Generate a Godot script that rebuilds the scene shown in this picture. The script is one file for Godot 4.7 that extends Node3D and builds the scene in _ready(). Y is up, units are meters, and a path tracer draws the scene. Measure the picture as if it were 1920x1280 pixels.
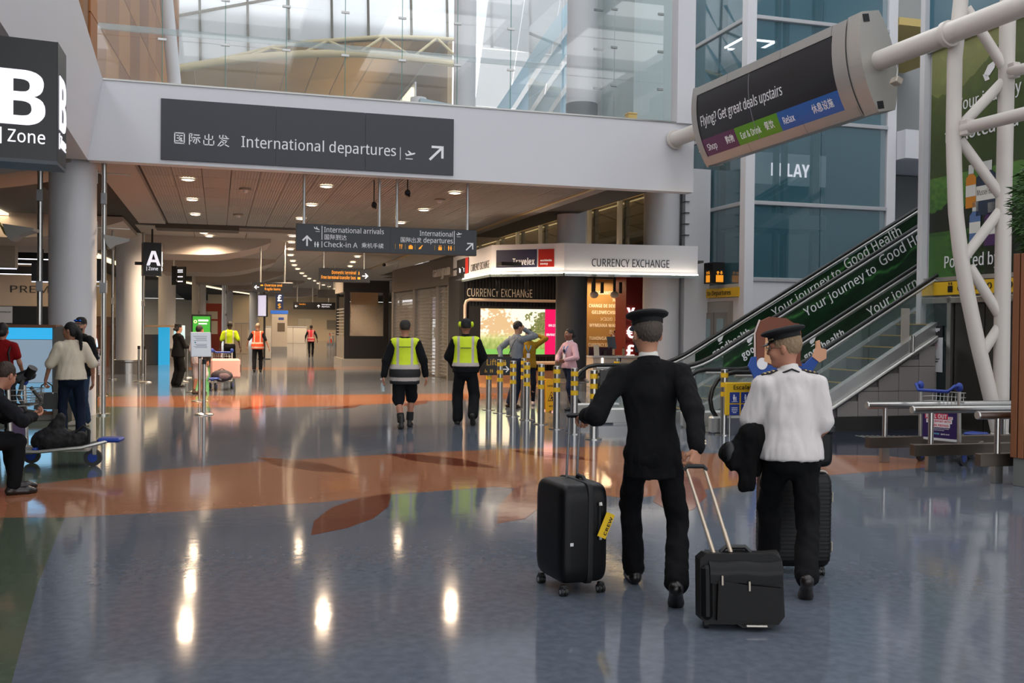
extends Node3D

# ------------------------------------------------------------------ mesh builder
class MB:
	var v := PackedVector3Array()
	var n := PackedVector3Array()
	var uv := PackedVector2Array()
	var ix := PackedInt32Array()
	var xf := Transform3D()

	func tri(a: Vector3, b: Vector3, c: Vector3, na: Vector3, nb: Vector3, nc: Vector3, ua := Vector2.ZERO, ub := Vector2.ZERO, uc := Vector2.ZERO) -> void:
		var i := v.size()
		v.append(xf * a); v.append(xf * b); v.append(xf * c)
		n.append((xf.basis * na).normalized()); n.append((xf.basis * nb).normalized()); n.append((xf.basis * nc).normalized())
		uv.append(ua); uv.append(ub); uv.append(uc)
		if (b - a).cross(c - a).dot(na + nb + nc) > 0.0:
			ix.append(i); ix.append(i + 2); ix.append(i + 1)
		else:
			ix.append(i); ix.append(i + 1); ix.append(i + 2)

	# flat convex face turned away from the point c
	func face(p: Array, c: Vector3) -> void:
		var nn: Vector3 = (p[1] - p[0]).cross(p[2] - p[0]).normalized()
		var mid := Vector3.ZERO
		for q in p:
			mid += q
		mid /= p.size()
		if nn.dot(mid - c) < 0.0:
			nn = -nn
		for k in range(1, p.size() - 1):
			tri(p[0], p[k], p[k + 1], nn, nn, nn)

	# flat quad a,b,c,d with uv 0..1 (a lower left, b lower right, c upper right, d upper left seen from the normal side)
	func quad(a: Vector3, b: Vector3, c: Vector3, d: Vector3) -> MB:
		var nn := (b - a).cross(d - a).normalized()
		tri(a, b, c, nn, nn, nn, Vector2(0, 1), Vector2(1, 1), Vector2(1, 0))
		tri(a, c, d, nn, nn, nn, Vector2(0, 1), Vector2(1, 0), Vector2(0, 0))
		return self

	func box(c: Vector3, s: Vector3, bev := 0.0) -> MB:
		var h := s * 0.5
		if bev <= 0.0:
			for ax in 3:
				for sg in [-1.0, 1.0]:
					var nn := Vector3.ZERO
					nn[ax] = sg
					var u := Vector3.ZERO
					u[(ax + 1) % 3] = h[(ax + 1) % 3]
					var w := Vector3.ZERO
					w[(ax + 2) % 3] = h[(ax + 2) % 3]
					var o := c + nn * h[ax]
					tri(o - u - w, o + u - w, o + u + w, nn, nn, nn)
					tri(o - u - w, o + u + w, o - u + w, nn, nn, nn)
			return self
		bev = minf(bev, minf(h.x, minf(h.y, h.z)) * 0.98)
		var pt := func(sx: float, sy: float, sz: float, ax: int) -> Vector3:
			var q := Vector3(sx, sy, sz)
			var r := Vector3.ZERO
			for k in 3:
				r[k] = c[k] + q[k] * (h[k] if k == ax else h[k] - bev)
			return r
		for ax in 3:
			for sg in [-1.0, 1.0]:
				var f := []
				for t in [[-1, -1], [1, -1], [1, 1], [-1, 1]]:
					var q := Vector3.ZERO
					q[ax] = sg
					q[(ax + 1) % 3] = t[0]
					q[(ax + 2) % 3] = t[1]
					f.append(pt.call(q.x, q.y, q.z, ax))
				face(f, c)
		for ax in 3:
			var a1 := (ax + 1) % 3
			var a2 := (ax + 2) % 3
			for s1 in [-1.0, 1.0]:
				for s2 in [-1.0, 1.0]:
					var q0 := Vector3.ZERO
					q0[ax] = -1; q0[a1] = s1; q0[a2] = s2
					var q1 := q0
					q1[ax] = 1
					face([pt.call(q0.x, q0.y, q0.z, a1), pt.call(q1.x, q1.y, q1.z, a1), pt.call(q1.x, q1.y, q1.z, a2), pt.call(q0.x, q0.y, q0.z, a2)], c)
		for sx in [-1.0, 1.0]:
			for sy in [-1.0, 1.0]:
				for sz in [-1.0, 1.0]:
					face([pt.call(sx, sy, sz, 0), pt.call(sx, sy, sz, 1), pt.call(sx, sy, sz, 2)], c)
		return self

	func cyl(a: Vector3, b: Vector3, ra: float, rb := -1.0, seg := 16, caps := true) -> MB:
		if rb < 0.0:
			rb = ra
		var d := (b - a).normalized()
		var u := d.cross(Vector3.UP if absf(d.y) < 0.9 else Vector3.RIGHT).normalized()
		var w := d.cross(u)
		var sl := (ra - rb) / maxf((b - a).length(), 1e-5)
		for k in seg:
			var t0 := TAU * k / seg
			var t1 := TAU * (k + 1) / seg
			var e0 := u * cos(t0) + w * sin(t0)
			var e1 := u * cos(t1) + w * sin(t1)
			var n0 := (e0 + d * sl).normalized()
			var n1 := (e1 + d * sl).normalized()
			var u0 := float(k) / seg
			var u1 := float(k + 1) / seg
			tri(a + e0 * ra, a + e1 * ra, b + e1 * rb, n0, n1, n1, Vector2(u0, 1), Vector2(u1, 1), Vector2(u1, 0))
			if rb > 0.0:
				tri(a + e0 * ra, b + e1 * rb, b + e0 * rb, n0, n1, n0, Vector2(u0, 1), Vector2(u1, 0), Vector2(u0, 0))
			if caps:
				tri(a, a + e0 * ra, a + e1 * ra, -d, -d, -d)
				if rb > 0.0:
					tri(b, b + e0 * rb, b + e1 * rb, d, d, d)
		return self

	func tube(p: Array, r: float, seg := 8, closed := false, r2 := -1.0) -> MB:
		if r2 < 0.0:
			r2 = r
		var m := p.size()
		var rings := []
		var u := Vector3.ZERO
		for i in m:
			var d: Vector3
			if closed:
				d = (p[(i + 1) % m] - p[(i + m - 1) % m]).normalized()
			else:
				d = (p[mini(i + 1, m - 1)] - p[maxi(i - 1, 0)]).normalized()
			if i == 0:
				u = d.cross(Vector3.UP if absf(d.y) < 0.9 else Vector3.RIGHT).normalized()
			else:
				u = (u - d * u.dot(d)).normalized()
			var w := d.cross(u)
			var rr := lerpf(r, r2, float(i) / maxi(m - 1, 1))
			var ring := []
			for k in seg:
				var t := TAU * k / seg
				ring.append([p[i] + (u * cos(t) + w * sin(t)) * rr, u * cos(t) + w * sin(t)])
			rings.append(ring)
		for i in (m if closed else m - 1):
			var A: Array = rings[i]
			var B: Array = rings[(i + 1) % m]
			for k in seg:
				var k1 := (k + 1) % seg
				tri(A[k][0], A[k1][0], B[k1][0], A[k][1], A[k1][1], B[k1][1])
				tri(A[k][0], B[k1][0], B[k][0], A[k][1], B[k1][1], B[k][1])
		if not closed:
			for e in [0, m - 1]:
				var nn: Vector3 = (p[0] - p[1] if e == 0 else p[m - 1] - p[m - 2]).normalized()
				for k in seg:
					tri(p[e], rings[e][k][0], rings[e][(k + 1) % seg][0], nn, nn, nn)
		return self

	# profile of (radius, height), turned round the y axis at c
	func lathe(pr: Array, c: Vector3, seg := 20, sx := 1.0, sz := 1.0) -> MB:
		for i in pr.size() - 1:
			var p0: Vector2 = pr[i]
			var p1: Vector2 = pr[i + 1]
			var dn := Vector2(p1.y - p0.y, -(p1.x - p0.x))
			if dn.length() < 1e-7:
				continue
			dn = dn.normalized()
			for k in seg:
				var t0 := TAU * k / seg
				var t1 := TAU * (k + 1) / seg
				var e0 := Vector3(cos(t0) * sx, 0, sin(t0) * sz)
				var e1 := Vector3(cos(t1) * sx, 0, sin(t1) * sz)
				var n0 := Vector3(cos(t0) * dn.x / sx, dn.y, sin(t0) * dn.x / sz)
				var n1 := Vector3(cos(t1) * dn.x / sx, dn.y, sin(t1) * dn.x / sz)
				var a := c + e0 * p0.x + Vector3.UP * p0.y
				var b := c + e1 * p0.x + Vector3.UP * p0.y
				var q := c + e1 * p1.x + Vector3.UP * p1.y
				var s := c + e0 * p1.x + Vector3.UP * p1.y
				if p0.x > 1e-6:
					tri(a, b, q, n0, n1, n1)
				if p1.x > 1e-6:
					tri(a, q, s, n0, n1, n0)
		return self

	# polygon in xy, from z0 to z1
	func prism(poly: PackedVector2Array, z0: float, z1: float) -> MB:
		var t := Geometry2D.triangulate_polygon(poly)
		for k in range(0, t.size(), 3):
			var a := poly[t[k]]
			var b := poly[t[k + 1]]
			var c := poly[t[k + 2]]
			for zz in [[z1, Vector3(0, 0, 1)], [z0, Vector3(0, 0, -1)]]:
				tri(Vector3(a.x, a.y, zz[0]), Vector3(b.x, b.y, zz[0]), Vector3(c.x, c.y, zz[0]), zz[1], zz[1], zz[1])
		var cw := 1.0 if Geometry2D.is_polygon_clockwise(poly) else -1.0
		for k in poly.size():
			var a := poly[k]
			var b := poly[(k + 1) % poly.size()]
			var e := b - a
			var nn := Vector3(-e.y, e.x, 0).normalized() * cw
			tri(Vector3(a.x, a.y, z0), Vector3(b.x, b.y, z0), Vector3(b.x, b.y, z1), nn, nn, nn)
			tri(Vector3(a.x, a.y, z0), Vector3(b.x, b.y, z1), Vector3(a.x, a.y, z1), nn, nn, nn)
		return self

	func ball(c: Vector3, r: Vector3, b := Basis(), seg := 14, rows := 9) -> MB:
		for i in rows:
			var f0 := PI * i / rows - PI / 2
			var f1 := PI * (i + 1) / rows - PI / 2
			for k in seg:
				var t0 := TAU * k / seg
				var t1 := TAU * (k + 1) / seg
				var e := []
				var nn := []
				for w in [[f0, t0], [f0, t1], [f1, t1], [f1, t0]]:
					var q := Vector3(cos(w[0]) * cos(w[1]), sin(w[0]), cos(w[0]) * sin(w[1]))
					e.append(c + b * (q * r))
					nn.append(b * (q / r))
				if i > 0:
					tri(e[0], e[1], e[2], nn[0], nn[1], nn[2])
				if i < rows - 1:
					tri(e[0], e[2], e[3], nn[0], nn[2], nn[3])
		return self

	# smooth surface through a grid of points, with uv
	func sheet(g: Array) -> MB:
		var m := g.size()
		var w: int = g[0].size()
		var nn := []
		for i in m:
			var row := []
			for j in w:
				var du: Vector3 = g[i][mini(j + 1, w - 1)] - g[i][maxi(j - 1, 0)]
				var dv: Vector3 = g[mini(i + 1, m - 1)][j] - g[maxi(i - 1, 0)][j]
				row.append(du.cross(dv).normalized())
			nn.append(row)
		for i in m - 1:
			for j in w - 1:
				var a := Vector2(float(j) / (w - 1), float(i) / (m - 1))
				var b := Vector2(float(j + 1) / (w - 1), float(i + 1) / (m - 1))
				tri(g[i][j], g[i][j + 1], g[i + 1][j + 1], nn[i][j], nn[i][j + 1], nn[i + 1][j + 1], a, Vector2(b.x, a.y), b)
				tri(g[i][j], g[i + 1][j + 1], g[i + 1][j], nn[i][j], nn[i + 1][j + 1], nn[i + 1][j], a, b, Vector2(a.x, b.y))
		return self

	func mesh() -> ArrayMesh:
		var arr := []
		arr.resize(Mesh.ARRAY_MAX)
		arr[Mesh.ARRAY_VERTEX] = v
		arr[Mesh.ARRAY_NORMAL] = n
		arr[Mesh.ARRAY_TEX_UV] = uv
		arr[Mesh.ARRAY_INDEX] = ix
		var am := ArrayMesh.new()
		am.add_surface_from_arrays(Mesh.PRIMITIVE_TRIANGLES, arr)
		return am


func mb(t := Transform3D()) -> MB:
	var b := MB.new()
	b.xf = t
	return b


var taken := {}

func numbered(called: String) -> String:
	var k: int = taken.get(called, 0)
	taken[called] = k + 1
	return called if k == 0 else "%s_%03d" % [called, k]


func tag(o: Node, label := "", category := "", group := "", kind := "") -> Node:
	if label:
		o.set_meta("label", label)
	if category:
		o.set_meta("category", category)
	if group:
		o.set_meta("group", group)
	if kind:
		o.set_meta("kind", kind)
	return o


func thing(called: String, label: String, category: String, at := Vector3.ZERO, turn := 0.0, group := "") -> Node3D:
	var o := Node3D.new()
	o.name = numbered(called)
	add_child(o)
	o.position = at
	o.rotation.y = turn
	tag(o, label, category, group)
	return o


func put(called: String, b, material: Material, parent: Node = self, t := Transform3D()) -> MeshInstance3D:
	var o := MeshInstance3D.new()
	o.name = numbered(called) if parent == self else called
	o.mesh = b.mesh() if b is MB else b
	o.material_override = material
	o.transform = t
	parent.add_child(o, true)
	return o


func struct(called: String, b, material: Material, parent: Node = self) -> MeshInstance3D:
	var o := put(called, b, material, parent)
	if parent == self:
		o.set_meta("kind", "structure")
	return o


func copy_of(o: Node3D, at: Vector3, turn := 0.0, label := "") -> Node3D:
	var c: Node3D = o.duplicate()
	c.name = numbered(String(o.name).trim_suffix("_000"))
	add_child(c)
	c.position = at
	c.rotation.y = turn
	if label:
		c.set_meta("label", label)
	return c


var mats := {}

func mat(hex: String, rough := 0.6, metal := 0.0, spec := 0.5) -> StandardMaterial3D:
	var key := "%s %f %f %f" % [hex, rough, metal, spec]
	if not mats.has(key):
		var m := StandardMaterial3D.new()
		m.albedo_color = Color(hex)
		m.roughness = rough
		m.metallic = metal
		m.metallic_specular = spec
		mats[key] = m
	return mats[key]


func glow(hex: String, energy: float, base := "ffffff") -> StandardMaterial3D:
	var m := StandardMaterial3D.new()
	m.albedo_color = Color(base)
	m.roughness = 0.6
	m.emission_enabled = true
	m.emission = Color(hex)
	m.emission_energy_multiplier = energy
	return m


func pane(hex: String, alpha: float, rough := 0.02) -> StandardMaterial3D:
	var m := StandardMaterial3D.new()
	m.transparency = BaseMaterial3D.TRANSPARENCY_ALPHA
	m.albedo_color = Color(hex, alpha)
	m.roughness = rough
	return m


func noise_tex(freq: float, size: int, lo: Color, hi: Color, sd := 1, oct := 4) -> NoiseTexture2D:
	var t := NoiseTexture2D.new()
	var fn := FastNoiseLite.new()
	fn.seed = sd
	fn.frequency = freq
	fn.fractal_octaves = oct
	t.noise = fn
	t.width = size
	t.height = size
	t.seamless = true
	var g := Gradient.new()
	g.set_color(0, lo)
	g.set_color(1, hi)
	t.color_ramp = g
	return t


func noise_bump(freq: float, size: int, strength: float, sd := 1, oct := 4) -> NoiseTexture2D:
	var t := NoiseTexture2D.new()
	var fn := FastNoiseLite.new()
	fn.seed = sd
	fn.frequency = freq
	fn.fractal_octaves = oct
	t.noise = fn
	t.width = size
	t.height = size
	t.seamless = true
	t.as_normal_map = true
	t.bump_strength = strength
	return t


# ------------------------------------------------------------------ lettering
var fonts := {}

func font(kind: String) -> SystemFont:
	if not fonts.has(kind):
		var f := SystemFont.new()
		f.font_names = PackedStringArray(["Droid Serif" if kind == "serif" else "Droid Sans"])
		f.font_weight = 700 if kind == "bold" else 400
		f.font_italic = kind == "script"
		fonts[kind] = f
	return fonts[kind]


# letters of a cap height, their lower left corner at "at" on the plane of the frame t (x along, y up, z out); width squeezes them to fit
func text(s: String, cap: float, at: Vector2, material: Material, parent: Node, t := Transform3D(), width := 0.0, kind := "sans", depth := 0.006, centre := false, bend = null) -> MeshInstance3D:
	var m := TextMesh.new()
	m.text = s
	m.font = font(kind)
	m.font_size = 48
	m.pixel_size = cap / 0.714 / 48.0
	m.depth = depth
	m.curve_step = 3.0
	m.horizontal_alignment = HORIZONTAL_ALIGNMENT_LEFT
	m.vertical_alignment = VERTICAL_ALIGNMENT_BOTTOM
	var arr := m.get_mesh_arrays()
	var vs: PackedVector3Array = arr[Mesh.ARRAY_VERTEX]
	var x0 := 1e9
	var x1 := -1e9
	for p in vs:
		x0 = minf(x0, p.x)
		x1 = maxf(x1, p.x)
	# the baseline: the lowest point of a flat letter
	var probe := TextMesh.new()
	probe.text = "H"
	probe.font = m.font
	probe.font_size = 48
	probe.pixel_size = m.pixel_size
	probe.vertical_alignment = VERTICAL_ALIGNMENT_BOTTOM
	var y0 := probe.get_aabb().position.y
	var kx := width / (x1 - x0) if width > 0.0 else 1.0
	var off := -(x1 - x0) * kx * 0.5 if centre else 0.0
	for i in vs.size():
		var p := vs[i]
		p = Vector3(at.x + off + (p.x - x0) * kx, at.y + p.y - y0, p.z + depth * 0.5 + 0.001)
		vs[i] = bend.call(p) if bend != null else p
	arr[Mesh.ARRAY_VERTEX] = vs
	var am := ArrayMesh.new()
	am.add_surface_from_arrays(Mesh.PRIMITIVE_TRIANGLES, arr)
	return put("lettering", am, material, parent, t)


# strokes of Han characters on a 100 x 100 field, y down
const HAN := {
	"国": "12,8 12,95;12,8 88,8 88,95;12,92 88,92;28,28 72,28;32,50 68,50;25,74 75,74;50,28 50,74;60,58 66,66",
	"际": "12,8 12,96;12,8 36,8 24,34 36,50 32,64 22,66;50,16 90,16;42,38 96,38;68,38 68,88 58,84;54,52 44,76;80,52 94,74",
	"出": "50,4 50,92;20,18 20,46 80,46;80,18 80,46;10,58 10,92 90,92;90,58 90,92",
	"发": "22,8 18,30 92,30;48,4 40,50 8,94;36,48 80,48 60,76 24,96;40,56 60,80 94,96;66,8 78,20",
	"到": "6,10 60,10;32,10 14,36 54,34;44,24 56,40;8,58 58,58;32,42 32,88;4,92 60,84;72,14 72,66;90,4 90,94 80,90",
	"达": "36,28 94,28;64,6 62,40 38,74;64,38 92,74;10,10 22,22;4,40 20,40 20,78 6,92;20,78 40,92 96,92",
	"乘": "72,4 20,14;6,26 94,26;50,10 50,96;34,36 34,62;12,44 34,44;10,62 34,58;66,36 66,58 88,58;88,42 66,48;48,58 8,90;52,58 94,90",
	"机": "4,28 46,28;26,4 26,96;26,34 4,70;28,40 44,58;58,12 58,60 44,94;58,12 82,12 82,84 96,90 96,74",
	"手": "78,6 20,16;12,36 88,36;4,60 96,60;52,14 52,90 38,86",
	"续": "26,4 6,34 28,34 6,64;6,64 36,58;4,88 38,78;48,14 92,14;70,4 70,28;42,30 94,30 88,44;50,42 58,50;46,54 54,62;42,68 96,68;72,38 68,74 42,96;72,72 94,94",
	"购": "10,8 10,62;10,8 38,8 38,62;24,20 24,58 6,94;26,66 40,90;60,4 44,38;54,22 94,22 90,92 76,88;66,36 54,68 84,62;76,50 86,72",
	"物": "16,14 8,38;14,26 44,26;28,4 28,96;4,64 48,54;60,4 46,42;54,22 94,22 88,92 76,88;68,26 46,66;82,26 54,86",
	"餐": "30,2 30,18;30,8 48,8;22,14 8,32;22,16 44,16 16,44;54,8 88,8 58,40;62,20 92,40;50,36 4,66;50,36 96,66;34,56 68,56 68,72 34,72;34,56 34,94 50,88;66,74 46,84;48,78 92,96",
	"饮": "22,4 6,34;16,20 42,20 36,32;22,34 22,90 42,76;62,4 46,42;56,24 94,24 88,42;70,36 66,62 42,94;70,54 94,94",
	"休": "30,4 6,48;22,32 22,96;38,32 96,32;66,4 66,96;66,34 38,80;66,34 96,80",
	"息": "50,2 42,12;22,12 22,60;22,12 78,12 78,60;22,28 78,28;22,44 78,44;22,60 78,60;8,72 6,92;28,68 32,94 74,94 78,80;48,66 58,80;84,66 96,84",
	"设": "12,6 24,20;4,36 20,36 20,88 34,76;54,8 54,30 40,46;54,8 82,8 82,36 96,38;42,54 86,54 70,80 38,96;52,58 70,80 96,96",
	"施": "22,2 30,14;4,22 50,22;22,24 20,60 4,94;20,44 42,44 38,90 28,86;62,4 50,30;56,18 96,18;50,54 88,40 86,70 78,72;70,30 70,76;56,46 56,92 94,92 96,80",
	"貨": "24,4 8,24;16,16 16,38;40,6 40,34 60,34;60,12 40,22;26,44 74,44 74,80 26,80 26,44;26,56 74,56;26,68 74,68;36,82 14,96;64,82 88,96",
	"환": "30,6 50,6;20,18 60,18;40,26 52,32 52,42 40,48 28,42 28,32 40,26;40,50 40,60;14,62 64,62;78,6 78,70;78,34 94,34;24,74 24,94 84,94",
	"전": "10,14 56,14;34,14 10,50;34,24 56,50;78,6 78,66;60,32 78,32;24,70 24,94 84,94",
	"소": "50,10 14,52;50,24 86,52;50,56 50,82;6,84 94,84",
	"h": "14,18 84,18 84,92;22,44 22,92", "m": "16,16 34,44 22,92;34,34 56,16 80,24 82,92 46,92", "r": "16,18 70,18 82,30 82,92", "v": "20,18 72,18 84,30 84,92;32,18 32,84 16,92", "t": "20,18 20,92 84,92 84,30 64,18 48,28", "b": "16,18 70,18 76,30 76,92;10,92 92,92", "e": "20,18 50,64;84,18 76,66 14,96",
	"換": "18,4 18,92 8,88;4,28 36,28;4,62 36,50;56,4 42,24;52,12 78,12 70,26;46,26 88,26 88,56;46,26 46,56;60,28 56,50;74,28 80,50;40,62 96,62;66,44 62,70 40,96;66,66 96,96",
}

func han(s: String, size: float, at: Vector2, material: Material, parent: Node, t := Transform3D(), gap := 1.12, weight := 0.09, bend = null, kx := 1.0) -> void:
	var b := mb()
	var x := at.x
	for ch in s:
		if HAN.has(ch):
			for st in HAN[ch].split(";"):
				var pts := []
				for q in st.split(" "):
					var w: PackedStringArray = q.split(",")
					pts.append(Vector2(x + float(w[0]) / 100.0 * size * kx, at.y + (100.0 - float(w[1])) / 100.0 * size))
				stroke(b, pts, size * weight, bend)
		x += size * gap * kx
	put("lettering", b, material, parent, t)


# thin raised line along points of a plane
func stroke(b: MB, pts: Array, w: float, bend = null, z := 0.004) -> void:
	for i in pts.size() - 1:
		var a: Vector2 = pts[i]
		var c: Vector2 = pts[i + 1]
		var d := (c - a).normalized()
		var e := Vector2(-d.y, d.x) * w * 0.5
		a -= d * w * 0.45
		c += d * w * 0.45
		var q := []
		for p in [a - e, c - e, c + e, a + e]:
			var r := Vector3(p.x, p.y, z)
			q.append(bend.call(r) if bend != null else r)
		b.quad(q[0], q[1], q[2], q[3])


# flat sign shapes: polygons given as "x,y x,y ..." on a 100 x 100 field, y down
func glyph(shapes: String, size: float, at: Vector2, material: Material, parent: Node, t := Transform3D(), called := "pictogram", bend = null, kx := 1.0) -> void:
	var b := mb()
	for sh in shapes.split(";"):
		var poly := PackedVector2Array()
		if sh.begins_with("o"):
			var w := sh.substr(1).split(",")
			for k in 12:
				poly.append(Vector2(float(w[0]) + cos(TAU * k / 12) * float(w[2]), float(w[1]) + sin(TAU * k / 12) * float(w[2])))
		else:
			for q in sh.split(" "):
				var w := q.split(",")
				poly.append(Vector2(float(w[0]), float(w[1])))
		var tr := Geometry2D.triangulate_polygon(poly)
		for k in range(0, tr.size(), 3):
			var p := []
			for j in 3:
				var r := Vector3(at.x + poly[tr[k + j]].x / 100.0 * size * kx, at.y + (100.0 - poly[tr[k + j]].y) / 100.0 * size, 0.004)
				p.append(bend.call(r) if bend != null else r)
			var nn: Vector3 = (p[1] - p[0]).cross(p[2] - p[0]).normalized()
			if nn.z < 0.0:
				nn = -nn
			b.tri(p[0], p[1], p[2], nn, nn, nn)
	if b.v.size():
		put(called, b, material, parent, t)

const ARROW_UP := "50,4 92,46 82,56 57,31 57,96 43,96 43,31 18,56 8,46"
const ARROW_NE := "22,6 94,6 94,78 80,78 80,30 16,94 6,84 70,20 22,20"
const ARROW_RIGHT := "96,50 54,92 44,82 69,57 4,57 4,43 69,43 44,18 54,8"
const ARROW_LEFT := "4,50 46,92 56,82 31,57 96,57 96,43 31,43 56,18 46,8"
const PLANE_UP := "2,38 10,34 22,46 46,40 26,14 36,11 66,34 88,28 98,30 96,38 84,44 16,62;8,82 74,82 74,90 8,90"
const PLANE_DOWN := "4,10 12,10 20,26 44,32 40,4 50,6 64,38 86,46 96,54 92,60 78,60 10,40;30,82 98,82 98,90 30,90"
const LIFTS := "14,36 86,36 86,98 14,98;26,30 26,14 16,14 33,0 50,14 40,14 40,30;60,0 60,16 50,16 67,30 84,16 74,16 74,0"
const WHEELCHAIR := "o42,10,9;36,20 48,20 50,44 74,44 86,76 94,74 96,82 80,88 66,54 40,54;30,44 20,56 18,72 30,88 48,92 62,82 68,70 60,66 54,78 44,82 32,76 28,64 36,52"
const PERSONS := "o26,12,11;12,26 40,26 40,60 34,60 34,98 18,98 18,60 12,60;o74,12,11;62,26 86,26 94,66 84,66 84,98 64,98 64,66 54,66"
const FORK := "22,4 42,4 42,40 36,46 36,96 28,96 28,46 22,40;62,4 78,4 78,52 72,52 72,96 62,96"
const BAG := "30,30 30,12 70,12 70,30 92,30 92,94 8,94 8,30;38,30 62,30 62,20 38,20"
const HANDS := "8,92 20,60 50,40 80,8 96,12 70,52 60,82 40,88"


# ------------------------------------------------------------------ distance fields, meshed as surface nets
class Field:
	var o: Vector3
	var nx: int
	var ny: int
	var nz: int
	var c: float
	var d := PackedFloat32Array()

	func _init(lo: Vector3, hi: Vector3, cell: float) -> void:
		c = cell
		o = lo
		nx = int(ceil((hi.x - lo.x) / c)) + 1
		ny = int(ceil((hi.y - lo.y) / c)) + 1
		nz = int(ceil((hi.z - lo.z) / c)) + 1
		d.resize(nx * ny * nz)
		d.fill(1.0)

	func span(lo: Vector3, hi: Vector3) -> Array:
		var a := (lo - o) / c
		var b := (hi - o) / c
		return [maxi(0, int(floor(a.x))), maxi(0, int(floor(a.y))), maxi(0, int(floor(a.z))), mini(nx - 1, int(ceil(b.x))), mini(ny - 1, int(ceil(b.y))), mini(nz - 1, int(ceil(b.z)))]

	# tapered capsule, joined with a smooth minimum; fs < 1 flattens it along fl
	func bone(a: Vector3, b: Vector3, ra: float, rb: float, k := 0.03, fl := Vector3.ZERO, fs := 1.0) -> void:
		var m := maxf(ra, rb) + k + c * 1.5
		var w := span(a.min(b) - Vector3.ONE * m, a.max(b) + Vector3.ONE * m)
		var ab := b - a
		var l2 := maxf(ab.length_squared(), 1e-9)
		var sq := 1.0 / fs - 1.0
		var dr := rb - ra
		for z in range(w[2], w[5] + 1):
			for y in range(w[1], w[4] + 1):
				var i: int = (z * ny + y) * nx + w[0]
				var p := Vector3(o.x + w[0] * c, o.y + y * c, o.z + z * c) - a
				for x in range(w[0], w[3] + 1):
					var q := p
					if sq != 0.0:
						q += fl * (fl.dot(p) * sq)
					var t := clampf(q.dot(ab) / l2, 0.0, 1.0)
					var e := ((q - ab * t).length() - ra - dr * t) * fs
					var g := d[i]
					var h := maxf(k - absf(g - e), 0.0)
					d[i] = minf(g, e) - h * h * 0.25 / k
					i += 1
					p.x += c

	func ell(p0: Vector3, r: Vector3, bs: Basis, k := 0.02, cut := false) -> void:
		var m := maxf(r.x, maxf(r.y, r.z)) + k + c * 1.5
		var w := span(p0 - Vector3.ONE * m, p0 + Vector3.ONE * m)
		var inv := bs.inverse()
		var s := minf(r.x, minf(r.y, r.z))
		for z in range(w[2], w[5] + 1):
			for y in range(w[1], w[4] + 1):
				for x in range(w[0], w[3] + 1):
					var q := inv * (o + Vector3(x, y, z) * c - p0)
					var e := ((q / r).length() - 1.0) * s
					var i: int = (z * ny + y) * nx + x
					var g := d[i]
					if cut:
						e = -e
						var h := maxf(k - absf(g - e), 0.0)
						d[i] = maxf(g, e) + h * h * 0.25 / k
					else:
						var h := maxf(k - absf(g - e), 0.0)
						d[i] = minf(g, e) - h * h * 0.25 / k

	# take away what lies on the n side of the plane through p
	func trim(p: Vector3, nn: Vector3) -> void:
		for z in nz:
			for y in ny:
				var i := (z * ny + y) * nx
				var e := (o + Vector3(0, y, z) * c - p).dot(nn)
				for x in nx:
					if e > d[i]:
						d[i] = e
					i += 1
					e += nn.x * c

	# [vertices, indices]
	func net() -> Array:
		var vs := PackedVector3Array()
		var ids := PackedInt32Array()
		ids.resize(d.size())
		ids.fill(-1)
		var sy := nx
		var sz := nx * ny
		var ofs := [0, 1, sy, sy + 1, sz, sz + 1, sz + sy, sz + sy + 1]
		var edges := [[0, 1], [2, 3], [4, 5], [6, 7], [0, 2], [1, 3], [4, 6], [5, 7], [0, 4], [1, 5], [2, 6], [3, 7]]
		var cn := []
		for k in 8:
			cn.append(Vector3(k & 1, (k >> 1) & 1, (k >> 2) & 1))
		for z in nz - 1:
			for y in ny - 1:
				var i := (z * ny + y) * nx
				for x in nx - 1:
					var s := int(d[i] < 0.0) + int(d[i + 1] < 0.0) + int(d[i + sy] < 0.0) + int(d[i + sy + 1] < 0.0) + int(d[i + sz] < 0.0) + int(d[i + sz + 1] < 0.0) + int(d[i + sz + sy] < 0.0) + int(d[i + sz + sy + 1] < 0.0)
					if s != 0 and s != 8:
						var p := Vector3.ZERO
						var m := 0
						for e in edges:
							var a := d[i + ofs[e[0]]]
							var b := d[i + ofs[e[1]]]
							if (a < 0.0) != (b < 0.0):
								p += (cn[e[0]] as Vector3).lerp(cn[e[1]], a / (a - b))
								m += 1
						ids[i] = vs.size()
						vs.append(o + (Vector3(x, y, z) + p / m) * c)
					i += 1
		var ix := PackedInt32Array()
		var st := [1, sy, sz]
		for z in range(1, nz - 1):
			for y in range(1, ny - 1):
				var i := (z * ny + y) * nx + 1
				for x in range(1, nx - 1):
					if ids[i] >= 0:
						var a := d[i] < 0.0
						for ax in 3:
							if a != (d[i + st[ax]] < 0.0):
								var u: int = st[(ax + 1) % 3]
								var w: int = st[(ax + 2) % 3]
								var q0 := ids[i]
								var q1 := ids[i - u]
								var q2 := ids[i - u - w]
								var q3 := ids[i - w]
								if mini(mini(q0, q1), mini(q2, q3)) >= 0:
									if a:
										ix.append_array(PackedInt32Array([q0, q2, q1, q0, q3, q2]))
									else:
										ix.append_array(PackedInt32Array([q0, q1, q2, q0, q2, q3]))
					i += 1
		return [vs, ix]


var crease := FastNoiseLite.new()

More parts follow.
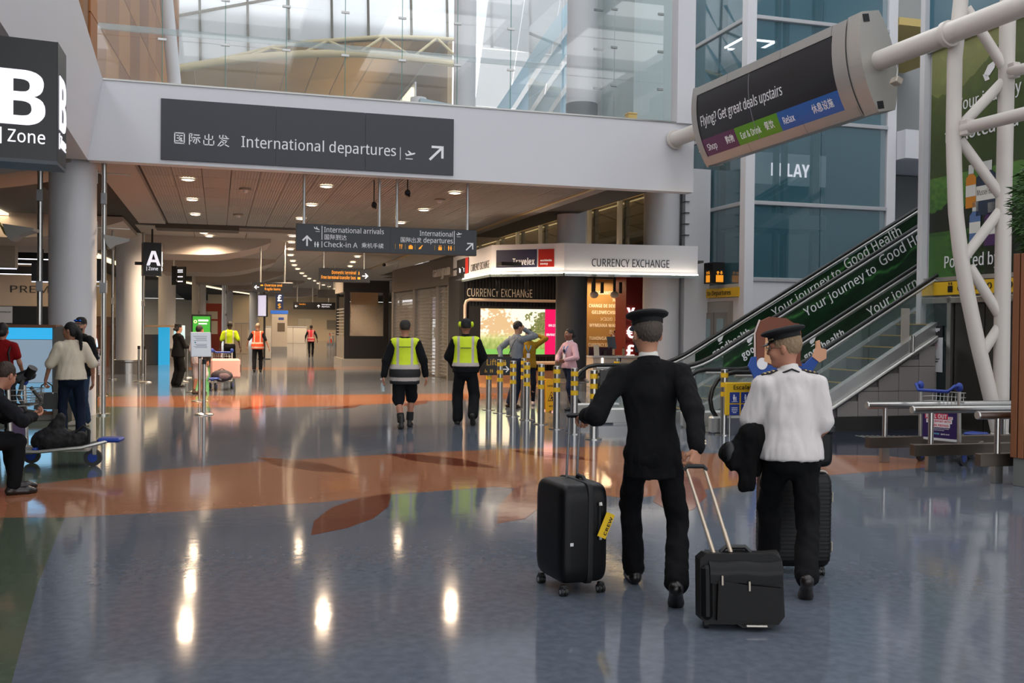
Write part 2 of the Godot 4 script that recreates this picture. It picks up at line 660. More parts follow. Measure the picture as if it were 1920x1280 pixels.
# nets to meshes; wr moves the skin by folds of that depth; sort gives the number of the mesh a triangle belongs to
func skin(nets: Array, wr := 0.0, stretch := Vector3(1, 1, 1), sort = null, parts := 1) -> Array:
	var vs := PackedVector3Array()
	var ix := PackedInt32Array()
	for nt in nets:
		var b := vs.size()
		vs.append_array(nt[0])
		for k in nt[1]:
			ix.append(b + k)
	var ns := PackedVector3Array()
	for pass_no in (2 if wr > 0.0 else 1):
		ns.resize(vs.size())
		ns.fill(Vector3.ZERO)
		for k in range(0, ix.size(), 3):
			var f := (vs[ix[k + 2]] - vs[ix[k]]).cross(vs[ix[k + 1]] - vs[ix[k]])
			ns[ix[k]] += f
			ns[ix[k + 1]] += f
			ns[ix[k + 2]] += f
		for k in ns.size():
			ns[k] = ns[k].normalized()
		if wr > 0.0 and pass_no == 0:
			crease.frequency = 1.0
			for k in vs.size():
				var q := vs[k] * stretch
				vs[k] += ns[k] * wr * (crease.get_noise_3dv(q) * 1.4 + 0.5 * crease.get_noise_3dv(q * 2.3))
	var out := []
	for part_no in parts:
		var keep := ix
		if sort != null:
			keep = PackedInt32Array()
			for k in range(0, ix.size(), 3):
				if sort.call((vs[ix[k]] + vs[ix[k + 1]] + vs[ix[k + 2]]) / 3.0) == part_no:
					keep.append(ix[k]); keep.append(ix[k + 1]); keep.append(ix[k + 2])
		var arr := []
		arr.resize(Mesh.ARRAY_MAX)
		var am := ArrayMesh.new()
		if keep.size():
			var used := {}
			var v2 := PackedVector3Array()
			var n2 := PackedVector3Array()
			var i2 := PackedInt32Array()
			for k in keep:
				if not used.has(k):
					used[k] = v2.size()
					v2.append(vs[k])
					n2.append(ns[k])
				i2.append(used[k])
			arr[Mesh.ARRAY_VERTEX] = v2
			arr[Mesh.ARRAY_NORMAL] = n2
			arr[Mesh.ARRAY_INDEX] = i2
			am.add_surface_from_arrays(Mesh.PRIMITIVE_TRIANGLES, arr)
		out.append(am)
	return out


# ------------------------------------------------------------------ people (they face -z, x is their right)
func bend_joint(a: Vector3, c: Vector3, l1: float, l2: float, hint: Vector3) -> Vector3:
	var d := c - a
	var l := clampf(d.length(), 0.05, (l1 + l2) * 0.999)
	var x := (l1 * l1 - l2 * l2 + l * l) / (2.0 * l)
	var y := sqrt(maxf(l1 * l1 - x * x, 0.0))
	var u := d.normalized()
	return a + u * x + (hint - u * hint.dot(u)).normalized() * y


func add_hand(f: Field, w: Vector3, dir: Vector3, palm: Vector3, side: float, curl: float, k: float, spread := 0.0) -> void:
	# side +1: the thumb lies on the (dir x palm) side
	dir = dir.normalized()
	palm = (palm - dir * palm.dot(dir)).normalized()
	var across := dir.cross(palm).normalized() * side
	var lens := [0.038, 0.043, 0.040, 0.031]
	for i in 4:
		var s := (1.5 - i) * 0.0195 * k
		var kn := w + dir * (0.088 - absf(i - 1.2) * 0.005) * k + across * s
		f.bone(w + dir * 0.012 * k + across * s * 0.55, kn, 0.0145 * k, 0.0115 * k, 0.012)
		var p := kn
		var ang := 0.0
		var bends := [1.15, 1.35, 0.9]
		for j in 3:
			ang += bends[j] * curl
			var fd := dir * cos(ang) + palm * sin(ang) + across * (1.5 - i) * spread
			var q: Vector3 = p + fd.normalized() * lens[i] * k * [1.0, 0.68, 0.55][j]
			f.bone(p, q, (0.0098 - 0.0008 * j) * k, (0.0092 - 0.0009 * j) * k, 0.004)
			p = q
	var tb := w + dir * 0.024 * k + across * 0.024 * k + palm * 0.006 * k
	var t1 := tb + (dir * 0.7 + across * (0.72 - 0.35 * curl) + palm * (0.15 + 0.55 * curl)).normalized() * 0.036 * k
	var t2 := t1 + (dir * 0.85 + across * (0.35 - 0.6 * curl) + palm * (0.1 + 0.75 * curl)).normalized() * 0.032 * k
	var t3 := t2 + (dir * 0.8 + across * (0.15 - 0.8 * curl) + palm * (0.1 + 0.5 * curl)).normalized() * 0.022 * k
	f.bone(tb, t1, 0.0155 * k, 0.0115 * k, 0.008)
	f.bone(t1, t2, 0.011 * k, 0.0098 * k, 0.005)
	f.bone(t2, t3, 0.0098 * k, 0.008 * k, 0.004)


func person(label: String, at: Vector3, turn: float, s: Dictionary) -> Node3D:
	var root := thing("person", label, "person", at, turn, s.get("group", ""))
	var h: float = s.get("h", 1.76)
	var k := h / 1.78
	var cell: float = s.get("cell", 0.02)
	var fat: float = s.get("fat", 1.0)
	var hip: Vector3 = Vector3(0, 0.93 * k, 0) + s.get("hip", Vector3.ZERO)
	var twist: float = s.get("twist", 0.0)
	var tb := Basis(Vector3.UP, twist)
	var lean: Vector3 = s.get("lean", Vector3.ZERO)
	var chest: Vector3 = hip + Vector3(0, 0.36 * k, 0) + lean * 0.75
	var neck: Vector3 = hip + Vector3(0, 0.555 * k, 0.01) + lean
	var spine := (neck - hip).normalized()
	var rightv := (tb * Vector3.RIGHT - spine * (tb * Vector3.RIGHT).dot(spine)).normalized()
	var fore := spine.cross(rightv).normalized()
	if fore.dot(tb * Vector3.FORWARD) < 0.0:
		fore = -fore
	var sw: float = s.get("shoulder", 0.178) * k
	var hb := Basis.from_euler(Vector3(s.get("nod", 0.0), s.get("look", 0.0) + twist, s.get("tilt", 0.0)))
	var head: Vector3 = neck + spine * 0.055 * k + hb * Vector3(0, 0.105, -0.02) * k
	var sk := mat(s.get("skin", "c99a80"), 0.55)
	var J := {}
	for e in ["l", "r"]:
		var g := -1.0 if e == "l" else 1.0
		var sh: Vector3 = neck - spine * 0.085 * k + rightv * g * sw
		var ha: Vector3 = s.get("hand_" + e, Vector3(g * 0.24 * k, 0.80 * k, -0.03))
		var hint: Vector3 = s.get("elbow_" + e, Vector3(g * 0.4, -0.2, 1.0))
		var ua := 0.295 * k
		var fa := 0.255 * k
		if (ha - sh).length() > (ua + fa) * 0.995:
			ha = sh + (ha - sh).normalized() * (ua + fa) * 0.995
		var el := bend_joint(sh, ha, ua, fa, hint)
		var hp: Vector3 = hip + tb * Vector3(g * 0.088 * k, -0.01, 0)
		var ft: Array = s.get("foot_" + e, [Vector3(g * 0.11, 0, -0.05), g * 0.12, 0.0])
		var fy: float = ft[1]
		var f := Vector3(sin(fy), 0, -cos(fy))
		var fd := f * cos(ft[2]) - Vector3.UP * sin(ft[2])
		var fu := Vector3.UP * cos(ft[2]) + f * sin(ft[2])
		var heel: Vector3 = ft[0] - fd * 0.155 * k
		var ank := heel + fu * 0.095 * k + fd * 0.035 * k
		var kn := bend_joint(hp, ank, 0.435 * k, 0.415 * k, s.get("knee_" + e, f + Vector3(g * 0.15, 0, 0)))
		if (ank - hp).length() > 0.85 * k:
			hp = ank + (hp - ank).normalized() * 0.849 * k
		J[e] = {"sh": sh, "el": el, "wr": ha, "hp": hp, "kn": kn, "an": ank, "heel": heel, "ball": ft[0], "f": f, "fu": fu, "g": g}
	# --- the body: one mesh of trunk, limbs, hands and head
	var lo := Vector3.ONE * 9.0
	var hi := -lo
	for e in ["l", "r"]:
		for q in ["sh", "el", "wr", "hp", "kn", "an", "ball"]:
			lo = lo.min(J[e][q])
			hi = hi.max(J[e][q])
	lo = lo.min(hip).min(neck)
	hi = hi.max(neck)
	var nets := []
	var bc: float = s.get("body_cell", cell * 1.3)
	var b := Field.new(lo - Vector3.ONE * 0.16, hi + Vector3.ONE * 0.16, bc)
	b.bone(hip, chest, 0.125 * k, 0.13 * k, 0.04, fore, 0.72)
	b.bone(chest, neck - spine * 0.05, 0.12 * k, 0.06 * k, 0.04, fore, 0.75)
	b.bone(neck - spine * 0.03, head - hb.y * 0.04 * k, 0.052 * k, 0.048 * k, 0.03)
	for e in ["l", "r"]:
		var j: Dictionary = J[e]
		b.bone(j.sh, j.el, 0.044 * k, 0.038 * k, 0.03)
		b.bone(j.el, j.wr, 0.039 * k, 0.026 * k, 0.015)
		b.bone(j.hp, j.kn, 0.075 * k, 0.052 * k, 0.03)
		b.bone(j.kn, j.kn.lerp(j.an, 0.4), 0.05 * k, 0.053 * k, 0.02)
		b.bone(j.kn.lerp(j.an, 0.4), j.an, 0.053 * k, 0.036 * k, 0.02)
		b.bone(j.heel + j.fu * 0.03, j.ball + j.fu * 0.025, 0.028, 0.028, 0.02)
	nets.append(b.net())
	var hc: float = s.get("head_cell", 0.009)
	for e in ["l", "r"]:
		var j: Dictionary = J[e]
		var hs: Dictionary = s.get("grip_" + e, {})
		var hd: Vector3 = hs.get("dir", (j.wr - j.el).normalized())
		var pn: Vector3 = hs.get("palm", Vector3(-j.g, 0, 0.2))
		var hf := Field.new(j.wr - Vector3.ONE * 0.14 + hd * 0.06, j.wr + Vector3.ONE * 0.14 + hd * 0.06, s.get("hand_cell", 0.008))
		hf.bone(j.wr - (j.wr - j.el).normalized() * 0.05, j.wr, 0.027 * k, 0.024 * k, 0.012)
		add_hand(hf, j.wr, hd, pn, hs.get("thumb", -j.g), hs.get("curl", 0.3), k * 0.98)
		nets.append(hf.net())
	var hk := k * 1.02
	var fh := Field.new(head - Vector3.ONE * 0.2 * k, head + Vector3.ONE * 0.2 * k, hc)
	fh.ell(head + hb * Vector3(0, 0.028, 0.012) * hk, Vector3(0.076, 0.098, 0.096) * hk, hb)
	fh.ell(head + hb * Vector3(0, -0.045, -0.03) * hk, Vector3(0.057, 0.072, 0.064) * hk, hb, 0.05)
	fh.ell(head + hb * Vector3(0, -0.1, -0.066) * hk, Vector3(0.024, 0.018, 0.02) * hk, hb, 0.035)
	fh.bone(head + hb * Vector3(0, 0.012, -0.086) * hk, head + hb * Vector3(0, -0.024, -0.108) * hk, 0.008 * hk, 0.0125 * hk, 0.014)
	fh.ell(head + hb * Vector3(0, 0.03, -0.078) * hk, Vector3(0.052, 0.011, 0.014) * hk, hb, 0.02)
	for g in [-1.0, 1.0]:
		fh.ell(head + hb * Vector3(g * 0.034, 0.008, -0.098) * hk, Vector3(0.016, 0.011, 0.012) * hk, hb, 0.012, true)
		fh.ell(head + hb * Vector3(g * 0.079, -0.008, 0.008) * hk, Vector3(0.011, 0.032, 0.02) * hk, hb * Basis(Vector3.UP, g * 0.35), 0.008)
		fh.ell(head + hb * Vector3(g * 0.04, -0.03, -0.068) * hk, Vector3(0.022, 0.02, 0.018) * hk, hb, 0.03)
	fh.bone(neck - spine * 0.03, head - hb.y * 0.05 * k + hb.z * 0.012, 0.054 * k, 0.05 * k, 0.03)
	nets.append(fh.net())
	put("body", skin(nets)[0], sk, root)
	if s.get("face", true):
		for g in [-1.0, 1.0]:
			var ey := put("eye", mb().ball(head + hb * Vector3(g * 0.034, 0.008, -0.079) * hk, Vector3.ONE * 0.0125 * hk, hb, 8, 6), mat("e8e4dc", 0.3), root)
			put("iris", mb().ball(head + hb * Vector3(g * 0.034, 0.008, -0.089) * hk, Vector3(0.0058, 0.0058, 0.004) * hk, hb, 8, 4), mat("2a1a12", 0.3), ey)
			put("eyebrow", mb().tube([head + hb * Vector3(g * 0.016, 0.03, -0.096) * hk, head + hb * Vector3(g * 0.034, 0.036, -0.092) * hk, head + hb * Vector3(g * 0.052, 0.031, -0.08) * hk], 0.004 * hk, 5), mat(s.get("hair_color", "241a14"), 0.8), root)
		put("lips", mb().ball(head + hb * Vector3(0, -0.06, -0.09) * hk, Vector3(0.023, 0.008, 0.008) * hk, hb, 10, 6), mat(s.get("lips", "9a5a4e"), 0.5), root)
	# --- clothes
	var tp: Dictionary = s.top
	var ease: float = tp.get("ease", 0.012)
	var sleeve: float = tp.get("sleeve", 2.0)     # 1 to the elbow, 2 to the wrist
	var hem: float = tp.get("hem", 0.16)           # below the hip joint
	var c2 := cell
	var glo := lo
	glo.y = minf(hip.y - maxf(hem, 0.0) * k, minf(J.l.wr.y, J.r.wr.y) + 0.12)
	var g := Field.new(glo - Vector3(0.2, 0.1, 0.2), hi + Vector3(0.2, 0.16, 0.2), c2)
	g.bone(hip + spine * 0.05, chest, (0.135 * fat + ease) * k, (0.142 + ease) * k, 0.05, fore, tp.get("deep", 0.72))
	g.bone(chest, neck - spine * 0.06 * k, (0.140 + ease) * k, (0.085 + ease) * k, 0.05, fore, 0.74)
	for e in ["l", "r"]:
		g.bone(neck - spine * 0.045 * k, J[e].sh - rightv * J[e].g * 0.02, 0.056 * k, 0.046 * k + ease, 0.05)
	if s.has("belly"):
		g.ell(hip + spine * 0.17 * k + fore * 0.05, Vector3(0.16, 0.15, 0.13) * k * s.belly, tb, 0.06)
	if hem > 0.0:
		var hr2: float = (0.166 * fat + ease) * k
		g.bone(hip + spine * 0.2, hip, (0.13 * fat + ease) * k, hr2, 0.05, fore, tp.get("deep", 0.72) + 0.06)
		g.bone(hip, hip - Vector3.UP * hem * k, hr2, hr2 + (0.005 + tp.get("flare", 0.0)) * k, 0.05, fore, tp.get("deep", 0.72) + 0.08)
	g.bone(neck - spine * 0.06, neck + spine * tp.get("collar", 0.012), 0.062 * k, 0.057 * k, 0.02)
	g.trim(hip - Vector3.UP * hem * k + Vector3.UP * 0.005, (-Vector3.UP - lean * 0.3).normalized())
	g.trim(neck + spine * (tp.get("collar", 0.012) + 0.012), spine)
	for e in ["l", "r"]:
		var j: Dictionary = J[e]
		var la: float = tp.get("loose", 0.006)
		g.bone(j.sh, j.el if sleeve >= 1.0 else j.sh.lerp(j.el, sleeve), 0.053 * k + ease, 0.045 * k + la * 1.5, 0.035)
		if sleeve > 1.0:
			g.bone(j.el, j.el.lerp(j.wr, (sleeve - 1.0) * 0.94), 0.044 * k + la, 0.034 * k + la, 0.02)
	var sort = tp.get("sort")
	var names: Array = tp.get("names", ["shirt"])
	var colors: Array = tp.get("colors", [tp.get("color", "202020")])
	if sort != null:
		var fr := {"hip": hip, "neck": neck, "right": rightv, "spine": spine, "fore": fore, "k": k}
		sort = sort.bind(fr)
	var ms := skin([g.net()], tp.get("folds", 0.006), tp.get("grain", Vector3(9, 4, 9)), sort, names.size())
	for i in names.size():
		if ms[i].get_surface_count():
			put(names[i], ms[i], mat(colors[i], tp.get("rough", 0.85), 0.0, 0.28), root)
	if tp.has("over"):   # a vest worn over the shirt
		var vs: Dictionary = tp.over
		var vf := Field.new(hip + Vector3(-0.34, -0.3, -0.34), neck + Vector3(0.34, 0.12, 0.34), c2)
		var ve: float = ease + 0.016
		vf.bone(hip + spine * 0.05, chest, (0.135 * fat + ve) * k, (0.142 + ve) * k, 0.05, fore, tp.get("deep", 0.72) + 0.02)
		vf.bone(chest, neck - spine * 0.07 * k, (0.140 + ve) * k, (0.085 + ve) * k, 0.05, fore, 0.76)
		vf.bone(neck - spine * 0.075 * k - rightv * sw * 0.84, neck - spine * 0.075 * k + rightv * sw * 0.84, 0.05 * k + ve, 0.05 * k + ve, 0.05)
		if s.has("belly"):
			vf.ell(hip + spine * 0.17 * k + fore * 0.05, Vector3(0.175, 0.165, 0.145) * k * s.belly, tb, 0.06)
		vf.bone(hip + spine * 0.18, hip, (0.132 * fat + ve) * k, (0.17 * fat + ve) * k, 0.05, fore, tp.get("deep", 0.72) + 0.08)
		vf.bone(hip, hip - Vector3.UP * 0.2 * k, (0.17 * fat + ve) * k, (0.17 * fat + ve) * k, 0.05, fore, tp.get("deep", 0.72) + 0.08)
		vf.trim(hip + spine * vs.low * k, -spine)
		vf.trim(neck + spine * 0.005, spine)
		var fr2 := {"hip": hip, "neck": neck, "right": rightv, "spine": spine, "fore": fore, "k": k}
		var vm := skin([vf.net()], 0.004, Vector3(7, 4, 7), (vs.sort as Callable).bind(fr2), vs.names.size())
		for i in vs.names.size():
			if vm[i].get_surface_count():
				put(vs.names[i], vm[i], mat(vs.colors[i], 0.7), root)
	var lg: Dictionary = s.legs
	var qlo := hip
	var qhi := hip
	for e in ["l", "r"]:
		for w in ["hp", "kn", "an"]:
			qlo = qlo.min(J[e][w])
			qhi = qhi.max(J[e][w])
	var q := Field.new(qlo - Vector3(0.2, 0.14, 0.2), Vector3(qhi.x, maxf(qhi.y, hip.y), qhi.z) + Vector3(0.2, 0.28, 0.22), c2)
	var le: float = lg.get("loose", 0.012)
	var slim: float = lg.get("slim", 1.0)
	var lend: float = lg.get("to", 0.97)   # how far down the shin; below 0 it ends above the knee
	q.bone(hip + tb * Vector3(-0.05, 0.0, 0) * k, hip + tb * Vector3(0.05, 0, 0) * k, (0.118 * fat) * k, (0.118 * fat) * k, 0.04, fore, 0.85)
	q.bone(hip, hip + spine * 0.11 * k, 0.135 * fat * k, 0.132 * fat * k, 0.04, fore, 0.72)
	q.ell(hip - fore * 0.045 - Vector3.UP * 0.04, Vector3(0.145, 0.11, 0.1) * k * lg.get("seat", 1.0), tb, 0.05)
	for e in ["l", "r"]:
		var j: Dictionary = J[e]
		q.bone(j.hp, j.kn if lend > 0.0 else j.hp.lerp(j.kn, 1.0 + lend), (0.084 * k + le * 0.6) * slim, (0.06 * k + le) * slim, 0.03)
		if lend > 0.0:
			q.bone(j.kn, j.kn.lerp(j.an, lend), (0.058 * k + le) * slim, 0.046 * k + le + lg.get("flare", 0.0), 0.02)
	if not s.get("sit", false):
		q.trim(hip + spine * lg.get("waist", 0.13) * k, spine)
	put(lg.get("name", "trousers"), skin([q.net()], lg.get("folds", 0.006), Vector3(8, 5, 8))[0], mat(lg.get("color", "17171a"), lg.get("rough", 0.85), 0.0, 0.28), root)
	var so: Dictionary = s.get("shoes", {})
	for e in ["l", "r"]:
		var j: Dictionary = J[e]
		var sf := Field.new(j.heel.min(j.ball).min(j.an) - Vector3.ONE * 0.15, j.heel.max(j.ball).max(j.an) + Vector3.ONE * 0.15, minf(cell, 0.012))
		var toe: Vector3 = j.ball + j.f * 0.062 * k
		sf.bone(j.heel + j.fu * 0.036, j.ball + j.fu * 0.032, 0.037 * k, 0.046 * k, 0.02)
		sf.bone(j.ball + j.fu * 0.03, toe + Vector3.UP * 0.026, 0.045 * k, 0.03 * k, 0.02)
		sf.bone(j.heel + j.fu * 0.04, j.an + j.fu * so.get("tall", 0.0), 0.04 * k, 0.042 * k, 0.02)
		sf.trim(Vector3(0, 0.001, 0), Vector3.DOWN)
		put("shoe", skin([sf.net()])[0], mat(so.get("color", "15120f"), so.get("rough", 0.35)), root)
	# --- hair and headgear
	var hr: String = s.get("hair", "short")
	var hcol := mat(s.get("hair_color", "241a14"), 0.7)
	if hr != "none":
		var hfd := Field.new(head - Vector3(0.16, 0.5, 0.2) * k, head + Vector3(0.16, 0.19, 0.34) * k, hc)
		hfd.ell(head + hb * Vector3(0, 0.034, 0.016) * hk, Vector3(0.083, 0.102, 0.101) * hk, hb)
		if hr == "bun" or hr == "tail":
			hfd.ell(head + hb * Vector3(0, -0.02, 0.05) * hk, Vector3(0.074, 0.075, 0.065) * hk, hb)
		hfd.ell(head + hb * Vector3(0, -0.055, -0.085) * hk, Vector3(0.08, 0.115, 0.1) * hk, hb, 0.01, true)
		for gg in [-1.0, 1.0]:
			hfd.ell(head + hb * Vector3(gg * 0.09, -0.045, 0.0) * hk, Vector3(0.04, 0.06, 0.04) * hk, hb, 0.01, true)
		if hr == "short":
			hfd.trim(head + hb * Vector3(0, s.get("nape", -0.055), 0) * hk, -hb.y)
		if hr == "tail":
			var p0 := head + hb * Vector3(0, 0.02, 0.11) * hk
			hfd.bone(p0, p0 + hb * Vector3(0, -0.09, 0.06) * hk, 0.035, 0.04, 0.02)
			hfd.bone(p0 + hb * Vector3(0, -0.09, 0.06) * hk, p0 + hb * Vector3(0.01, -0.3, 0.055) * hk, 0.04, 0.016, 0.02)
		if hr == "bun":
			hfd.ell(head + hb * Vector3(0, -0.03, 0.125) * hk, Vector3(0.038, 0.04, 0.036) * hk, hb)
		put("hair", skin([hfd.net()], 0.003, Vector3(60, 25, 60))[0], hcol, root)
	var ht := Transform3D(hb, head).scaled_local(Vector3.ONE * hk)
	match s.get("hat", ""):
		"peaked":
			var cap := put("cap", mb().lathe([Vector2(0.0, 0.125), Vector2(0.09, 0.124), Vector2(0.118, 0.117), Vector2(0.128, 0.106), Vector2(0.124, 0.094), Vector2(0.092, 0.078), Vector2(0.089, 0.05), Vector2(0.0, 0.05)], Vector3(0, 0, 0.012), 36, 0.98, 1.14), mat("101012", 0.9), root, ht * Transform3D(Basis(Vector3.RIGHT, -0.13), Vector3(0, 0.012, 0)))
			put("cap_band", mb().lathe([Vector2(0.0885, 0.05), Vector2(0.0925, 0.051), Vector2(0.0935, 0.077), Vector2(0.088, 0.079)], Vector3(0, 0, 0.012), 36, 0.98, 1.14), mat("0b0b0d", 0.8), cap)
			var gr := []
			for i in 5:
				var row := []
				for j2 in 15:
					var a := lerpf(-1.05, 1.05, j2 / 14.0)
					var rr := lerpf(0.088, 0.088 + 0.062 * cos(a * 1.35), i / 4.0)
					row.append(Vector3(sin(a) * rr * 1.0, 0.055 - 0.028 * (i / 4.0) * cos(a), -cos(a) * rr * 1.08 + 0.012))
				gr.append(row)
			put("visor", mb().sheet(gr), mat("0a0a0b", 0.2), cap)
			var bd := []
			for j2 in 13:
				var a := lerpf(-1.0, 1.0, j2 / 12.0)
				bd.append(Vector3(sin(a) * 0.093, 0.06, -cos(a) * 0.104 + 0.012))
			put("gold_braid", mb().tube(bd, 0.0055, 6), mat(s.get("braid", "b8a684"), 0.4, 0.6), cap)
		"cap":
			var cp := put("cap", mb().lathe([Vector2(0.0, 0.138), Vector2(0.035, 0.134), Vector2(0.062, 0.118), Vector2(0.08, 0.09), Vector2(0.087, 0.055), Vector2(0.087, 0.03), Vector2(0.0, 0.03)], Vector3(0, 0, 0.014), 24, 1.0, 1.16), mat(s.get("hat_color", "16181a"), 0.9), root, ht)
			var gr := []
			for i in 4:
				var row := []
				for j2 in 11:
					var a := lerpf(-1.0, 1.0, j2 / 10.0)
					var rr := lerpf(0.084, 0.084 + 0.075 * cos(a * 1.3), i / 3.0)
					row.append(Vector3(sin(a) * rr, 0.04 - 0.02 * i / 3.0, -cos(a) * rr * 1.1 + 0.012))
				gr.append(row)
			put("visor", mb().sheet(gr), mat(s.get("hat_color", "16181a"), 0.85), cp)
		"beret":
			put("hat", mb().lathe([Vector2(0.0, 0.13), Vector2(0.06, 0.128), Vector2(0.086, 0.115), Vector2(0.088, 0.075), Vector2(0.092, 0.045), Vector2(0.0, 0.045)], Vector3(0, 0, 0.012), 24, 1.0, 1.1), mat("111113", 0.9), root, ht)
	if s.get("muffs", false):
		var em := put("ear_defenders", mb().tube([Vector3(-0.085, 0.0, 0.01), Vector3(-0.085, 0.07, 0.01), Vector3(-0.05, 0.13, 0.01), Vector3(0, 0.148, 0.01), Vector3(0.05, 0.13, 0.01), Vector3(0.085, 0.07, 0.01), Vector3(0.085, 0.0, 0.01)], 0.007, 6), mat("202020", 0.6), root, ht)
		for gg in [-1.0, 1.0]:
			put("ear_cup", mb().ball(Vector3(gg * 0.1, 0.045, 0.01), Vector3(0.03, 0.048, 0.04)), mat("c8e01c", 0.5), em)
	if s.get("glasses", false):
		var gl := mb()
		for gg in [-1.0, 1.0]:
			var ring := []
			for i in 12:
				ring.append(Vector3(gg * 0.034 + cos(TAU * i / 12) * 0.023, 0.006 + sin(TAU * i / 12) * 0.017, -0.108))
			gl.tube(ring, 0.0017, 5, true)
			gl.tube([Vector3(gg * 0.057, 0.01, -0.106), Vector3(gg * 0.078, 0.008, -0.05), Vector3(gg * 0.084, 0.0, 0.005)], 0.0017, 5)
		gl.tube([Vector3(-0.011, 0.01, -0.109), Vector3(0.011, 0.01, -0.109)], 0.0017, 5)
		put("glasses", gl, mat("4a4038", 0.3, 0.6), root, ht)
	if s.has("mask"):
		var gr := []
		for i in 6:
			var row := []
			for j2 in 9:
				var a := lerpf(-1.25, 1.25, j2 / 8.0)
				var yy := lerpf(-0.012, -0.105, i / 5.0)
				var rr := 0.074 - 0.1 * absf(i / 5.0 - 0.35) * 0.2
				row.append(Vector3(sin(a) * rr, yy, -cos(a) * (rr + 0.03) - 0.012))
			gr.append(row)
		put("face_mask", mb().sheet(gr), mat(s.mask, 0.8), root, ht)
	root.set_meta("frame", {"head": ht, "hip": hip, "neck": neck, "chest": chest, "right": rightv, "fore": fore, "spine": spine, "J": J, "k": k})
	return root


# ------------------------------------------------------------------ materials of the place
var M := {}

func make_materials() -> void:
	M.white = mat("d9d9dc", 0.55)
	M.fascia = mat("d6d6da", 0.5)
	M.grey = mat("8f9092", 0.6)
	M.dark = mat("17181a", 0.6)
	M.black = mat("0c0c0d", 0.5)
	M.steel = mat("b9b8b4", 0.28, 1.0)
	M.alu = mat("c6c6c4", 0.4, 0.9)
	M.frame = mat("b4b6b8", 0.45, 0.25)
	M.cream = mat("cfc3b2", 0.7)
	M.sign = mat("3b3c42", 0.5)
	M.letter = mat("f2f2f4", 0.5)
	M.blacksign = mat("101011", 0.35)
	M.lit = glow("f4f2ff", 0.9)
	M.amber = glow("ffa028", 0.75, "d08a20")
	M.gold = mat("d6a83a", 0.5)
	M.yellow = mat("e6b81e", 0.5)
	M.glass = pane("cfe4e2", 0.07)
	M.teal = pane("5a94a4", 0.2)
	M.column = mat("cfcfd2", 0.5)
	M.bump = noise_bump(0.012, 512, 2.2, 5, 3)
	M.mottle = noise_tex(0.03, 512, Color(0.86, 0.86, 0.86), Color(1, 1, 1), 9, 5)


func floor_mat(hex: String) -> StandardMaterial3D:
	var m := StandardMaterial3D.new()
	m.albedo_color = Color(hex)
	m.albedo_texture = M.mottle
	m.roughness = 0.085
	m.metallic_specular = 0.47
	m.normal_enabled = true
	m.normal_texture = M.bump
	m.normal_scale = 0.045
	m.uv1_triplanar = true
	m.uv1_world_triplanar = true
	m.uv1_scale = Vector3(0.7, 0.7, 0.7)
	return m


func flat(pts: Array, y0: float, y1: float) -> MB:
	var poly := PackedVector2Array()
	for p in pts:
		poly.append(Vector2(p.x, -p.y))
	var b := mb(Transform3D(Basis(Vector3.RIGHT, -PI / 2), Vector3.ZERO))
	b.prism(poly, y0, y1)
	return b


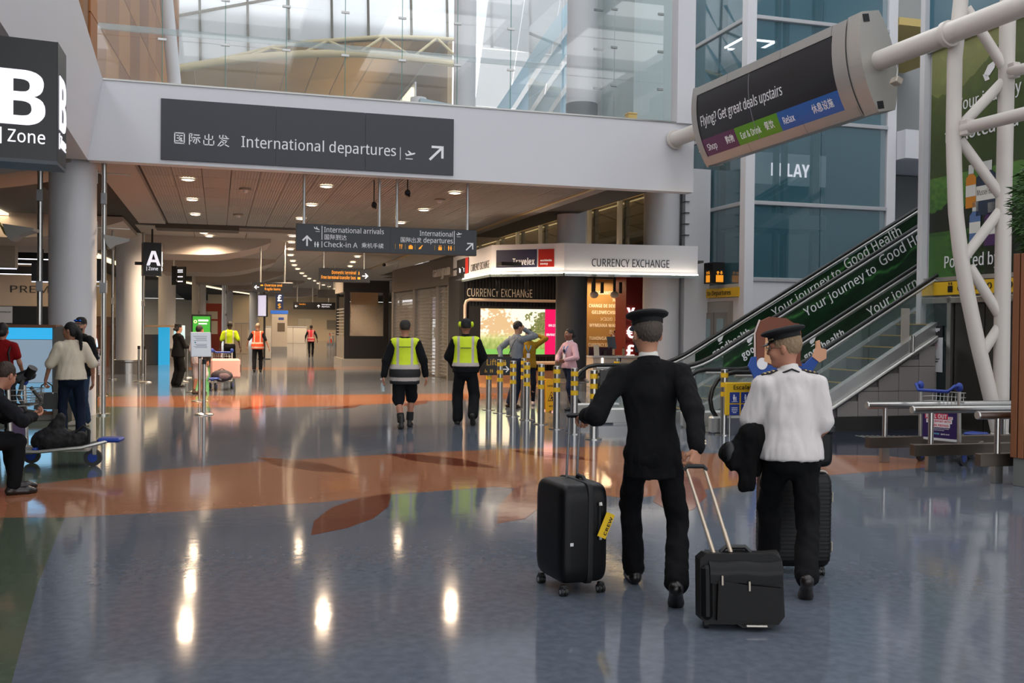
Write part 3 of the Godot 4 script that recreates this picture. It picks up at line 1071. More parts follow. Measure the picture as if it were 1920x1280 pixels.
func build_floor() -> void:
	var fl := struct("floor", mb().box(Vector3(4, -0.15, -60), Vector3(60, 0.3, 170)), floor_mat("666d79"))
	var orange := floor_mat("ab7152")
	var rust := floor_mat("743a28")
	var pink := floor_mat("8a5040")
	put("green_inlay", flat([Vector2(-1.97, -24.86), Vector2(-1.51, -15.45), Vector2(-1.36, -11.71), Vector2(-1.25, -9.14), Vector2(-1.09, -6.82), Vector2(-0.91, -5.03), Vector2(-0.84, -4.29), Vector2(-0.5, 2.0), Vector2(-9.0, 2.0), Vector2(-9.0, -25.71)], 0.0, 0.0006), floor_mat("56604f"), fl)
	put("navy_inlay", flat([Vector2(10.66, -15.67), Vector2(11.93, -14.46), Vector2(10.81, -11.29), Vector2(8.88, -10.74), Vector2(8.56, -11.30), Vector2(7.94, -11.49), Vector2(7.11, -11.72)], 0.0, 0.0006), floor_mat("33394c"), fl)
	put("orange_band", flat([Vector2(-5.5, -9.0), Vector2(-1.78, -9.32), Vector2(-1.26, -9.19), Vector2(-0.26, -9.26), Vector2(0.94, -9.44), Vector2(1.70, -9.72), Vector2(2.80, -9.94), Vector2(3.71, -9.19), Vector2(3.88, -8.93), Vector2(5.66, -9.54), Vector2(6.83, -9.88), Vector2(7.68, -10.03), Vector2(8.38, -10.16), Vector2(8.86, -10.75), Vector2(8.52, -11.25), Vector2(7.91, -11.44), Vector2(6.35, -11.94), Vector2(5.46, -12.96), Vector2(3.89, -12.98), Vector2(2.22, -12.76), Vector2(0.45, -12.36), Vector2(-0.63, -11.92), Vector2(-1.41, -11.41), Vector2(-2.09, -10.96), Vector2(-5.5, -10.0)], 0.0, 0.0012), orange, fl)
	put("orange_band", flat([Vector2(-6, -21.5), Vector2(-2.37, -21.18), Vector2(-1.10, -20.84), Vector2(0.74, -20.41), Vector2(2.56, -20.52), Vector2(4.46, -21.54), Vector2(7.19, -22.30), Vector2(7.71, -23.92), Vector2(4.94, -23.91), Vector2(2.97, -23.80), Vector2(0.87, -23.92), Vector2(-1.27, -24.04), Vector2(-2.39, -23.86), Vector2(-6, -23.5)], 0.0, 0.0012), orange, fl)
	put("orange_band", flat([Vector2(-1.5, -37.5), Vector2(3.5, -37), Vector2(6.2, -38), Vector2(6.2, -39.5), Vector2(3, -39), Vector2(-1.5, -39.5)], 0.0, 0.0012), orange, fl)
	var leaves := [
		[Vector2(0.72, -7.97), Vector2(0.80, -8.55), Vector2(1.00, -9.12), Vector2(1.36, -9.61), Vector2(1.67, -9.76), Vector2(1.52, -9.05), Vector2(1.30, -8.53), Vector2(1.03, -8.18)],
		[Vector2(0.47, -12.81), Vector2(0.84, -12.52), Vector2(1.25, -12.04), Vector2(1.51, -11.15), Vector2(1.07, -11.46), Vector2(0.68, -11.98)],
		[Vector2(2.11, -12.83), Vector2(2.55, -12.63), Vector2(2.98, -12.06), Vector2(3.21, -11.20), Vector2(2.72, -11.54), Vector2(2.31, -12.11)],
		[Vector2(3.81, -12.82), Vector2(4.16, -12.63), Vector2(4.47, -12.22), Vector2(4.59, -11.57), Vector2(4.21, -11.90), Vector2(3.91, -12.34)],
		[Vector2(0.32, -19.97), Vector2(0.65, -20.69), Vector2(1.18, -20.88), Vector2(0.83, -20.14)],
		[Vector2(3.61, -20.49), Vector2(4.05, -21.30), Vector2(4.56, -21.85), Vector2(4.33, -20.95), Vector2(3.86, -20.31)],
		[Vector2(1.84, -19.72), Vector2(2.44, -20.40), Vector2(2.96, -21.02), Vector2(2.67, -20.09)]]
	for l in leaves:
		put("leaf_inlay", flat(l, 0.0, 0.0018), rust, fl)
	for l in [
		[Vector2(2.29, -8.07), Vector2(2.51, -8.82), Vector2(2.97, -9.80), Vector2(3.52, -10.49), Vector2(3.89, -10.54), Vector2(3.21, -9.24), Vector2(2.59, -8.22)],
		[Vector2(4.05, -8.74), Vector2(4.44, -9.46), Vector2(5.03, -10.16), Vector2(5.20, -10.00), Vector2(4.71, -8.90), Vector2(4.24, -8.27), Vector2(3.97, -8.12)]]:
		put("leaf_inlay", flat(l, 0.0, 0.0018), pink, fl)
	# tactile bars before the lift
	for i in 18:
		put("tactile_bar", mb().box(Vector3(9.75 + i * 0.085, 0.003, -13.3 + i * 0.02), Vector3(0.03, 0.006, 0.36), 0.002), mat("b8b8b4", 0.35, 0.8), fl)


func build_mezzanine() -> void:
	# front beam of the upper floor and its return on the left, leaning outwards
	var w := mb()
	var c := Vector3(4, 5.2, -19.0)
	var q := [Vector3(-2.21, 4.53, -18.8), Vector3(9.54, 4.53, -18.8), Vector3(9.54, 5.95, -18.8), Vector3(-1.97, 5.95, -18.8)]
	var r := []
	for p in q:
		r.append(p + Vector3(0, 0, -0.3))
	w.face(q, c)
	w.face([r[0], r[1], r[2], r[3]], c)
	w.face([q[0], q[1], r[1], r[0]], c)
	w.face([q[3], q[2], r[2], r[3]], c)
	w.face([q[1], q[2], r[2], r[1]], c)
	struct("wall_front", w, M.fascia)
	var a := [Vector3(-2.21, 4.53, -18.8), Vector3(-1.97, 5.95, -18.8), Vector3(-1.02, 5.95, 6.0), Vector3(-1.6, 4.53, 6.0)]
	var b := []
	for p in a:
		b.append(p + Vector3(-0.35, 0, 0))
	var l := mb()
	var lc := Vector3(-1.9, 5.2, -7)
	l.face(a, lc)
	l.face(b, lc)
	l.face([a[0], a[3], b[3], b[0]], lc)
	l.face([a[1], a[2], b[2], b[1]], lc)
	l.face([a[0], a[1], b[1], b[0]], lc)
	struct("wall_left", l, M.fascia)
	# slab of the upper floor behind the beam, and over the left side
	struct("trim_1", mb().box(Vector3(4.0, 5.4, -47.6), Vector3(11.0, 0.9, 57.0)), M.grey)
	struct("trim_2", mb().box(Vector3(-8.4, 5.3, -32.0), Vector3(12.2, 1.1, 80.0)), M.grey)
	# steel cap on the beam
	struct("trim_3", mb().box(Vector3(3.78, 5.965, -18.95), Vector3(11.5, 0.03, 0.34)), M.steel)
	# ceiling of the hall: flat ground with ribbed panels in a grid below it
	var ce := struct("ceiling", mb().box(Vector3(2.5, 4.75, -76.5), Vector3(13.0, 0.2, 115.0)), mat("3b3733", 0.9))
	var rib := mb()
	var pw := 0.553
	var pl := 1.66
	rib.box(Vector3(0, 0.012, 0), Vector3(pw - 0.014, 0.02, pl - 0.02))
	for i in 9:
		rib.box(Vector3((i - 4) * 0.058, -0.004, 0), Vector3(0.038, 0.014, pl - 0.02))
	var rm := rib.mesh()
	var t1 := mat("9c9a97", 0.75)
	var t2 := mat("969491", 0.75)
	for j in 7:
		for i in 17:
			var o := put("ceiling_panel", rm, t1 if (i * 7 + j * 3) % 5 else t2, ce)
			o.position = Vector3(-1.15 + i * pw, 4.625, -20.0 - j * pl)
	# plain panels further down the hall
	var fb := mb().box(Vector3(0, 0.01, 0), Vector3(1.64, 0.02, 3.28)).mesh()
	for j in 20:
		for i in 7:
			var o := put("ceiling_panel", fb, mat("aca69e", 0.7), ce)
			o.position = Vector3(-1.6 + i * 1.66 + maxf(0.0, j - 7) * 0.75, 4.63, -33.5 - j * 3.3)
	# pale side strip beside the columns and the step between the two fields
	struct("trim_4", mb().box(Vector3(-1.83, 4.6, -24.6), Vector3(0.72, 0.12, 11.3)), mat("a39a93", 0.6))
	struct("trim_5", mb().box(Vector3(-0.6, 4.58, -31.6), Vector3(2.4, 0.16, 1.0)), mat("5c5651", 0.8))
	struct("trim_6", mb().box(Vector3(3.0, 4.6, -32.2), Vector3(9.6, 0.1, 0.5)), mat("a39a93", 0.6))
	# sloped soffit on the right, rising to the window wall
	var s := mb()
	var sc := Vector3(9, 8, -30)
	for dy in [0.0, 0.12]:
		s.face([Vector3(7.6, 4.6 + dy, -62), Vector3(11.6, 5.75 + dy, -62), Vector3(11.6, 5.75 + dy, -24.2), Vector3(9.5, 5.146 + dy, -19.1), Vector3(7.6, 4.6 + dy, -19.1)], sc if dy == 0.0 else Vector3(9, 0, -30))
	var so := struct("ceiling", s, mat("a0927c", 0.75))
	for j in 9:
		put("joint", mb().tube([Vector3(7.7, 4.62, -25.5 - j * 3.3), Vector3(11.55, 5.727, -25.5 - j * 3.3)], 0.012, 5), mat("5a5148", 0.8), so)
	struct("trim_7", mb().box(Vector3(7.58, 4.66, -40), Vector3(0.1, 0.14, 42)), mat("bda878", 0.6))


func curved_wing(tip: float, root_x: float, zf: float, depth: float, low: float, top: float) -> MB:
	# canopy wing: a flat face whose lower edge sweeps up to the tip
	var poly := PackedVector2Array()
	poly.append(Vector2(root_x, top))
	poly.append(Vector2(root_x, low))
	for i in 11:
		var t := i / 10.0
		poly.append(Vector2(lerpf(lerpf(root_x, tip, 0.45), tip, t), low + (top - 0.12 - low) * t * t))
	poly.append(Vector2(tip, top))
	var b := mb(Transform3D(Basis(), Vector3(0, 0, zf)))
	b.prism(poly, -depth, 0.0)
	return b


func build_hall() -> void:
	# columns, white down the left side
	var k := 0
	for p in [Vector2(-2.52, -19.36), Vector2(-2.82, -34.76), Vector2(-2.38, -50.8), Vector2(-1.08, -60.9), Vector2(0.67, -78.1), Vector2(3.2, -95.1)]:
		var t := thing("column", ["round pale column rising beside the glowing blue counter", "round column with steel collar at its foot beside the A Zone sign", "second round column down the hall behind the A Zone sign", "third round column behind the green information screen", "fourth round column far down the hall", "fifth round column near the far white counter"][k], "column", Vector3(p.x, 0, p.y))
		var r := 0.4
		put("shaft", mb().cyl(Vector3(0, 0.0, 0), Vector3(0, 4.62, 0), r, r, 40), M.column, t)
		if k > 0:
			put("collar", mb().lathe([Vector2(0.4, 0.0), Vector2(0.46, 0.0), Vector2(0.46, 0.36), Vector2(0.56, 0.4), Vector2(0.56, 0.46), Vector2(0.4, 0.47)], Vector3.ZERO, 40), M.steel, t)
		k += 1
	var t2 := thing("column", "round column, white above the kiosk band and dark below", "column", Vector3(8.98, 0, -24.65))
	put("shaft", mb().cyl(Vector3(0, 3.2, 0), Vector3(0, 5.6, 0), 0.4, 0.4, 40), M.column, t2)
	put("cladding", mb().cyl(Vector3(0, 0.34, 0), Vector3(0, 3.2, 0), 0.415, 0.415, 40), mat("2b2b2d", 0.55), t2)
	put("collar", mb().lathe([Vector2(0.4, 0.0), Vector2(0.43, 0.0), Vector2(0.43, 0.2), Vector2(0.5, 0.22), Vector2(0.5, 0.26), Vector2(0.4, 0.34)], Vector3.ZERO, 40), M.steel, t2)
	var t3 := thing("column", "thick white column behind the right end of the kiosk", "column", Vector3(11.55, 0, -24.6))
	put("shaft", mb().cyl(Vector3(0, 0, 0), Vector3(0, 5.75, 0), 0.49, 0.49, 44), M.column, t3)
	# steel service poles by the first columns
	var pd := [[Vector3(-3.02, 0, -19.1), "steel service pole left of the first pale column"], [Vector3(-1.98, 0, -19.2), "steel service pole right of the first pale column"], [Vector3(-2.95, 0, -31.0), "thin steel pole left of the column by the A Zone sign"], [Vector3(-2.32, 0, -34.0), "thin steel pole that carries the A Zone sign"], [Vector3(-1.05, 0, -59.4), "thin steel pole beside the green information screen"], [Vector3(0.55, 0, -73.0), "thin steel pole far down the column row"]]
	for d in pd:
		var o := thing("service_pole", d[1], "pole", d[0])
		put("tube", mb().cyl(Vector3.ZERO, Vector3(0, 4.6, 0), 0.045, 0.045, 14), M.steel, o)
		put("junction_box", mb().box(Vector3(0.0, 3.9, 0.07), Vector3(0.1, 0.2, 0.07), 0.008), M.grey, o)
		put("junction_box", mb().box(Vector3(0.0, 2.3, 0.07), Vector3(0.1, 0.18, 0.07), 0.008), M.grey, o)
		put("foot_plate", mb().cyl(Vector3.ZERO, Vector3(0, 0.03, 0), 0.12, 0.12, 18), M.steel, o)
	# wings under the ceiling
	var wm := mat("b0a59c", 0.55)
	var wl := [["curved canopy wing at the head of the first pale column", -2.5, -7.5, -18.95, 1.6, 4.08, 4.62], ["curved canopy wing left of the column by the A Zone sign", -2.55, -8.0, -29.5, 6.5, 3.95, 4.62], ["long curved canopy wing behind the A Zone sign", 1.75, -2.5, -35.4, 3.5, 4.02, 4.63], ["second curved canopy wing down the hall", 2.5, -2.4, -46.2, 4.0, 3.95, 4.63], ["third curved canopy wing down the hall", 3.6, -1.2, -57.0, 4.0, 3.95, 4.63], ["fourth curved canopy wing far down the hall", 5.6, 0.6, -68.0, 4.0, 3.95, 4.63], ["fifth curved canopy wing far down the hall", 9.0, 3.2, -82.0, 4.0, 3.9, 4.63]]
	for d in wl:
		var o := put("canopy_wing", curved_wing(d[1], d[2], d[3], d[4], d[5], d[6]), wm)
		tag(o, d[0], "canopy")
	# dark band lines on the wing edges
	# downlights
	var kk := 0
	var proto: Node3D = null
	var spots := []
	for x in [-0.6, 2.17, 4.95]:
		for z in [-21.1, -24.5, -27.8]:
			spots.append(Vector3(x, 4.6, z))
	for p in [Vector2(-0.45, -33.4), Vector2(-0.3, -34.6), Vector2(0.6, -41.5), Vector2(2.35, -33.4), Vector2(2.5, -36), Vector2(2.69, -39.3), Vector2(2.92, -42.7), Vector2(3.29, -46.6), Vector2(3.6, -49.9), Vector2(4.01, -53.2), Vector2(4.57, -57.5), Vector2(5.01, -60.6), Vector2(5.56, -64), Vector2(6.13, -66.9), Vector2(6.81, -71.1), Vector2(7.42, -73.7), Vector2(8.15, -76.6), Vector2(9.03, -80.9), Vector2(5.7, -42.4), Vector2(6.0, -46.2), Vector2(6.3, -49.5), Vector2(4.2, -87.0), Vector2(7.4, -87.5), Vector2(10.6, -88.0), Vector2(4.6, -97.0), Vector2(7.8, -97.5), Vector2(11.0, -98.0)]:
		spots.append(Vector3(p.x, 4.605, p.y))
	var rows := ["first", "second", "third"]
	for p in spots:
		var lab := ""
		if kk < 9:
			lab = "bright round downlight, %s of the %s row behind the beam" % [rows[kk % 3], ["left", "middle", "right"][kk / 3]]
		elif kk < 12:
			lab = "round downlight in the ceiling near the canopy wings, %s one" % ["nearest", "second", "farthest"][kk - 9]
		elif kk < 27:
			lab = "small round downlight in the long curving ceiling row, %s from the front" % ["first", "second", "third", "fourth", "fifth", "sixth", "seventh", "eighth", "ninth", "tenth", "eleventh", "twelfth", "thirteenth", "fourteenth", "fifteenth"][kk - 12]
		elif kk >= 30:  # added lamps, there to brighten the far walls
			lab = "added round downlight brightening the far end of the hall, %s one" % ["near left", "near middle", "near right", "far left", "far middle", "far right"][kk - 30]
		else:
			lab = "round downlight in the right ceiling row above the black kiosk, %s one" % ["nearest", "middle", "farthest"][kk - 27]
		if proto == null:
			proto = thing("ceiling_light", lab, "light", p, 0.0, "downlights of the hall ceiling")
			put("rim", mb().lathe([Vector2(0.125, 0.0), Vector2(0.125, -0.02), Vector2(0.15, -0.02), Vector2(0.155, 0.0)], Vector3.ZERO, 24), M.white, proto)
			put("lamp_diffuser", mb().lathe([Vector2(0.0, -0.035), Vector2(0.08, -0.03), Vector2(0.125, -0.012), Vector2(0.125, 0.0)], Vector3.ZERO, 24), glow("ffe2bd", 7.0), proto)
			var ol := SpotLight3D.new()
			ol.name = "lamp"
			ol.position = Vector3(0, -0.06, 0)
			ol.rotation.x = -PI / 2
			ol.spot_angle = 80.0
			ol.spot_angle_attenuation = 0.7
			ol.light_color = Color("ffe0bd")
			ol.light_energy = 22.0
			ol.light_size = 0.1
			ol.spot_range = 40.0
			ol.spot_attenuation = 2.0
			ol.shadow_enabled = true
			proto.add_child(ol)
		else:
			copy_of(proto, p, 0.0, lab)
		kk += 1


func build_far_hall() -> void:
	# walls closing the hall
	struct("wall_right", mb().box(Vector3(13.0, 1.9, -44.5), Vector3(0.3, 3.8, 36.0)), M.cream)
	struct("wall_right_upper", mb().box(Vector3(11.85, 5.85, -43.0), Vector3(0.3, 0.5, 38.0)), mat("c9b48a", 0.7))
	struct("wall_far_left", mb().box(Vector3(-14.5, 2.3, -30.0), Vector3(0.3, 4.6, 84.0)), M.cream)
	struct("wall_far", mb().box(Vector3(10, 2.4, -134), Vector3(64, 4.8, 0.4)), mat("d6c4a8", 0.7))
	struct("wall_far_right", mb().box(Vector3(26, 2.4, -98), Vector3(0.3, 4.8, 72)), mat("cdbb9f", 0.7))
	struct("ceiling_far", mb().box(Vector3(6, 4.95, -98), Vector3(44, 0.2, 74)), mat("a39a8c", 0.8))
	# windows above the kiosk on the right wall
	var wi := struct("window_1", mb().box(Vector3(11.95, 4.7, -43.2), Vector3(0.02, 1.85, 38.0)), pane("2a2c28", 0.55))
	for z in [-24.3, -25.8, -28.2, -30.8, -33.4, -36.0, -39.0, -42.0, -46.0]:
		put("window_post", mb().box(Vector3(11.82, 4.72, z), Vector3(0.14, 1.85, 0.13), 0.01), M.frame, wi)
	for y in [4.2, 4.5, 4.8, 5.1, 5.4]:
		put("louvre", mb().box(Vector3(12.12, y, -43.2), Vector3(0.12, 0.02, 38.0)), mat("4a4a46", 0.6), wi)
	var cv := thing("cove_light", "warm light line above the windows over the kiosk", "light", Vector3(11.62, 5.62, -38.0))
	put("light_panel", mb().box(Vector3.ZERO, Vector3(0.05, 0.06, 26.0)), glow("ffdf9a", 1.8), cv)
	area(cv, Vector3(-0.06, -0.05, 0), Vector2(26.0, 0.06), "ffdca0", 3.0, PI / 2, -0.4)
	var sl := thing("added_uplight", "added warm light strip brightening the soffit, mostly hidden behind the kiosk band", "light", Vector3(11.6, 3.86, -36.0))  # added strip, mostly out of view, that brightens the sloped soffit
	put("light_panel", mb().box(Vector3.ZERO, Vector3(0.08, 0.05, 22.0)), glow("ffdca0", 1.5), sl)
	area(sl, Vector3(-0.05, 0.06, 0), Vector2(22.0, 0.08), "ffdcb0", 14.0, PI / 2, 1.0)
	struct("wall_behind_windows", mb().box(Vector3(13.2, 4.7, -45.0), Vector3(0.2, 2.6, 36.0)), mat("6f6a58", 0.8))
	# left check-in hall: dark ceiling, premium wall, lit bulkheads
	struct("ceiling_left", mb().box(Vector3(-9.0, 4.72, -45.0), Vector3(10.6, 0.2, 54.0)), mat("5f6063", 0.8))
	struct("ceiling_left_near", mb().box(Vector3(-8.6, 4.66, -6.0), Vector3(12.3, 0.2, 26.0)), mat("8d8e90", 0.8))
	var pw := struct("wall_back_left", mb().box(Vector3(-10.0, 2.3, -44.2), Vector3(8.8, 4.6, 0.3)), mat("d8c2a8", 0.7))
	put("dark_panel", mb().box(Vector3(-10.0, 1.15, -44.0), Vector3(8.8, 2.3, 0.12)), M.black, pw)
	text("PREMIUM", 0.28, Vector2(-8.05, 2.85), mat("3a342e", 0.5), pw, Transform3D(Basis(), Vector3(0, 0, -44.03)), 2.6)
	var cw := struct("wall_left_check_in", mb().box(Vector3(-6.5, 2.3, -60.0), Vector3(0.3, 4.6, 30.0)), mat("d3bd9f", 0.7))
	put("wood_panel", mb().box(Vector3(-6.3, 1.0, -58.0), Vector3(0.1, 2.0, 20.0)), mat("6b4630", 0.6), cw)
	for i in 3:
		var bx := thing("bulkhead_light", ["upper black bulkhead with white light line over the check-in wall", "lower black bulkhead with white light line over the check-in wall", "farthest black bulkhead with white light line over the check-in wall"][i], "light", Vector3(-8.6 - i * 0.6, [3.75, 3.35, 3.9][i], [-36.0, -38.5, -42.0][i]))
		put("box", mb().box(Vector3(0, 0.14, 0), Vector3(7.0, 0.28, 0.5), 0.01), M.black, bx)
		put("light_line", mb().box(Vector3(0, -0.012, 0.2), Vector3(7.0, 0.024, 0.06)), glow("f6f4ff", 3.0), bx)
		area(bx, Vector3(0, -0.05, 0.2), Vector2(7.0, 0.06), "f6f4ff", 1.6)
	# ceiling light strip that follows the curve of the hall
	var sp := [Vector3(-5.7, 4.57, -27.0), Vector3(-5.5, 4.57, -37.0), Vector3(-5.13, 4.57, -44.7), Vector3(-4.85, 4.57, -51.8), Vector3(-2.76, 4.57, -71.0), Vector3(1.43, 4.57, -92.8), Vector3(4.1, 4.57, -103.6)]
	var ls := thing("light_strip", "long warm light strip curving along the left ceiling", "light", Vector3.ZERO)
	for i in sp.size() - 1:
		var d: Vector3 = sp[i + 1] - sp[i]
		var tf := Transform3D(Basis.looking_at(d.normalized()), (sp[i] + sp[i + 1]) * 0.5)
		put("light_panel", mb(tf).box(Vector3.ZERO, Vector3(0.42, 0.05, d.length() - 0.03)), glow("ffe6bd", 1.7), ls)
		area(ls, tf.origin - Vector3(0, 0.05, 0), Vector2(0.42, d.length()), "ffe0b4", 10.0, atan2(-d.x, -d.z))
	var bl := thing("blue_light_cove", "bright blue light line in the dark check-in ceiling", "light", Vector3(-8.2, 4.53, -33.0))
	put("light_panel", mb().box(Vector3.ZERO, Vector3(5.4, 0.05, 0.35)), glow("1fa2f0", 1.5), bl)
	area(bl, Vector3(0, -0.05, 0), Vector2(5.4, 0.35), "1fa2f0", 1.2)


# soft lamp of that size, shining down (or turned by tilt about x first)
func area(parent: Node, at: Vector3, size: Vector2, hex: String, energy: float, turn := 0.0, tilt := -PI / 2) -> void:
	var a := AreaLight3D.new()
	a.name = "lamp"
	a.area_size = size
	a.area_normalize_energy = true
	a.light_color = Color(hex)
	a.light_energy = energy
	a.area_range = 40.0
	a.area_attenuation = 2.0
	a.shadow_enabled = true
	a.transform = Transform3D(Basis.from_euler(Vector3(tilt, turn, 0)), at)
	parent.add_child(a, true)


func build_upper_floor() -> void:
	# timber wall on the left, behind the glass
	var tw := struct("wall_upper_left", mb().box(Vector3(-0.3, 9.6, -8.0), Vector3(0.4, 7.6, 17.0)), mat("8a6240", 0.7))
	tw.transform = Transform3D(Basis(Vector3.UP, -0.055), Vector3(-2.2, 0, -19.6))
	var cols := ["9a5f2c", "a86c34", "8f5626", "b0763a"]
	for i in 10:
		for j in 5:
			put("timber_panel", mb().box(Vector3(-0.08, 6.6 + j * 1.5, -0.8 - i * 1.66), Vector3(0.04, 1.485, 1.645), 0.006), mat(cols[(i * 3 + j * 5) % 4], 0.6), tw)
	# clerestory of pale blinds in bronze frames over an arched edge
	var arc := [Vector2(-6.0, 9.6), Vector2(-3.96, 10.57), Vector2(-3.59, 11.0), Vector2(-2.17, 11.3), Vector2(0.16, 11.89), Vector2(2.58, 12.71), Vector2(4.67, 13.05), Vector2(5.95, 13.29), Vector2(8.14, 13.46), Vector2(9.94, 13.49), Vector2(11.56, 13.37), Vector2(14.5, 13.0)]
	var height := func(x: float) -> float:
		for i in arc.size() - 1:
			if x <= arc[i + 1].x:
				return lerpf(arc[i].y, arc[i + 1].y, (x - arc[i].x) / (arc[i + 1].x - arc[i].x))
		return 13.0
	var win := struct("window_2", mb().box(Vector3(4.2, 18.0, -40.05), Vector3(21.0, 0.3, 0.3)), mat("6b5c48", 0.6))
	var mul := [-6.0, -3.9, -2.2, -0.7, 1.07, 2.62, 4.3, 5.75, 7.5, 9.0, 10.9, 12.6, 14.5]
	var blind := StandardMaterial3D.new()
	blind.albedo_color = Color("e6edf2")
	blind.roughness = 0.9
	blind.backlight_enabled = true
	blind.backlight = Color(1.0, 1.0, 1.0)
	for i in mul.size() - 1:
		var x0: float = mul[i]
		var x1: float = mul[i + 1]
		var b := mb()
		var c := Vector3((x0 + x1) / 2, 15.0, -40.0)
		for z in [-39.99, -40.01]:
			b.face([Vector3(x0, height.call(x0), z), Vector3(x1, height.call(x1), z), Vector3(x1, 18, z), Vector3(x0, 18, z)], c)
		put("window_pane", b, blind, win)
	for x in mul:
		put("mullion", mb().tube([Vector3(x, height.call(x) - 0.1, -39.93), Vector3(x - 0.12, 18, -39.93)], 0.055, 6), mat("5e5240", 0.5), win)
	var tr := []
	for i in 9:
		var x := -6.0 + i * 1.3
		tr.append(Vector3(x, 12.1 + 0.32 * (x + 6.0) * 0.9, -39.9))
	put("transom", mb().tube(tr, 0.06, 6), mat("6f6148", 0.5), win)
	# arched truss below it
	var tt := thing("roof_truss", "arched tubular roof truss seen through the upper glass", "truss", Vector3(0, 0, -39.7))
	var up := []
	var dn := []
	for i in 13:
		var x := -3.6 + i * 1.1
		up.append(Vector3(x, height.call(x) - 0.05, 0))
		dn.append(Vector3(x, 10.45 + 1.95 * (1.0 - pow((x - 6.8) / 10.6, 2)), 0.5))
	var tm := mat("c2b48c", 0.55)
	put("upper_chord", mb().tube(up, 0.08, 8), tm, tt)
	put("lower_chord", mb().tube(dn, 0.15, 10), tm, tt)
	for i in 12:
		put("strut", mb().tube([up[i], dn[i + 1]] if i % 2 else [dn[i], up[i + 1]], 0.06, 6), tm, tt)
	# panelled vault behind
	var vo := struct("ceiling_vault", mb().box(Vector3(0.5, 13.75, -58), Vector3(17, 0.15, 35.6)), mat("f0f0f0", 0.8))
	for i in 12:
		for j in 5:
			var x0 := -5.8 + i * 1.22
			var x1 := x0 + 1.19
			var z0 := -40.1 - j * 6.0
			var z1 := z0 - 5.95
			var b := mb()
			var h0: float = height.call(x0) - 0.1
			var h1: float = height.call(x1) - 0.1
			b.face([Vector3(x0, h0, z0), Vector3(x1, h1, z0), Vector3(x1, h1, z1), Vector3(x0, h0, z1)], Vector3((x0 + x1) / 2, 30, z0))
			b.face([Vector3(x0, h0 + 0.04, z0), Vector3(x1, h1 + 0.04, z0), Vector3(x1, h1 + 0.04, z1), Vector3(x0, h0 + 0.04, z1)], Vector3((x0 + x1) / 2, 0, z0))
			put("ceiling_panel", b, mat(["c4a06c", "c9a674", "bd9a68"][(i + j * 2) % 3], 0.75), vo)
	var cl := thing("cove_light", "warm light line at the right side of the upstairs vault", "light", Vector3(7.75, 11.4, -48.0))
	put("light_panel", mb().box(Vector3.ZERO, Vector3(0.1, 0.5, 14.0)), glow("fff0b8", 1.6), cl)
	put("backing", mb().box(Vector3(0.1, 0, 0), Vector3(0.06, 0.9, 14.4)), M.white, cl)
	area(cl, Vector3(-0.1, 0, 0), Vector2(14.0, 0.5), "ffe2a8", 14.0, PI / 2, 0.0)
	struct("wall_upper_back", mb().box(Vector3(0.5, 9.5, -71), Vector3(17.4, 8.0, 0.3)), mat("b39a78", 0.8))
	struct("wall_upper_side", mb().box(Vector3(9.15, 9.8, -55.6), Vector3(0.2, 7.9, 31.0)), mat("b39a78", 0.8))
	# raking pale strut at the left
	tag(put("raking_strut", mb().tube([Vector3(-0.9, 5.9, -26.0), Vector3(-1.55, 12.5, -26.0)], 0.16, 12), M.white), "white raking strut against the timber wall upstairs", "strut")
	# columns upstairs
	for d in [[Vector3(6.34, 5.85, -26.0), 0.3, 15.0, "white upper column in the middle of the upstairs glass"], [Vector3(6.64, 5.85, -34.0), 0.28, 9.6, "short upstairs column with a bracket head below the truss"]]:
		var c := thing("upper_column", d[3], "column", d[0])
		put("shaft", mb().cyl(Vector3.ZERO, Vector3(0, d[2] - 5.85, 0), d[1], d[1], 28), M.column, c)
		put("head_ring", mb().cyl(Vector3(0, d[2] - 6.3, 0), Vector3(0, d[2] - 6.15, 0), d[1] + 0.04, d[1] + 0.04, 28), M.grey, c)
	var uc := thing("upper_column", "large upstairs column with a dark grey lower half behind the glass", "column", Vector3(8.07, 5.85, -21.6))
	put("shaft", mb().cyl(Vector3(0, 1.0, 0), Vector3(0, 9.0, 0), 0.36, 0.36, 36), M.column, uc)
	put("cladding", mb().cyl(Vector3.ZERO, Vector3(0, 1.0, 0), 0.37, 0.37, 36), mat("56575a", 0.5), uc)
	# white light sails hanging before a bright glazed slope
	var gz := StandardMaterial3D.new()
	gz.albedo_color = Color("f4f8fa")
	gz.roughness = 0.6
	gz.transparency = BaseMaterial3D.TRANSPARENCY_ALPHA
	gz.albedo_color.a = 0.6
	var sky_wall := struct("window_3", mb().box(Vector3(3.9, 11.0, 0), Vector3(8.0, 0.2, 0.2)), M.frame)
	sky_wall.transform = Transform3D(Basis(Vector3.RIGHT, 0.5), Vector3(8.9, 6.0, -37.0))
	for i in 6:
		for j in 5:
			put("window_pane", mb().box(Vector3(0.65 + i * 1.3, 1.05 + j * 2.1, 0), Vector3(1.27, 2.07, 0.02)), gz, sky_wall)
	for i in 9:
		var g := []
		for a in 5:
			var row := []
			for bq in 13:
				var u := a / 4.0 - 0.5
				var v := bq / 12.0
				var bow := sin(v * PI) * 0.5
				row.append(Vector3(6.5 + i * 0.62 + v * 3.7 - u * 0.24 + sin(v * 7.0 + i * 0.5) * 0.09, 6.4 + v * 5.2 + u * 0.22 - bow * 0.5, -27.2 - i * 0.12 - u * 0.7 + bow * u))
			g.append(row)
		tag(put("light_sail", mb().sheet(g), sail_mat()), "pale curved light sail hanging upstairs, %s from the left" % ["first", "second", "third", "fourth", "fifth", "sixth", "seventh", "eighth", "ninth"][i], "sail", "light sails under the skylight")
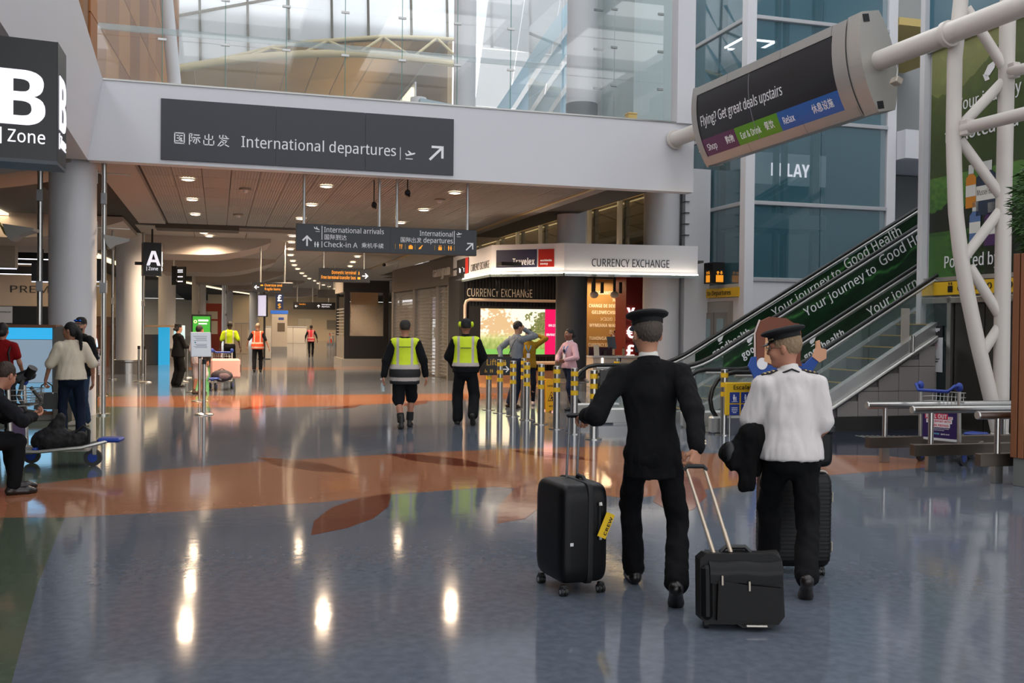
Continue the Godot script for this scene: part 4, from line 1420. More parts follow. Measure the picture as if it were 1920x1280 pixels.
	struct("trim_8", mb(Transform3D(Basis(Vector3.BACK, -0.12), Vector3(9.5, 7.9, -29.5))).box(Vector3.ZERO, Vector3(7.5, 0.35, 0.3)), mat("a9bcc6", 0.5))
	# roof over the upper floor, open over the sails
	struct("roof_1", mb().box(Vector3(-2.0, 18.2, -29.5), Vector3(14.0, 0.3, 21.0)), M.white)
	struct("roof_2", mb().box(Vector3(21.5, 18.2, -29.5), Vector3(10.0, 0.3, 21.0)), M.white)
	for i in 5:
		struct("roof_bar", mb().box(Vector3(10.8, 18.2, -20.0 - i * 4.6), Vector3(11.4, 0.25, 0.25)), M.frame)
	struct("wall_upper_right", mb().box(Vector3(22.5, 11.5, -45.0), Vector3(0.3, 13.0, 52.0)), mat("c8cdd0", 0.7))
	struct("floor_upper", mb().box(Vector3(1.3, 5.86, -45.0), Vector3(16.6, 0.06, 52.0)), mat("8d8d90", 0.4))
	# tall glass screen on the beam: panes, clamps, rail
	var gs := thing("glass_screen", "tall clear glass screen standing on the white beam", "balustrade", Vector3(0, 5.97, -18.92))
	for i in 8:
		var x := -2.08 + i * 1.09
		for j in 3:
			put("glass_pane", mb().box(Vector3(x + 0.545, 0.405 + j * 0.81, 0), Vector3(1.078, 0.8, 0.014)), M.glass, gs)
		if i > 0:
			put("glass_edge", mb().box(Vector3(x, 1.215, 0), Vector3(0.011, 2.43, 0.016)), mat("4f8a80", 0.2), gs)
			for j in 3:
				put("clamp", mb().box(Vector3(x, 0.81 * (j + 1), 0.012), Vector3(0.15, 0.045, 0.03), 0.004), M.alu, gs)
	put("hand_rail", mb().box(Vector3(2.3, 1.05, -0.35), Vector3(8.8, 0.11, 0.05), 0.01), pane("c8d8d8", 0.35, 0.05), gs)
	# the screen turns back at the lift lobby
	var g2 := thing("glass_screen", "glass screen in front of the grey upstairs lift lobby", "balustrade", Vector3(0, 5.97, -18.92))
	for i in 2:
		for j in 3:
			put("glass_pane", mb().box(Vector3(7.22 + i * 1.1, 0.405 + j * 0.81, 0), Vector3(1.085, 0.8, 0.014)), M.glass, g2)
			put("clamp", mb().box(Vector3(7.76 + i * 1.1 - (0.06 if i else 0.0), 0.78 * (j + 1) - 0.1, 0.012), Vector3(0.13, 0.05, 0.03), 0.004), mat("8e9492", 0.4, 0.7), g2)
	for j in 3:
		put("side_pane", mb().box(Vector3(6.65, 0.405 + j * 0.81, -1.2), Vector3(0.014, 0.8, 2.2)), M.glass, g2)
		put("clamp", mb().box(Vector3(7.45, 0.62 + j * 0.8, -0.1), Vector3(0.2, 0.05, 0.03), 0.004), mat("5e6462", 0.4, 0.7), g2)
	struct("wall_lift_lobby", mb().box(Vector3(9.6, 8.6, -22.0), Vector3(1.9, 5.4, 0.3)), mat("b4c2c2", 0.6))
	struct("wall_lift_lobby", mb().box(Vector3(8.75, 8.4, -21.0), Vector3(0.15, 5.0, 2.0)), mat("aebcbc", 0.6))
	var yb := thing("yellow_bin", "small yellow box on the floor behind the upstairs glass", "box", Vector3(8.45, 5.89, -19.6))
	put("box_body", mb().box(Vector3(0, 0.17, 0), Vector3(0.2, 0.34, 0.2), 0.01), M.yellow, yb)
	put("box_lid", mb().box(Vector3(0, 0.36, 0), Vector3(0.22, 0.04, 0.22), 0.01), mat("d8a818", 0.5), yb)
	struct("trim_9", mb().box(Vector3(9.32, 7.9, -18.9), Vector3(0.4, 3.9, 0.3)), M.fascia)
	# atrium: roof with long skylights, side walls, glazed end behind the viewer
	for i in 5:
		struct("roof_3", mb().box(Vector3(-12.0 + i * 8.6, 15.0, -1.0), Vector3(3.4, 0.4, 35.0)), M.white)
	for i in 6:
		struct("roof_4", mb().box(Vector3(5.0, 14.9, -17.0 + i * 6.4), Vector3(40.0, 0.5, 0.5)), M.white)
	struct("wall_atrium_right", mb().box(Vector3(23.5, 7.5, -3.0), Vector3(0.3, 15.0, 40.0)), M.white)
	struct("wall_atrium_left", mb().box(Vector3(-14.5, 7.5, -1.0), Vector3(0.3, 15.0, 35.0)), M.white)
	struct("wall_back", mb().box(Vector3(5.0, 12.5, 16.5), Vector3(40.0, 5.0, 0.3)), M.white)
	for i in 6:
		struct("trim_10", mb().box(Vector3(-14.0 + i * 7.6, 5.0, 16.5), Vector3(0.5, 10.0, 0.3)), M.white)


func sail_mat() -> StandardMaterial3D:
	if not M.has("sail"):
		var m := StandardMaterial3D.new()
		m.albedo_color = Color("a4bfcc")
		m.roughness = 0.8
		m.backlight_enabled = true
		m.backlight = Color(0.3, 0.36, 0.4)
		M.sail = m
	return M.sail


# ------------------------------------------------------------------ lift towers, escalators, truss, hanging sign
func build_tower() -> void:
	# glass tower: side face x = 12.88 (z -22.4 to -25.4), front face z = -22.4 (x 12.88 to 17.1)
	var t := thing("lift_tower", "tall glass lift tower with pale frames behind the escalators", "tower", Vector3(12.88, 0, -22.4))
	var fr: Material = M.frame
	put("corner_post", mb().box(Vector3(0.0, 7.5, 0.0), Vector3(0.27, 15.0, 0.27), 0.01), M.white, t)
	put("post", mb().box(Vector3(4.27, 7.5, -0.1), Vector3(0.28, 15.0, 0.3), 0.01), M.white, t)
	put("post", mb().box(Vector3(-0.04, 7.5, -3.1), Vector3(0.1, 15.0, 0.1), 0.01), fr, t)
	for y in [2.95, 4.9, 7.05, 7.6, 9.6, 11.6]:
		put("transom", mb().box(Vector3(2.13, y, 0.02), Vector3(4.0, 0.1, 0.12), 0.01), fr, t)
	for y in [2.8, 4.9, 6.9, 7.45, 9.6, 11.6]:
		put("transom", mb().box(Vector3(0.0, y, -1.55), Vector3(0.12, 0.1, 2.9), 0.01), fr, t)
	var prev := 2.95
	for y in [4.9, 7.05, 7.6, 9.6, 11.6]:
		for i in 2:
			put("glass_pane", mb().box(Vector3(1.15 + i * 1.97, (prev + y) / 2, 0.0), Vector3(1.95, y - prev - 0.1, 0.014)), M.teal, t)
		prev = y
	prev = 2.8
	for y in [4.9, 6.9, 7.45, 9.6, 11.6]:
		for i in 2:
			put("glass_pane", mb().box(Vector3(0.0, (prev + y) / 2, -0.85 - i * 1.4), Vector3(0.014, y - prev - 0.1, 1.38)), M.teal, t)
		prev = y
	put("base_panel", mb().box(Vector3(2.13, 1.45, -0.02), Vector3(4.0, 2.9, 0.1)), M.white, t)
	# shaft inside
	put("shaft_wall", mb().box(Vector3(2.3, 7.5, -3.3), Vector3(4.8, 15.0, 0.2)), mat("4f656e", 0.7), t)
	put("shaft_wall", mb().box(Vector3(4.5, 7.5, -1.9), Vector3(0.2, 15.0, 2.8)), mat("5d747d", 0.7), t)
	for d in [[0.75, -1.2, 0.14], [1.15, -1.9, 0.2], [1.55, -1.2, 0.1], [2.3, -2.0, 0.12], [2.55, -0.9, 0.2], [0.5, -2.3, 0.2]]:
		put("guide_rail", mb().box(Vector3(d[0], 7.5, d[1]), Vector3(d[2], 15.0, 0.16)), mat("1d2428", 0.5), t)
	for d in [Vector3(1.5, 4.55, -1.4), Vector3(1.5, 8.9, -1.5)]:
		put("cross_beam", mb().box(d, Vector3(2.6, 0.4, 1.4), 0.01), mat("39464c", 0.5), t)
	# lift doors in the side face
	put("door_frame", mb().box(Vector3(0.0, 1.25, -1.5), Vector3(0.1, 2.5, 2.9)), M.white, t)
	put("door_surround", mb().box(Vector3(-0.07, 1.2, -1.45), Vector3(0.08, 2.4, 1.8), 0.01), mat("b0a99e", 0.3, 0.9), t)
	for i in 2:
		var d := put("lift_door", mb().box(Vector3(-0.115, 1.06, -1.08 - i * 0.72), Vector3(0.04, 2.1, 0.7), 0.006), mat("9c948a", 0.3, 0.9), t)
		put("door_window", mb().box(Vector3(-0.14, 1.15, -1.08 - i * 0.72), Vector3(0.01, 1.6, 0.36)), mat("8fa8ae", 0.15), d)
	put("notice", mb().box(Vector3(-0.07, 1.25, -2.75), Vector3(0.02, 0.62, 0.22)), M.white, t)
	put("notice_head", mb().box(Vector3(-0.085, 1.65, -2.75), Vector3(0.02, 0.2, 0.22)), M.black, t)
	text("G", 0.16, Vector2(-0.06, 1.62), M.letter, t, Transform3D(Basis(Vector3.UP, -PI / 2), Vector3(-0.08, 0, -0.4)))
	# yellow band with words
	var yb := put("yellow_band", mb().box(Vector3(-0.1, 2.63, -1.55), Vector3(0.1, 0.24, 2.95), 0.004), M.yellow, t)
	var bt := Transform3D(Basis(Vector3.UP, -PI / 2), Vector3(-0.152, 2.55, -1.55))
	text("Lift to Departures", 0.12, Vector2(-0.55, 0.02), M.black, yb, bt, 1.6)
	glyph(LIFTS, 0.16, Vector2(-1.0, 0.0), M.black, yb, bt)
	glyph(WHEELCHAIR, 0.16, Vector2(-0.8, 0.0), M.black, yb, bt)
	# projecting black sign
	var ps := thing("lift_sign", "black projecting sign with amber lift arrows above the yellow band", "sign", Vector3(12.62, 2.85, -23.6))
	put("sign_box", mb().box(Vector3(0, 0.3, 0), Vector3(0.36, 0.56, 0.5), 0.01), M.blacksign, ps)
	glyph(LIFTS, 0.3, Vector2(-0.15, 0.05), M.amber, ps, Transform3D(Basis(), Vector3(0.02, 0, 0.252)), "sign_pictogram")
	glyph(LIFTS, 0.3, Vector2(-0.15, 0.05), M.amber, ps, Transform3D(Basis(Vector3.UP, -PI / 2), Vector3(-0.182, 0, 0)), "sign_pictogram")
	put("bracket", mb().box(Vector3(0.2, 0.3, 0), Vector3(0.1, 0.3, 0.06)), M.dark, ps)
	# hanging square lamps and a lit shop name upstairs, seen through the tower
	for i in 2:
		var lp := thing("square_lamp", ["nearer square light ring hanging behind the tower glass", "farther square light ring hanging behind the tower glass"][i], "light", Vector3(13.9 + i * 1.2, 9.45 - i * 0.3, -24.2 - i * 0.4))
		for q in [[Vector3(0, 0, 0.5), Vector3(1.05, 0.05, 0.05)], [Vector3(0, 0, -0.5), Vector3(1.05, 0.05, 0.05)], [Vector3(0.5, 0, 0), Vector3(0.05, 0.05, 1.0)], [Vector3(-0.5, 0, 0), Vector3(0.05, 0.05, 1.0)]]:
			put("light_tube", mb().box(q[0], q[1]), glow("eef4ff", 2.2), lp)
		put("wire", mb().cyl(Vector3(0, 0, 0), Vector3(0, 2.0, 0), 0.006, 0.006, 5), M.dark, lp)
	var rp := thing("shop_sign", "pale lit shop name panel seen through the tower glass", "sign", Vector3(15.55, 5.95, -24.9))
	put("sign_panel", mb().box(Vector3(0, 0.3, 0), Vector3(2.6, 0.9, 0.06)), mat("a9bac0", 0.6), rp)
	text("RELAY", 0.36, Vector2(-0.5, 0.1), M.lit, rp, Transform3D(Basis(), Vector3(0, 0, 0.03)), 1.25, "bold")
	# walls behind and right of the tower
	struct("wall_tower_back", mb().box(Vector3(17.5, 7.5, -26.6), Vector3(11.0, 15.0, 0.3)), mat("b9bcbc", 0.7))
	struct("trim_11", mb().box(Vector3(19.0, 6.6, -24.0), Vector3(3.4, 0.75, 4.0)), M.fascia)
	struct("wall_recess", mb().box(Vector3(19.0, 3.2, -24.6), Vector3(3.4, 6.0, 0.3)), mat("77797a", 0.7))
	struct("ceiling_recess", mb().box(Vector3(19.0, 9.9, -24.4), Vector3(3.4, 0.2, 4.2)), mat("cbb472", 0.7))
	put("vent", mb().box(Vector3(19.6, 8.8, -26.4), Vector3(0.6, 0.3, 0.06)), M.dark).set_meta("kind", "structure")
	# white wall strip beside the kiosk
	struct("trim_12", mb().box(Vector3(12.45, 3.0, -24.4), Vector3(0.75, 6.0, 0.3)), M.white)


func green_print() -> ImageTexture:
	if M.has("green_print"):
		return M.green_print
	var im := Image.create(1024, 128, false, Image.FORMAT_RGB8)
	var fn := FastNoiseLite.new()
	fn.seed = 11
	fn.frequency = 0.006
	fn.fractal_octaves = 4
	var fine := FastNoiseLite.new()
	fine.seed = 4
	fine.frequency = 0.05
	for y in 128:
		for x in 1024:
			var hgt := 50.0 + fn.get_noise_2d(x, 0) * 60.0 + 18.0 * sin(x * 0.012)
			var a := fn.get_noise_2d(x * 1.4, y * 3.0) * 0.5 + fine.get_noise_2d(x, y) * 0.25
			var c := Color("0d2014").lerp(Color("1c4424"), clampf(0.4 + a, 0, 1))
			var band := absf(y - hgt)
			if band < 12.0:
				c = c.lerp(Color("4a8a45"), (1.0 - band / 12.0) * clampf(0.6 + a * 1.6, 0, 1))
			im.set_pixel(x, y, c)
	M.green_print = ImageTexture.create_from_image(im)
	return M.green_print


func incline(x: float, xs: float) -> float:
	# height of the step line over the floor at x, with soft ends
	var d := x - xs
	if d <= -0.45:
		return 0.0
	if d < 0.45:
		return 0.577 * (d + 0.45) * (d + 0.45) / 1.8
	return 0.577 * d


func balustrade(root: Node, z: float, xs: float, xn: float, advert: bool, say: int) -> void:
	var xt := xs + 10.0
	var path := []
	for i in 9:   # newel: half circle
		var a := -PI / 2 - PI * i / 8.0
		path.append(Vector3(xn + 0.43 + cos(a) * 0.43, 0.55 + sin(a) * 0.43, z))
	var x := xn + 0.7
	while x < xt:
		path.append(Vector3(x, 0.98 + incline(x, xs), z))
		x += 0.15 if x < xs + 0.6 else 1.0
	path.append(Vector3(xt, 0.98 + incline(xt, xs), z))
	put("handrail", mb().tube(path, 0.038, 8), mat("0d0d0e", 0.35), root)
	var low := []
	for p in path:
		low.append(p + Vector3(0, -0.055, 0.012))
	put("handrail_track", mb().tube(low.slice(8), 0.028, 6), M.alu, root)
	# glass or printed panels from deck to track
	var glassm: Material = pane("8fa6a4", 0.16)
	var xs0 := xn + 0.25
	var n_ := 0
	while xs0 < xt - 0.1:
		var xe := minf(xs0 + (0.9 if xs0 < xs + 0.7 else 1.6), xt)
		var m := 6
		var b := mb()
		for zz in [z - 0.012, z + 0.012]:
			for i in m:
				var a0 := lerpf(xs0 + 0.008, xe - 0.008, i / float(m))
				var a1 := lerpf(xs0 + 0.008, xe - 0.008, (i + 1) / float(m))
				b.face([Vector3(a0, 0.2 + incline(a0, xs), zz), Vector3(a1, 0.2 + incline(a1, xs), zz), Vector3(a1, 0.9 + incline(a1, xs), zz), Vector3(a0, 0.9 + incline(a0, xs), zz)], Vector3(a0, 0.5, z))
		put("glass_pane", b, glassm, root)
		xs0 = xe
		n_ += 1
	if advert:
		var g := []
		for r in 2:
			var row := []
			for i in 25:
				var ax := xs + 0.55 + (xt - xs - 0.6) * i / 24.0
				row.append(Vector3(ax, (0.26 if r else 0.88) + incline(ax, xs), z + 0.02))
			g.append(row)
		var gm := StandardMaterial3D.new()
		gm.albedo_texture = green_print()
		gm.roughness = 0.3
		gm.uv1_offset = Vector3(0.23 * say, 0, 0)
		var ad := put("advert_panel", mb().sheet(g), gm, root)
		var ang := atan(0.577)
		var s0 := Transform3D(Basis(Vector3.BACK, ang), Vector3(xs + 2.25, 0.62 + incline(xs + 2.25, xs), z + 0.022))
		text("Your journey to", 0.165, Vector2(0, 0), M.letter, ad, s0, 1.75)
		text("Good Health", 0.2, Vector2(1.9, 0.03), M.letter, ad, s0, 1.5, "script")
		var s1 := Transform3D(Basis(Vector3.BACK, ang), Vector3(xs + 0.95, 0.58 + incline(xs + 0.95, xs), z + 0.022))
		text("goodhealth", 0.13, Vector2(0, 0), M.letter, ad, s1, 0.92, "bold")
		text("NATURALLY NEW ZEALAND", 0.035, Vector2(0.16, -0.1), M.letter, ad, s1, 0.78)
		glyph("10,60 40,20 95,5 90,45 55,75 20,80;0,95 40,85 55,98 20,100", 0.2, Vector2(0.2, 0.16), M.letter, ad, s1, "leaf_mark")


func build_escalators() -> void:
	for e in 2:
		var zf: float = [-17.1, -15.2][e]
		var zn: float = [-16.0, -14.2][e]
		var xs: float = [8.2, 8.98][e]
		var xn: float = [6.3, 7.55][e]
		var t := thing("escalator", ["far escalator with dark green printed sides rising to the right", "near escalator with clear glass side rising to the right"][e], "escalator", Vector3.ZERO)
		balustrade(t, zf, xs, xn, true, e * 2)
		balustrade(t, zn, xs, xn, e == 0, 1)
		var sm := mat("3f3e3c", 0.5, 0.3)
		var edge := mat("c09a2a", 0.6)
		for i in 26:
			var x := xs + i * 0.346
			var y := 0.2 * (i + 1)
			var st := put("step", mb().box(Vector3(x + 0.19, y - 0.11, (zf + zn) / 2), Vector3(0.37, 0.2, zn - zf - 0.16), 0.006), sm, t)
			put("step_edge", mb().box(Vector3(x + 0.015, y - 0.006, (zf + zn) / 2), Vector3(0.03, 0.016, zn - zf - 0.16)), edge, st)
			put("step_edge", mb().box(Vector3(x + 0.19, y - 0.006, zn - 0.095), Vector3(0.36, 0.016, 0.02)), edge, st)
		put("landing_plate", mb().box(Vector3((xn + xs) / 2, 0.012, (zf + zn) / 2), Vector3(xs - xn, 0.024, zn - zf - 0.1)), mat("8e8d88", 0.4, 0.8), t)
		for z in [zf, zn]:
			var deck := mb()
			var x := xn + 0.3
			while x < xs + 9.9:
				var x1 := x + (0.15 if x < xs + 0.5 else 1.0)
				var c := Vector3((x + x1) / 2, 0.08 + incline((x + x1) / 2, xs), z)
				var p := []
				for q in [[x, -0.02], [x1, -0.02], [x1, 0.2], [x, 0.2]]:
					p.append(Vector3(q[0], q[1] + incline(q[0], xs), z))
				var w := Vector3(0, 0, 0.075)
				deck.face([p[0] + w, p[1] + w, p[2] + w, p[3] + w], c)
				deck.face([p[0] - w, p[1] - w, p[2] - w, p[3] - w], c)
				deck.face([p[3] - w, p[2] - w, p[2] + w, p[3] + w], c)
				deck.face([p[0] - w, p[1] - w, p[1] + w, p[0] + w], c)
				x = x1
			put("deck", deck, M.alu, t)
			put("newel_base", mb().box(Vector3(xn + 0.45, 0.14, z), Vector3(0.9, 0.28, 0.16), 0.03), M.alu, t)
		if e == 1:
			# steel trim and tiled side below the deck
			var tr := []
			for x in [9.2, 9.5, 10.0, 12.0, 15.0, 18.5]:
				tr.append(Vector3(x, incline(x, xs) - 0.06, zn + 0.1))
			put("edge_trim", mb().tube(tr, 0.045, 8), M.steel, t)
			var tiles := mat("8d8683", 0.55)
			for i in 6:
				for j in 3:
					var x0 := 9.45 + i * 0.4
					var y0 := 0.24 + j * 0.42
					var ytop := minf(incline(x0 + 0.2, xs) - 0.12, 9.0)
					if ytop > y0 + 0.05:
						var y1 := minf(y0 + 0.412, ytop)
						put("side_tile", mb().box(Vector3(x0 + 0.2, (y0 + y1) / 2, zn + 0.06), Vector3(0.392, y1 - y0, 0.04), 0.003), tiles, t)
			var side := mb()
			var poly := PackedVector2Array([Vector2(9.2, 0.02), Vector2(18.6, 0.02), Vector2(18.6, incline(18.6, xs) - 0.08), Vector2(9.5, incline(9.5, xs) - 0.08), Vector2(9.2, 0.1)])
			side.prism(poly, zf - 0.04, zn + 0.035)
			put("side_body", side, mat("6b6664", 0.6), t)
			put("plinth", mb().box(Vector3(12.2, 0.11, zn + 0.05), Vector3(5.0, 0.22, 0.06)), mat("3c3a38", 0.4, 0.5), t)
			put("guard_panel", mb(Transform3D(Basis(), Vector3(11.18, 1.75, zn + 0.05))).box(Vector3.ZERO, Vector3(0.17, 0.62, 0.02), 0.006), pane("c8c0b4", 0.5, 0.3), t)
			put("guard_post", mb().cyl(Vector3(11.3, 1.25, zn + 0.1), Vector3(11.3, 1.6, zn + 0.1), 0.03, 0.03, 12), M.steel, t)
	# yellow notice board at the foot of the near escalator
	var s := thing("escalator_sign", "yellow rounded escalator safety board with blue squares", "sign", Vector3(7.62, 0, -13.85))
	put("board", mb().box(Vector3(0.36, 0.58, 0), Vector3(0.72, 0.52, 0.03), 0.014), M.yellow, s)
	text("Escalator", 0.065, Vector2(0.14, 0.73), M.black, s, Transform3D(Basis(), Vector3(0, 0, 0.015)), 0.42)
	for i in 3:
		for j in 2:
			var pnl := put("blue_square", mb().box(Vector3(0.16 + i * 0.2, 0.6 - j * 0.19, 0.018), Vector3(0.17, 0.17, 0.008)), mat("2a3f8c", 0.5), s)
			glyph("o40,20,10;28,32 52,32 52,70 46,70 46,94 34,94 34,70 28,70;60,40 72,40 72,94 60,94;8,96 92,96 92,100 8,100" if j == 0 else "10,20 90,20 90,28 10,28;10,40 90,40 90,48 10,48;10,60 90,60 90,68 10,68;25,80 75,80 75,88 25,88", 0.13, Vector2(0.095 + i * 0.2, 0.535 - j * 0.19), M.letter, pnl, Transform3D(Basis(), Vector3(0, 0, 0.02)))
	for i in 2:
		put("leg", mb().cyl(Vector3(0.1 + i * 0.5, 0, -0.02), Vector3(0.1 + i * 0.5, 0.34, -0.02), 0.018, 0.018, 10), M.steel, s)
	# plain standee with a thumb up behind the second pilot
	var st := thing("cutout_standee", "flat brown and blue cut-out figure with raised thumb", "standee", Vector3(8.2, 0, -13.2))
	var hair := PackedVector2Array()
	for q in [Vector2(-0.42, 1.15), Vector2(-0.43, 1.62), Vector2(-0.36, 1.8), Vector2(-0.2, 1.87), Vector2(0.08, 1.85), Vector2(0.2, 1.78), Vector2(0.3, 1.77), Vector2(0.34, 1.62), Vector2(0.33, 1.2), Vector2(0.36, 1.12)]:
		hair.append(q)
	put("hair_board", mb().prism(hair, -0.02, 0.02), mat("7a4632", 0.6), st)
	put("board_edge", mb().tube([Vector3(-0.44, 1.15, 0.0), Vector3(-0.45, 1.62, 0.0), Vector3(-0.37, 1.82, 0.0)], 0.014, 6), mat("d9c6c0", 0.6), st)
	put("face_board", mb().prism(PackedVector2Array([Vector2(-0.3, 1.2), Vector2(-0.28, 1.64), Vector2(0.24, 1.64), Vector2(0.24, 1.2), Vector2(0.0, 1.08)]), 0.021, 0.03), mat("d8a67c", 0.6), st)
	put("shirt_board", mb().prism(PackedVector2Array([Vector2(-0.56, 1.12), Vector2(-0.5, 1.26), Vector2(-0.3, 1.28), Vector2(0.2, 1.18), Vector2(0.42, 1.16), Vector2(0.56, 1.28), Vector2(0.66, 1.2), Vector2(0.5, 0.98), Vector2(0.4, 0.3), Vector2(-0.4, 0.3), Vector2(-0.46, 0.96)]), -0.015, 0.018), mat("28509c", 0.6), st)
	put("bubble", mb().cyl(Vector3(-0.33, 1.16, 0.018), Vector3(-0.33, 1.16, 0.026), 0.09, 0.09, 20), M.letter, st)
	put("thumb_board", mb().prism(PackedVector2Array([Vector2(0.54, 1.26), Vector2(0.6, 1.4), Vector2(0.6, 1.5), Vector2(0.66, 1.52), Vector2(0.68, 1.4), Vector2(0.78, 1.38), Vector2(0.78, 1.24), Vector2(0.66, 1.18)]), 0.0, 0.03), mat("dfa884", 0.6), st)
	put("foot", mb().box(Vector3(0, 0.15, -0.05), Vector3(0.7, 0.3, 0.4), 0.02), mat("28509c", 0.6), st)


func poster_print() -> ImageTexture:
	var w := 256
	var hh := 512
	var im := Image.create(w, hh, false, Image.FORMAT_RGB8)
	var fn := FastNoiseLite.new()
	fn.seed = 21
	fn.frequency = 0.008
	var fine := FastNoiseLite.new()
	fine.seed = 8
	fine.frequency = 0.07
	for y in hh:
		for x in w:
			var v := float(y) / hh
			var c := Color("8b8f58").lerp(Color("5d6a34"), clampf(v * 2.2, 0, 1))
			var ridge := 0.1 + 0.12 * sin(x * 0.016 + 0.8) + fn.get_noise_2d(x, 3) * 0.06
			if v > ridge:
				c = Color("55632e").lerp(Color("3a4a24"), clampf((v - ridge) * 2.2, 0, 1))
			if v > 0.56:
				c = Color("5c8a3a").lerp(Color("2f5a26"), clampf((v - 0.56) * 4.0 + fine.get_noise_2d(x, y) * 0.5, 0, 1))
			if v > 0.68 + fn.get_noise_2d(x, 40) * 0.1 and v < 0.8:
				c = Color("16241a")
			if v > 0.82:
				c = Color("3c6a30").lerp(Color("142016"), clampf((x - 60.0) / 100.0 + fine.get_noise_2d(x, y) * 0.6, 0, 1))
			c = c.lerp(Color(c.r * 1.3, c.g * 1.3, c.b * 1.1), clampf(fn.get_noise_2d(x * 3.0, y * 3.0), 0, 1) * 0.5)
			im.set_pixel(x, y, c)
	return ImageTexture.create_from_image(im)


func build_right_lift() -> void:
	# lift front along z at x about 11.85, facing left
	var t := thing("passenger_lift", "passenger lift front with green hill poster above glass doors", "lift", Vector3(11.85, 0, -14.55), -0.05)
	put("body", mb().box(Vector3(0.7, 4.2, 1.9), Vector3(1.3, 8.4, 3.7)), M.white, t)
	put("post", mb().box(Vector3(-0.02, 4.2, 0.0), Vector3(0.14, 8.4, 0.12), 0.006), M.white, t)
	var pm := StandardMaterial3D.new()
	pm.albedo_texture = poster_print()
	pm.roughness = 0.35
	var po := put("poster", mb().quad(Vector3(0.02, 2.6, 0.12), Vector3(0.02, 2.6, 2.6), Vector3(0.02, 6.5, 2.6), Vector3(0.02, 6.5, 0.12)), pm, t)
	var pt := Transform3D(Basis(Vector3.UP, -PI / 2), Vector3(0.015, 0, 0))
	text("Your journey", 0.2, Vector2(0.8, 5.35), M.letter, po, pt, 1.45)
	text("to Aotearoa", 0.26, Vector2(0.5, 4.85), M.letter, po, pt, 1.7, "script")
	text("Powered by", 0.2, Vector2(0.55, 2.75), M.letter, po, pt, 1.3)
	glyph("10,60 40,20 95,5 90,45 55,75 20,80;0,60 40,70 55,98 20,100", 0.3, Vector2(1.4, 5.7), M.letter, po, pt, "leaf_mark")
	# printed bottles on the poster
	for d in [[0.75, 3.1, 0.2, 0.7, "4a8c3a"], [1.05, 3.7, 0.24, 0.62, "d88a24"], [1.3, 3.55, 0.46, 0.8, "24344a"], [1.15, 3.1, 0.26, 0.6, "5a78a8"], [1.5, 3.05, 0.3, 0.6, "4a2a5c"], [1.75, 3.1, 0.2, 0.6, "c86a28"]]:
		glyph("0,100 100,100 100,22 70,10 30,10 0,22", d[3], Vector2(d[0], d[1]), mat(d[4], 0.4), po, pt, "printed_bottle", null, d[2] / d[3])
		glyph("0,70 100,70 100,40 0,40", d[3], Vector2(d[0], d[1]), mat("e4e4dc", 0.4), po, pt.translated_local(Vector3(0, 0, 0.002)), "printed_label", null, d[2] / d[3])
		glyph("24,100 76,100 76,0 24,0", 0.16, Vector2(d[0], d[1] + d[3] * 0.88), mat("d8dad6", 0.4), po, pt, "printed_lid", null, d[2] / 0.16)
	text("Mussel 6000", 0.09, Vector2(1.32, 3.88), M.black, po, pt, 0.43)
	put("poster_frame", mb().box(Vector3(-0.01, 2.56, 1.3), Vector3(0.06, 0.07, 2.7)), M.alu, t)
	put("poster_frame", mb().box(Vector3(-0.01, 6.53, 1.3), Vector3(0.06, 0.06, 2.7)), M.alu, t)
	put("upper_glass", mb().box(Vector3(0.02, 7.4, 1.3), Vector3(0.03, 1.6, 2.6)), mat("3f6f80", 0.15), t)
	var yb := put("yellow_band", mb().box(Vector3(-0.02, 2.4, 1.3), Vector3(0.08, 0.22, 2.6)), M.yellow, t)
	var bt := Transform3D(Basis(Vector3.UP, -PI / 2), Vector3(-0.065, 2.31, 0))
	glyph(LIFTS, 0.17, Vector2(0.72, 0.02), M.black, yb, bt)
	glyph(WHEELCHAIR, 0.17, Vector2(0.95, 0.02), M.black, yb, bt)
	text("Lift to Departures", 0.13, Vector2(1.25, 0.05), M.black, yb, bt, 1.7)
	put("glass_front", mb().box(Vector3(0.0, 1.12, 0.42), Vector3(0.04, 2.2, 0.6)), mat("1d2b2a", 0.08), t)
	put("door_frame", mb().box(Vector3(-0.02, 1.13, 0.78), Vector3(0.1, 2.26, 0.1), 0.006), M.steel, t)
	put("door_head", mb().box(Vector3(-0.02, 2.2, 1.3), Vector3(0.1, 0.1, 2.6), 0.006), M.steel, t)
	for i in 2:
		put("lift_door", mb().box(Vector3(0.02, 1.08, 1.2 + i * 0.72), Vector3(0.04, 2.14, 0.7), 0.006), mat("4f4c48", 0.3, 0.8), t)
	put("sill", mb().box(Vector3(-0.03, 0.03, 1.3), Vector3(0.2, 0.06, 2.6)), M.steel, t)
	var nt := put("notice", mb().box(Vector3(-0.035, 1.28, 0.4), Vector3(0.01, 0.6, 0.4)), M.white, t)
	put("notice_head", mb().box(Vector3(-0.036, 1.67, 0.4), Vector3(0.012, 0.2, 0.4)), M.black, nt)
	var nf := Transform3D(Basis(Vector3.UP, -PI / 2), Vector3(-0.043, 0, 0))
	text("Passenger", 0.06, Vector2(0.24, 1.68), M.letter, nt, nf, 0.3, "bold")
	text("lift", 0.06, Vector2(0.24, 1.6), M.letter, nt, nf, 0.1, "bold")
	put("ban_ring", mb(Transform3D(Basis(Vector3.FORWARD, PI / 2), Vector3(-0.043, 1.42, 0.4))).lathe([Vector2(0.05, 0.0), Vector2(0.05, 0.004), Vector2(0.07, 0.004), Vector2(0.07, 0.0)], Vector3.ZERO, 20), mat("c03030", 0.5), nt)
